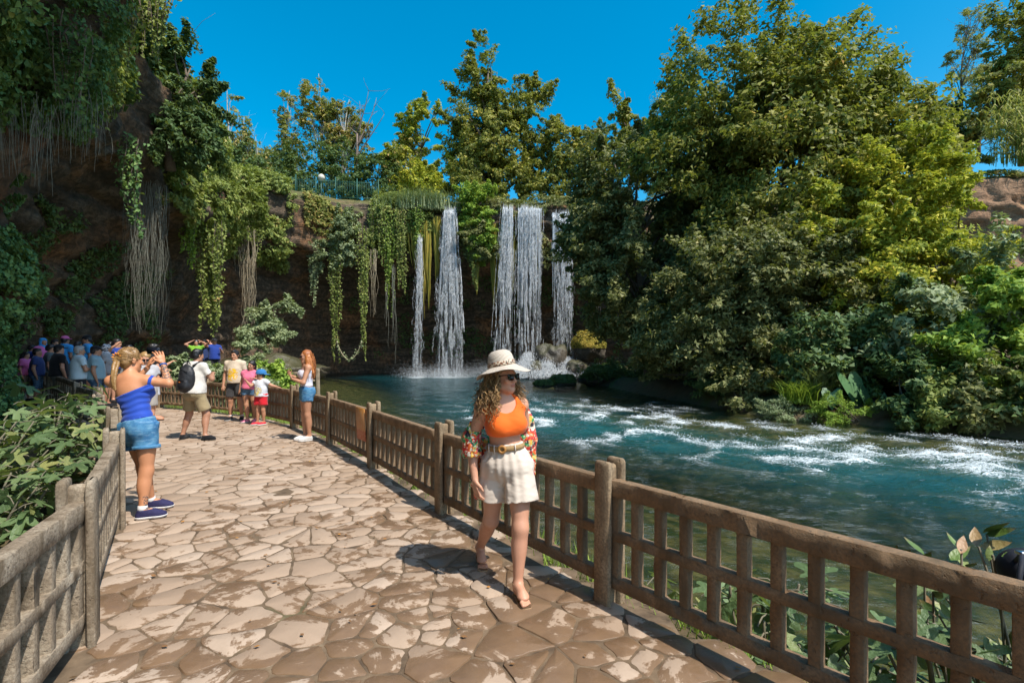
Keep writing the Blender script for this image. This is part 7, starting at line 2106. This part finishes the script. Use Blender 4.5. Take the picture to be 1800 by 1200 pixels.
# ---- red-haired woman
def redhead():
    loc = np.array((-3.86, 9.60, 0)); rz = -1.02
    F = Fig('red-haired woman in white top and denim shorts standing at the fence', loc, rz, 1.70, 'f', .98, dict(ela=(-.20, -.07, 1.13), wra=(-.09, -.27, 1.235), elb=(.20, -.08, 1.10), wrb=(.06, -.25, 1.17), ana=(-.06, .0, .088), anb=(.07, .05, .088), toa=(-.07, -.16, .034), tob=(.09, -.11, .034), kna=(-.07, -.02, .49), knb=(.08, .01, .49)), (.18, .05, 0), 1.0)
    F.body(SKIN['tan'], {'a': dict(d=(.4, -.35, .85), n=(.6, .3, 0), curl=.6), 'b': dict(d=(-.9, -.2, .35), n=(0, .8, .5), curl=.6)})
    S = Sdf(*F.box(.16), .0095)
    for p in F.torso(): S.add(p, .05, .010)
    S.cut(F.T(.20), -F.up); S.cut(F.T(.80), F.up); S.ripple(.004, (10, 10, 20), 3)
    F.piece('top', S, m_cloth('pale lilac jersey', (.60, .57, .63)))
    for sg in (-1, 1):
        mb = MB(); mb.tube([F.T(.79, sg * .07, -.10), F.T(.97, sg * .085, -.04), F.T(.99, sg * .085, .03), F.T(.78, sg * .07, .11)], .007, 5); new_obj('strap', mb.mesh('strap', True), m_cloth('lilac strap', (.60, .57, .63)), F.root)
    F.shorts(M_DENIM, .36, .022)
    for c in 'ab': F.shoe(c, M_WHITE, M_RUBBER, 'trainer')
    F.hair_cap(HAIR['red'], 'long'); F.sunglasses()
    S = Sdf(F.J['hd'] + np.array([-.3, -.2, -.65]), F.J['hd'] + np.array([.3, .35, .2]), .0095)
    for x in np.linspace(-.085, .085, 6): S.add(('rc', F.hp(x, .06 - abs(x) * .5, 0), F.hp(x * 1.35, .115 - abs(x) * .6, -.34 - .05 * math.cos(x * 30)), .042, .030, 0), .03)
    S.add(('rc', F.hp(-.075, -.01, .0), F.hp(-.115, -.03, -.24), .025, .03, 0), .03); S.add(('rc', F.hp(.075, -.01, .0), F.hp(.115, -.03, -.24), .025, .03, 0), .03)
    S.ripple(.010, (26, 26, 8), 4); S.ripple(.004, (60, 60, 18), 4)
    F.piece('long_hair', S, HAIR['red'])
    rg = np.random.default_rng(4); mb = MB()
    for i in range(150):
        ph = rg.uniform(R(75), R(285)); d0 = np.array([math.sin(ph), -math.cos(ph), 0]); a = F.hp(d0[0] * .088, .02 + d0[1] * .104, rg.uniform(0, .06)); dw = F.HM @ d0; n = 16; t = np.linspace(0, 1, n); L = rg.uniform(.28, .46)
        mb.tube(a + np.outer(np.sin(t * 2) * rg.uniform(.02, .06) + .012 * np.sin(t * rg.uniform(14, 22) + i), dw) + np.outer(-t * L, [0, 0, 1.]), np.linspace(.006, .002, n), 4, False)
    new_obj('strands', mb.mesh('strands', True), HAIR['red'], F.root)
    mb = MB(); w = F.J['wrb']; mb.tube([w + .03 * (np.array([0, math.cos(t), math.sin(t)])) for t in np.linspace(0, 6.28, 13)], .006, 5, False); new_obj('watch', mb.mesh('watch'), M_BLACK, F.root)
redhead()

# ---- two people between the photographer and the backpacker
def middle_pair():
    F = Fig('man in black T-shirt and pale shorts holding a phone out, behind the photographing woman', (-8.72, 12.45, 0), 2.2, 1.86, 'm', 1.08, dict(ela=(-.31, -.10, 1.24), wra=(-.20, -.33, 1.40), elb=(.30, .0, 1.20), wrb=(.24, -.24, 1.22)), (0, .1, 0))
    F.body(SKIN['tan'], {'a': dict(curl=.6), 'b': dict(curl=.6)}); F.tee(M_BLACK, 'shirt', .6, -.05, .018, loose=.025); F.shorts(m_cloth('pale grey cotton', (.46, .46, .48)), .82, .035, rip=.01)
    for c in 'ab': F.shoe(c, SKIN['tan'], M_DKRUBBER, 'flip_flop')
    F.hair_cap(HAIR['black'])
    F = Fig('woman in pale grey shirt and sunglasses reading her phone, half hidden behind the photographer', (-6.95, 9.70, 0), .7, 1.66, 'f', 1.0, dict(ela=(-.22, .0, 1.10), wra=(-.08, -.24, 1.16), elb=(.21, .0, 1.10), wrb=(.02, -.28, 1.15)), (0, .32, 0))
    F.body(SKIN['fair'], {'a': dict(curl=.7), 'b': dict(curl=.5)}); F.tee(m_cloth('grey-white jersey', (.42, .41, .42)), 'shirt', .5, -.05, .014, loose=.02); F.shorts(m_cloth('stone cotton', (.36, .33, .30)), .6, .03)
    for c in 'ab': F.shoe(c, M_WHITE, M_RUBBER, 'trainer')
    F.hair_cap(HAIR['curl'], 'long'); F.sunglasses()
    p = np.array((-6.95, 9.70, 0)) + yaw_m(.7) @ np.array((-.02, -.34, 1.22)); phone_thing('phone in the hands of the half hidden woman', p, (R(-50), 0, .7 + R(90)))
middle_pair()

# ---- the crowd in the shade of the cave and the three on the far path
def crowd():
    C = {'pink': (.72, .16, .38), 'navy': (.03, .05, .15), 'black': (.012, .012, .014), 'blue': (.05, .36, .78), 'teal': (.10, .42, .50), 'grey': (.50, .62, .66), 'slate': (.24, .38, .43), 'dkblue': (.02, .05, .26), 'green': (.20, .42, .04), 'bw': (.35, .35, .36), 'dkgrey': (.10, .12, .12)}
    mats = {k: m_cloth(k + ' cotton', v) for k, v in C.items()}
    trs = [m_cloth('dark trousers', (.02, .02, .025)), M_DENIM2, m_cloth('stone trousers', (.25, .22, .18))]
    L = [  # photo x, head-top y, distance, turn, sex, shirt, hair, cover, label
        (140, 608, 13.0, 2.5, 'm', 'grey', 'grey', None, 'grey-haired man in pale grey-blue T-shirt holding a phone, front of the crowd'),
        (169, 606, 13.2, 2.2, 'm', 'slate', 'black', 'cap', 'man in dark cap and slate T-shirt next to the grey-haired man'),
        (104, 604, 13.4, 2.6, 'm', 'black', 'black', 'cap', 'man in black cap and black T-shirt, left of the grey-haired man'),
        (89, 605, 14.0, 2.3, 'm', 'dkgrey', 'black', None, 'dark-haired man in dark grey shirt behind the black-capped man'),
        (66, 612, 13.6, 2.1, 'm', 'navy', 'black', None, 'young man in navy T-shirt near the ivy column'),
        (46, 618, 14.2, 1.6, 'f', 'pink', 'black', None, 'child in bright pink shirt beside the ivy column'),
        (76, 592, 15.4, 1.2, 'f', 'pink', 'black', 'hijab_blue', 'woman in blue headscarf and pink tunic in the crowd'),
        (115, 589, 16.0, 3.0, 'm', 'blue', 'black', 'cap_pink', 'tall man in bright blue T-shirt and pinkish cap in the crowd'),
        (137, 600, 16.2, 3.0, 'm', 'teal', 'black', None, 'man in teal T-shirt between two blue-shirted men'),
        (153, 587, 15.6, -.7, 'm', 'blue', 'black', 'cap', 'man in blue T-shirt and dark cap facing the crowd'),
        (188, 603, 14.6, 1.9, 'f', 'bw', 'black', 'hijab_bw', 'woman in black-and-white patterned headscarf'),
        (206, 588, 15.4, 1.4, 'f', 'dkblue', 'black', 'arms', 'dark-haired woman in dark blue top raising her arm'),
        (196, 600, 16.4, 2.6, 'f', 'dkblue', 'black', None, 'woman in dark blue behind the patterned headscarf'),
        (56, 606, 15.6, 2.4, 'm', 'dkblue', 'black', None, 'man in dark blue at the back near the ivy column'),
        (96, 596, 16.6, 1.8, 'm', 'dkgrey', 'black', None, 'man in grey at the back beside the pinkish cap'),
        (228, 606, 14.0, 2.8, 'f', 'bw', 'black', None, 'dark-haired person in front of the woman raising her arm'),
        (345, 596, 22.6, .5, 'f', 'green', 'black', 'armsup', 'person in lime green top with both hands behind the head on the far path'),
        (359, 596, 22.9, -.2, 'm', 'navy', 'black', 'armsup', 'person in navy top with raised arms between two others on the far path'),
        (377, 594, 22.6, .9, 'm', 'dkblue', 'black', 'cap_arm', 'person in blue T-shirt and dark cap raising one arm on the far path')]
    for i, (px, py, Y, rz, sex, sh, hr, cov, lab) in enumerate(L):
        q = W(px, py, Y)
        gzv = float(path_z(np.array(q[0]), np.array(q[1]))) if Y < 18 else gz(q[0], Y)
        H = float(np.clip(q[2] - gzv - (.03 if cov else 0), 1.30, 1.92)); zoff = q[2] - H - (.03 if cov else 0)
        if Y < 18: zoff = gzv
        rg = random.Random(i)
        k = H / 1.7; J = {}
        if lab.find('phone') > 0: J = dict(ela=np.array((-.24, -.04, 1.12)) * k, wra=np.array((-.06, -.30, 1.16)) * k, elb=np.array((.24, -.04, 1.12)) * k, wrb=np.array((.05, -.30, 1.14)) * k)
        elif cov == 'armsup': J = dict(ela=np.array((-.36, -.05, 1.52)) * k, wra=np.array((-.13, .06, 1.66)) * k, elb=np.array((.36, -.05, 1.52)) * k, wrb=np.array((.13, .06, 1.66)) * k)
        elif cov in ('arms', 'cap_arm'): J = dict(ela=np.array((-.36, -.16, 1.42)) * k, wra=np.array((-.30, -.36, 1.56)) * k, elb=np.array((.26, -.06, 1.15)) * k, wrb=np.array((.12, -.28, 1.30)) * k)
        F = Fig(lab, (q[0], Y, zoff), rz + rg.uniform(-.1, .1), H, sex, rg.uniform(1.0, 1.12), J, (rg.uniform(-.3, .3), rg.uniform(.0, .28), 0), 1.0, 'crowd by the cave' if Y < 18 else 'people on the far path', .026)
        F.body(SKIN[['tan', 'mid', 'fair'][i % 3]])
        F.tee(mats[sh], 'shirt', .6, -.08, .016, loose=.022)
        if Y < 18: F.trousers(trs[i % 3])
        else: F.shorts(trs[i % 3], .7)
        for c in 'ab': F.shoe(c, M_BLACK, M_DKRUBBER)
        if cov and cov.startswith('hijab'):
            S = Sdf(F.J['hd'] - .34, F.J['hd'] + .26, .013); q_ = F.hs
            S.add(('el', F.hp(0, .018, .03), (.092 * q_, .108 * q_, .10 * q_), F.HM), .02); S.add(('rc', F.hp(0, .02, -.05), F.J['nek'] + np.array([0, .02, -.03]), .085, .15, 0), .04)
            S.sub(('el', F.hp(0, -.09, -.02), (.052 * q_, .06 * q_, .075 * q_), F.HM), .02); S.ripple(.012, (14, 14, 14), i)
            if cov == 'hijab_bw':
                t = NT('patterned scarf'); v = t.n('ShaderNodeTexVoronoi', Vector=t.obj(), Scale=22.0)
                mm = t.done(t.bsdf(t.ramp(v.outputs['Distance'], [(.36, (.015, .015, .02)), (.46, (.62, .60, .62))]), .8))
            else: mm = mats['blue']
            F.piece('headscarf', S, mm)
        else:
            F.hair_cap(HAIR[hr], 'short' if sex == 'm' else 'long')
            if sex == 'f':
                S = Sdf(F.J['hd'] - .4, F.J['hd'] + .25, .015); S.add(('rc', F.hp(0, .07, 0), F.hp(0, .11, -.24), .075, .05, 0), .03); S.ripple(.012, (26, 26, 9), i); F.piece('long_hair', S, HAIR[hr])
            if cov and cov.startswith('cap'):
                S = Sdf(F.J['hd'] - .25, F.J['hd'] + .25, .012); q_ = F.hs
                S.add(('el', F.hp(0, .015, .055), (.092 * q_, .108 * q_, .085 * q_), F.HM), .02); S.cut(F.hp(0, 0, .045), F.HM @ np.array([0, 0, -1.])); S.add(('el', F.hp(0, -.12, .048), (.07 * q_, .075 * q_, .010 * q_), F.HM), .01)
                F.piece('cap', S, mats['pink'] if cov == 'cap_pink' else mats['black'])
        if lab.find('phone') > 0: phone_thing('phone in the hands of the grey-haired man', np.array((q[0], Y, zoff)) + yaw_m(rz) @ (np.array((0, -.37, 1.20)) * k), (R(-50), 0, rz))
crowd()

# ---- dark bag hung on the outer side of the rail at the right edge
def bag():
    c = np.array((2.40, 2.31, -.04))
    b = thing('shoulder_bag', 'black rounded bag hung behind the rail at the right picture edge', 'bag', c)
    mk = m_plain('black bag nylon', (.008, .009, .016), .75, .3, 60, .3, .003)
    S = Sdf((-.3, -.3, .35), (.4, .4, 1.05), .013)
    S.add(('rc', np.array((-.06, .05, .72)), np.array((.14, -.04, .74)), .085, .09, 0), .03); S.add(('el', np.array((.04, 0, .62)), (.15, .12, .16), yaw_m(-.5)), .05); S.ripple(.008, (9, 9, 9), 1)
    V, Q = S.mesh(); new_obj('pouch', mesh_np('pouch', V, Q, smooth=True), mk, b)
    mb = MB(); mb.tube([(-.10, .03, .76), (-.20, -.10, .845), (-.30, -.20, .845), (-.345, -.235, .80), (-.35, -.24, .73)], .010, 6); new_obj('strap', mb.mesh('strap', True), mk, b)
    mb = MB(); mb.box((-.225, -.125, .846), (-.19, -.09, .862), .003); new_obj('clip', mb.mesh('clip'), m_plain('metal clip', (.5, .5, .52), .3, metallic=1.0), b)
bag()
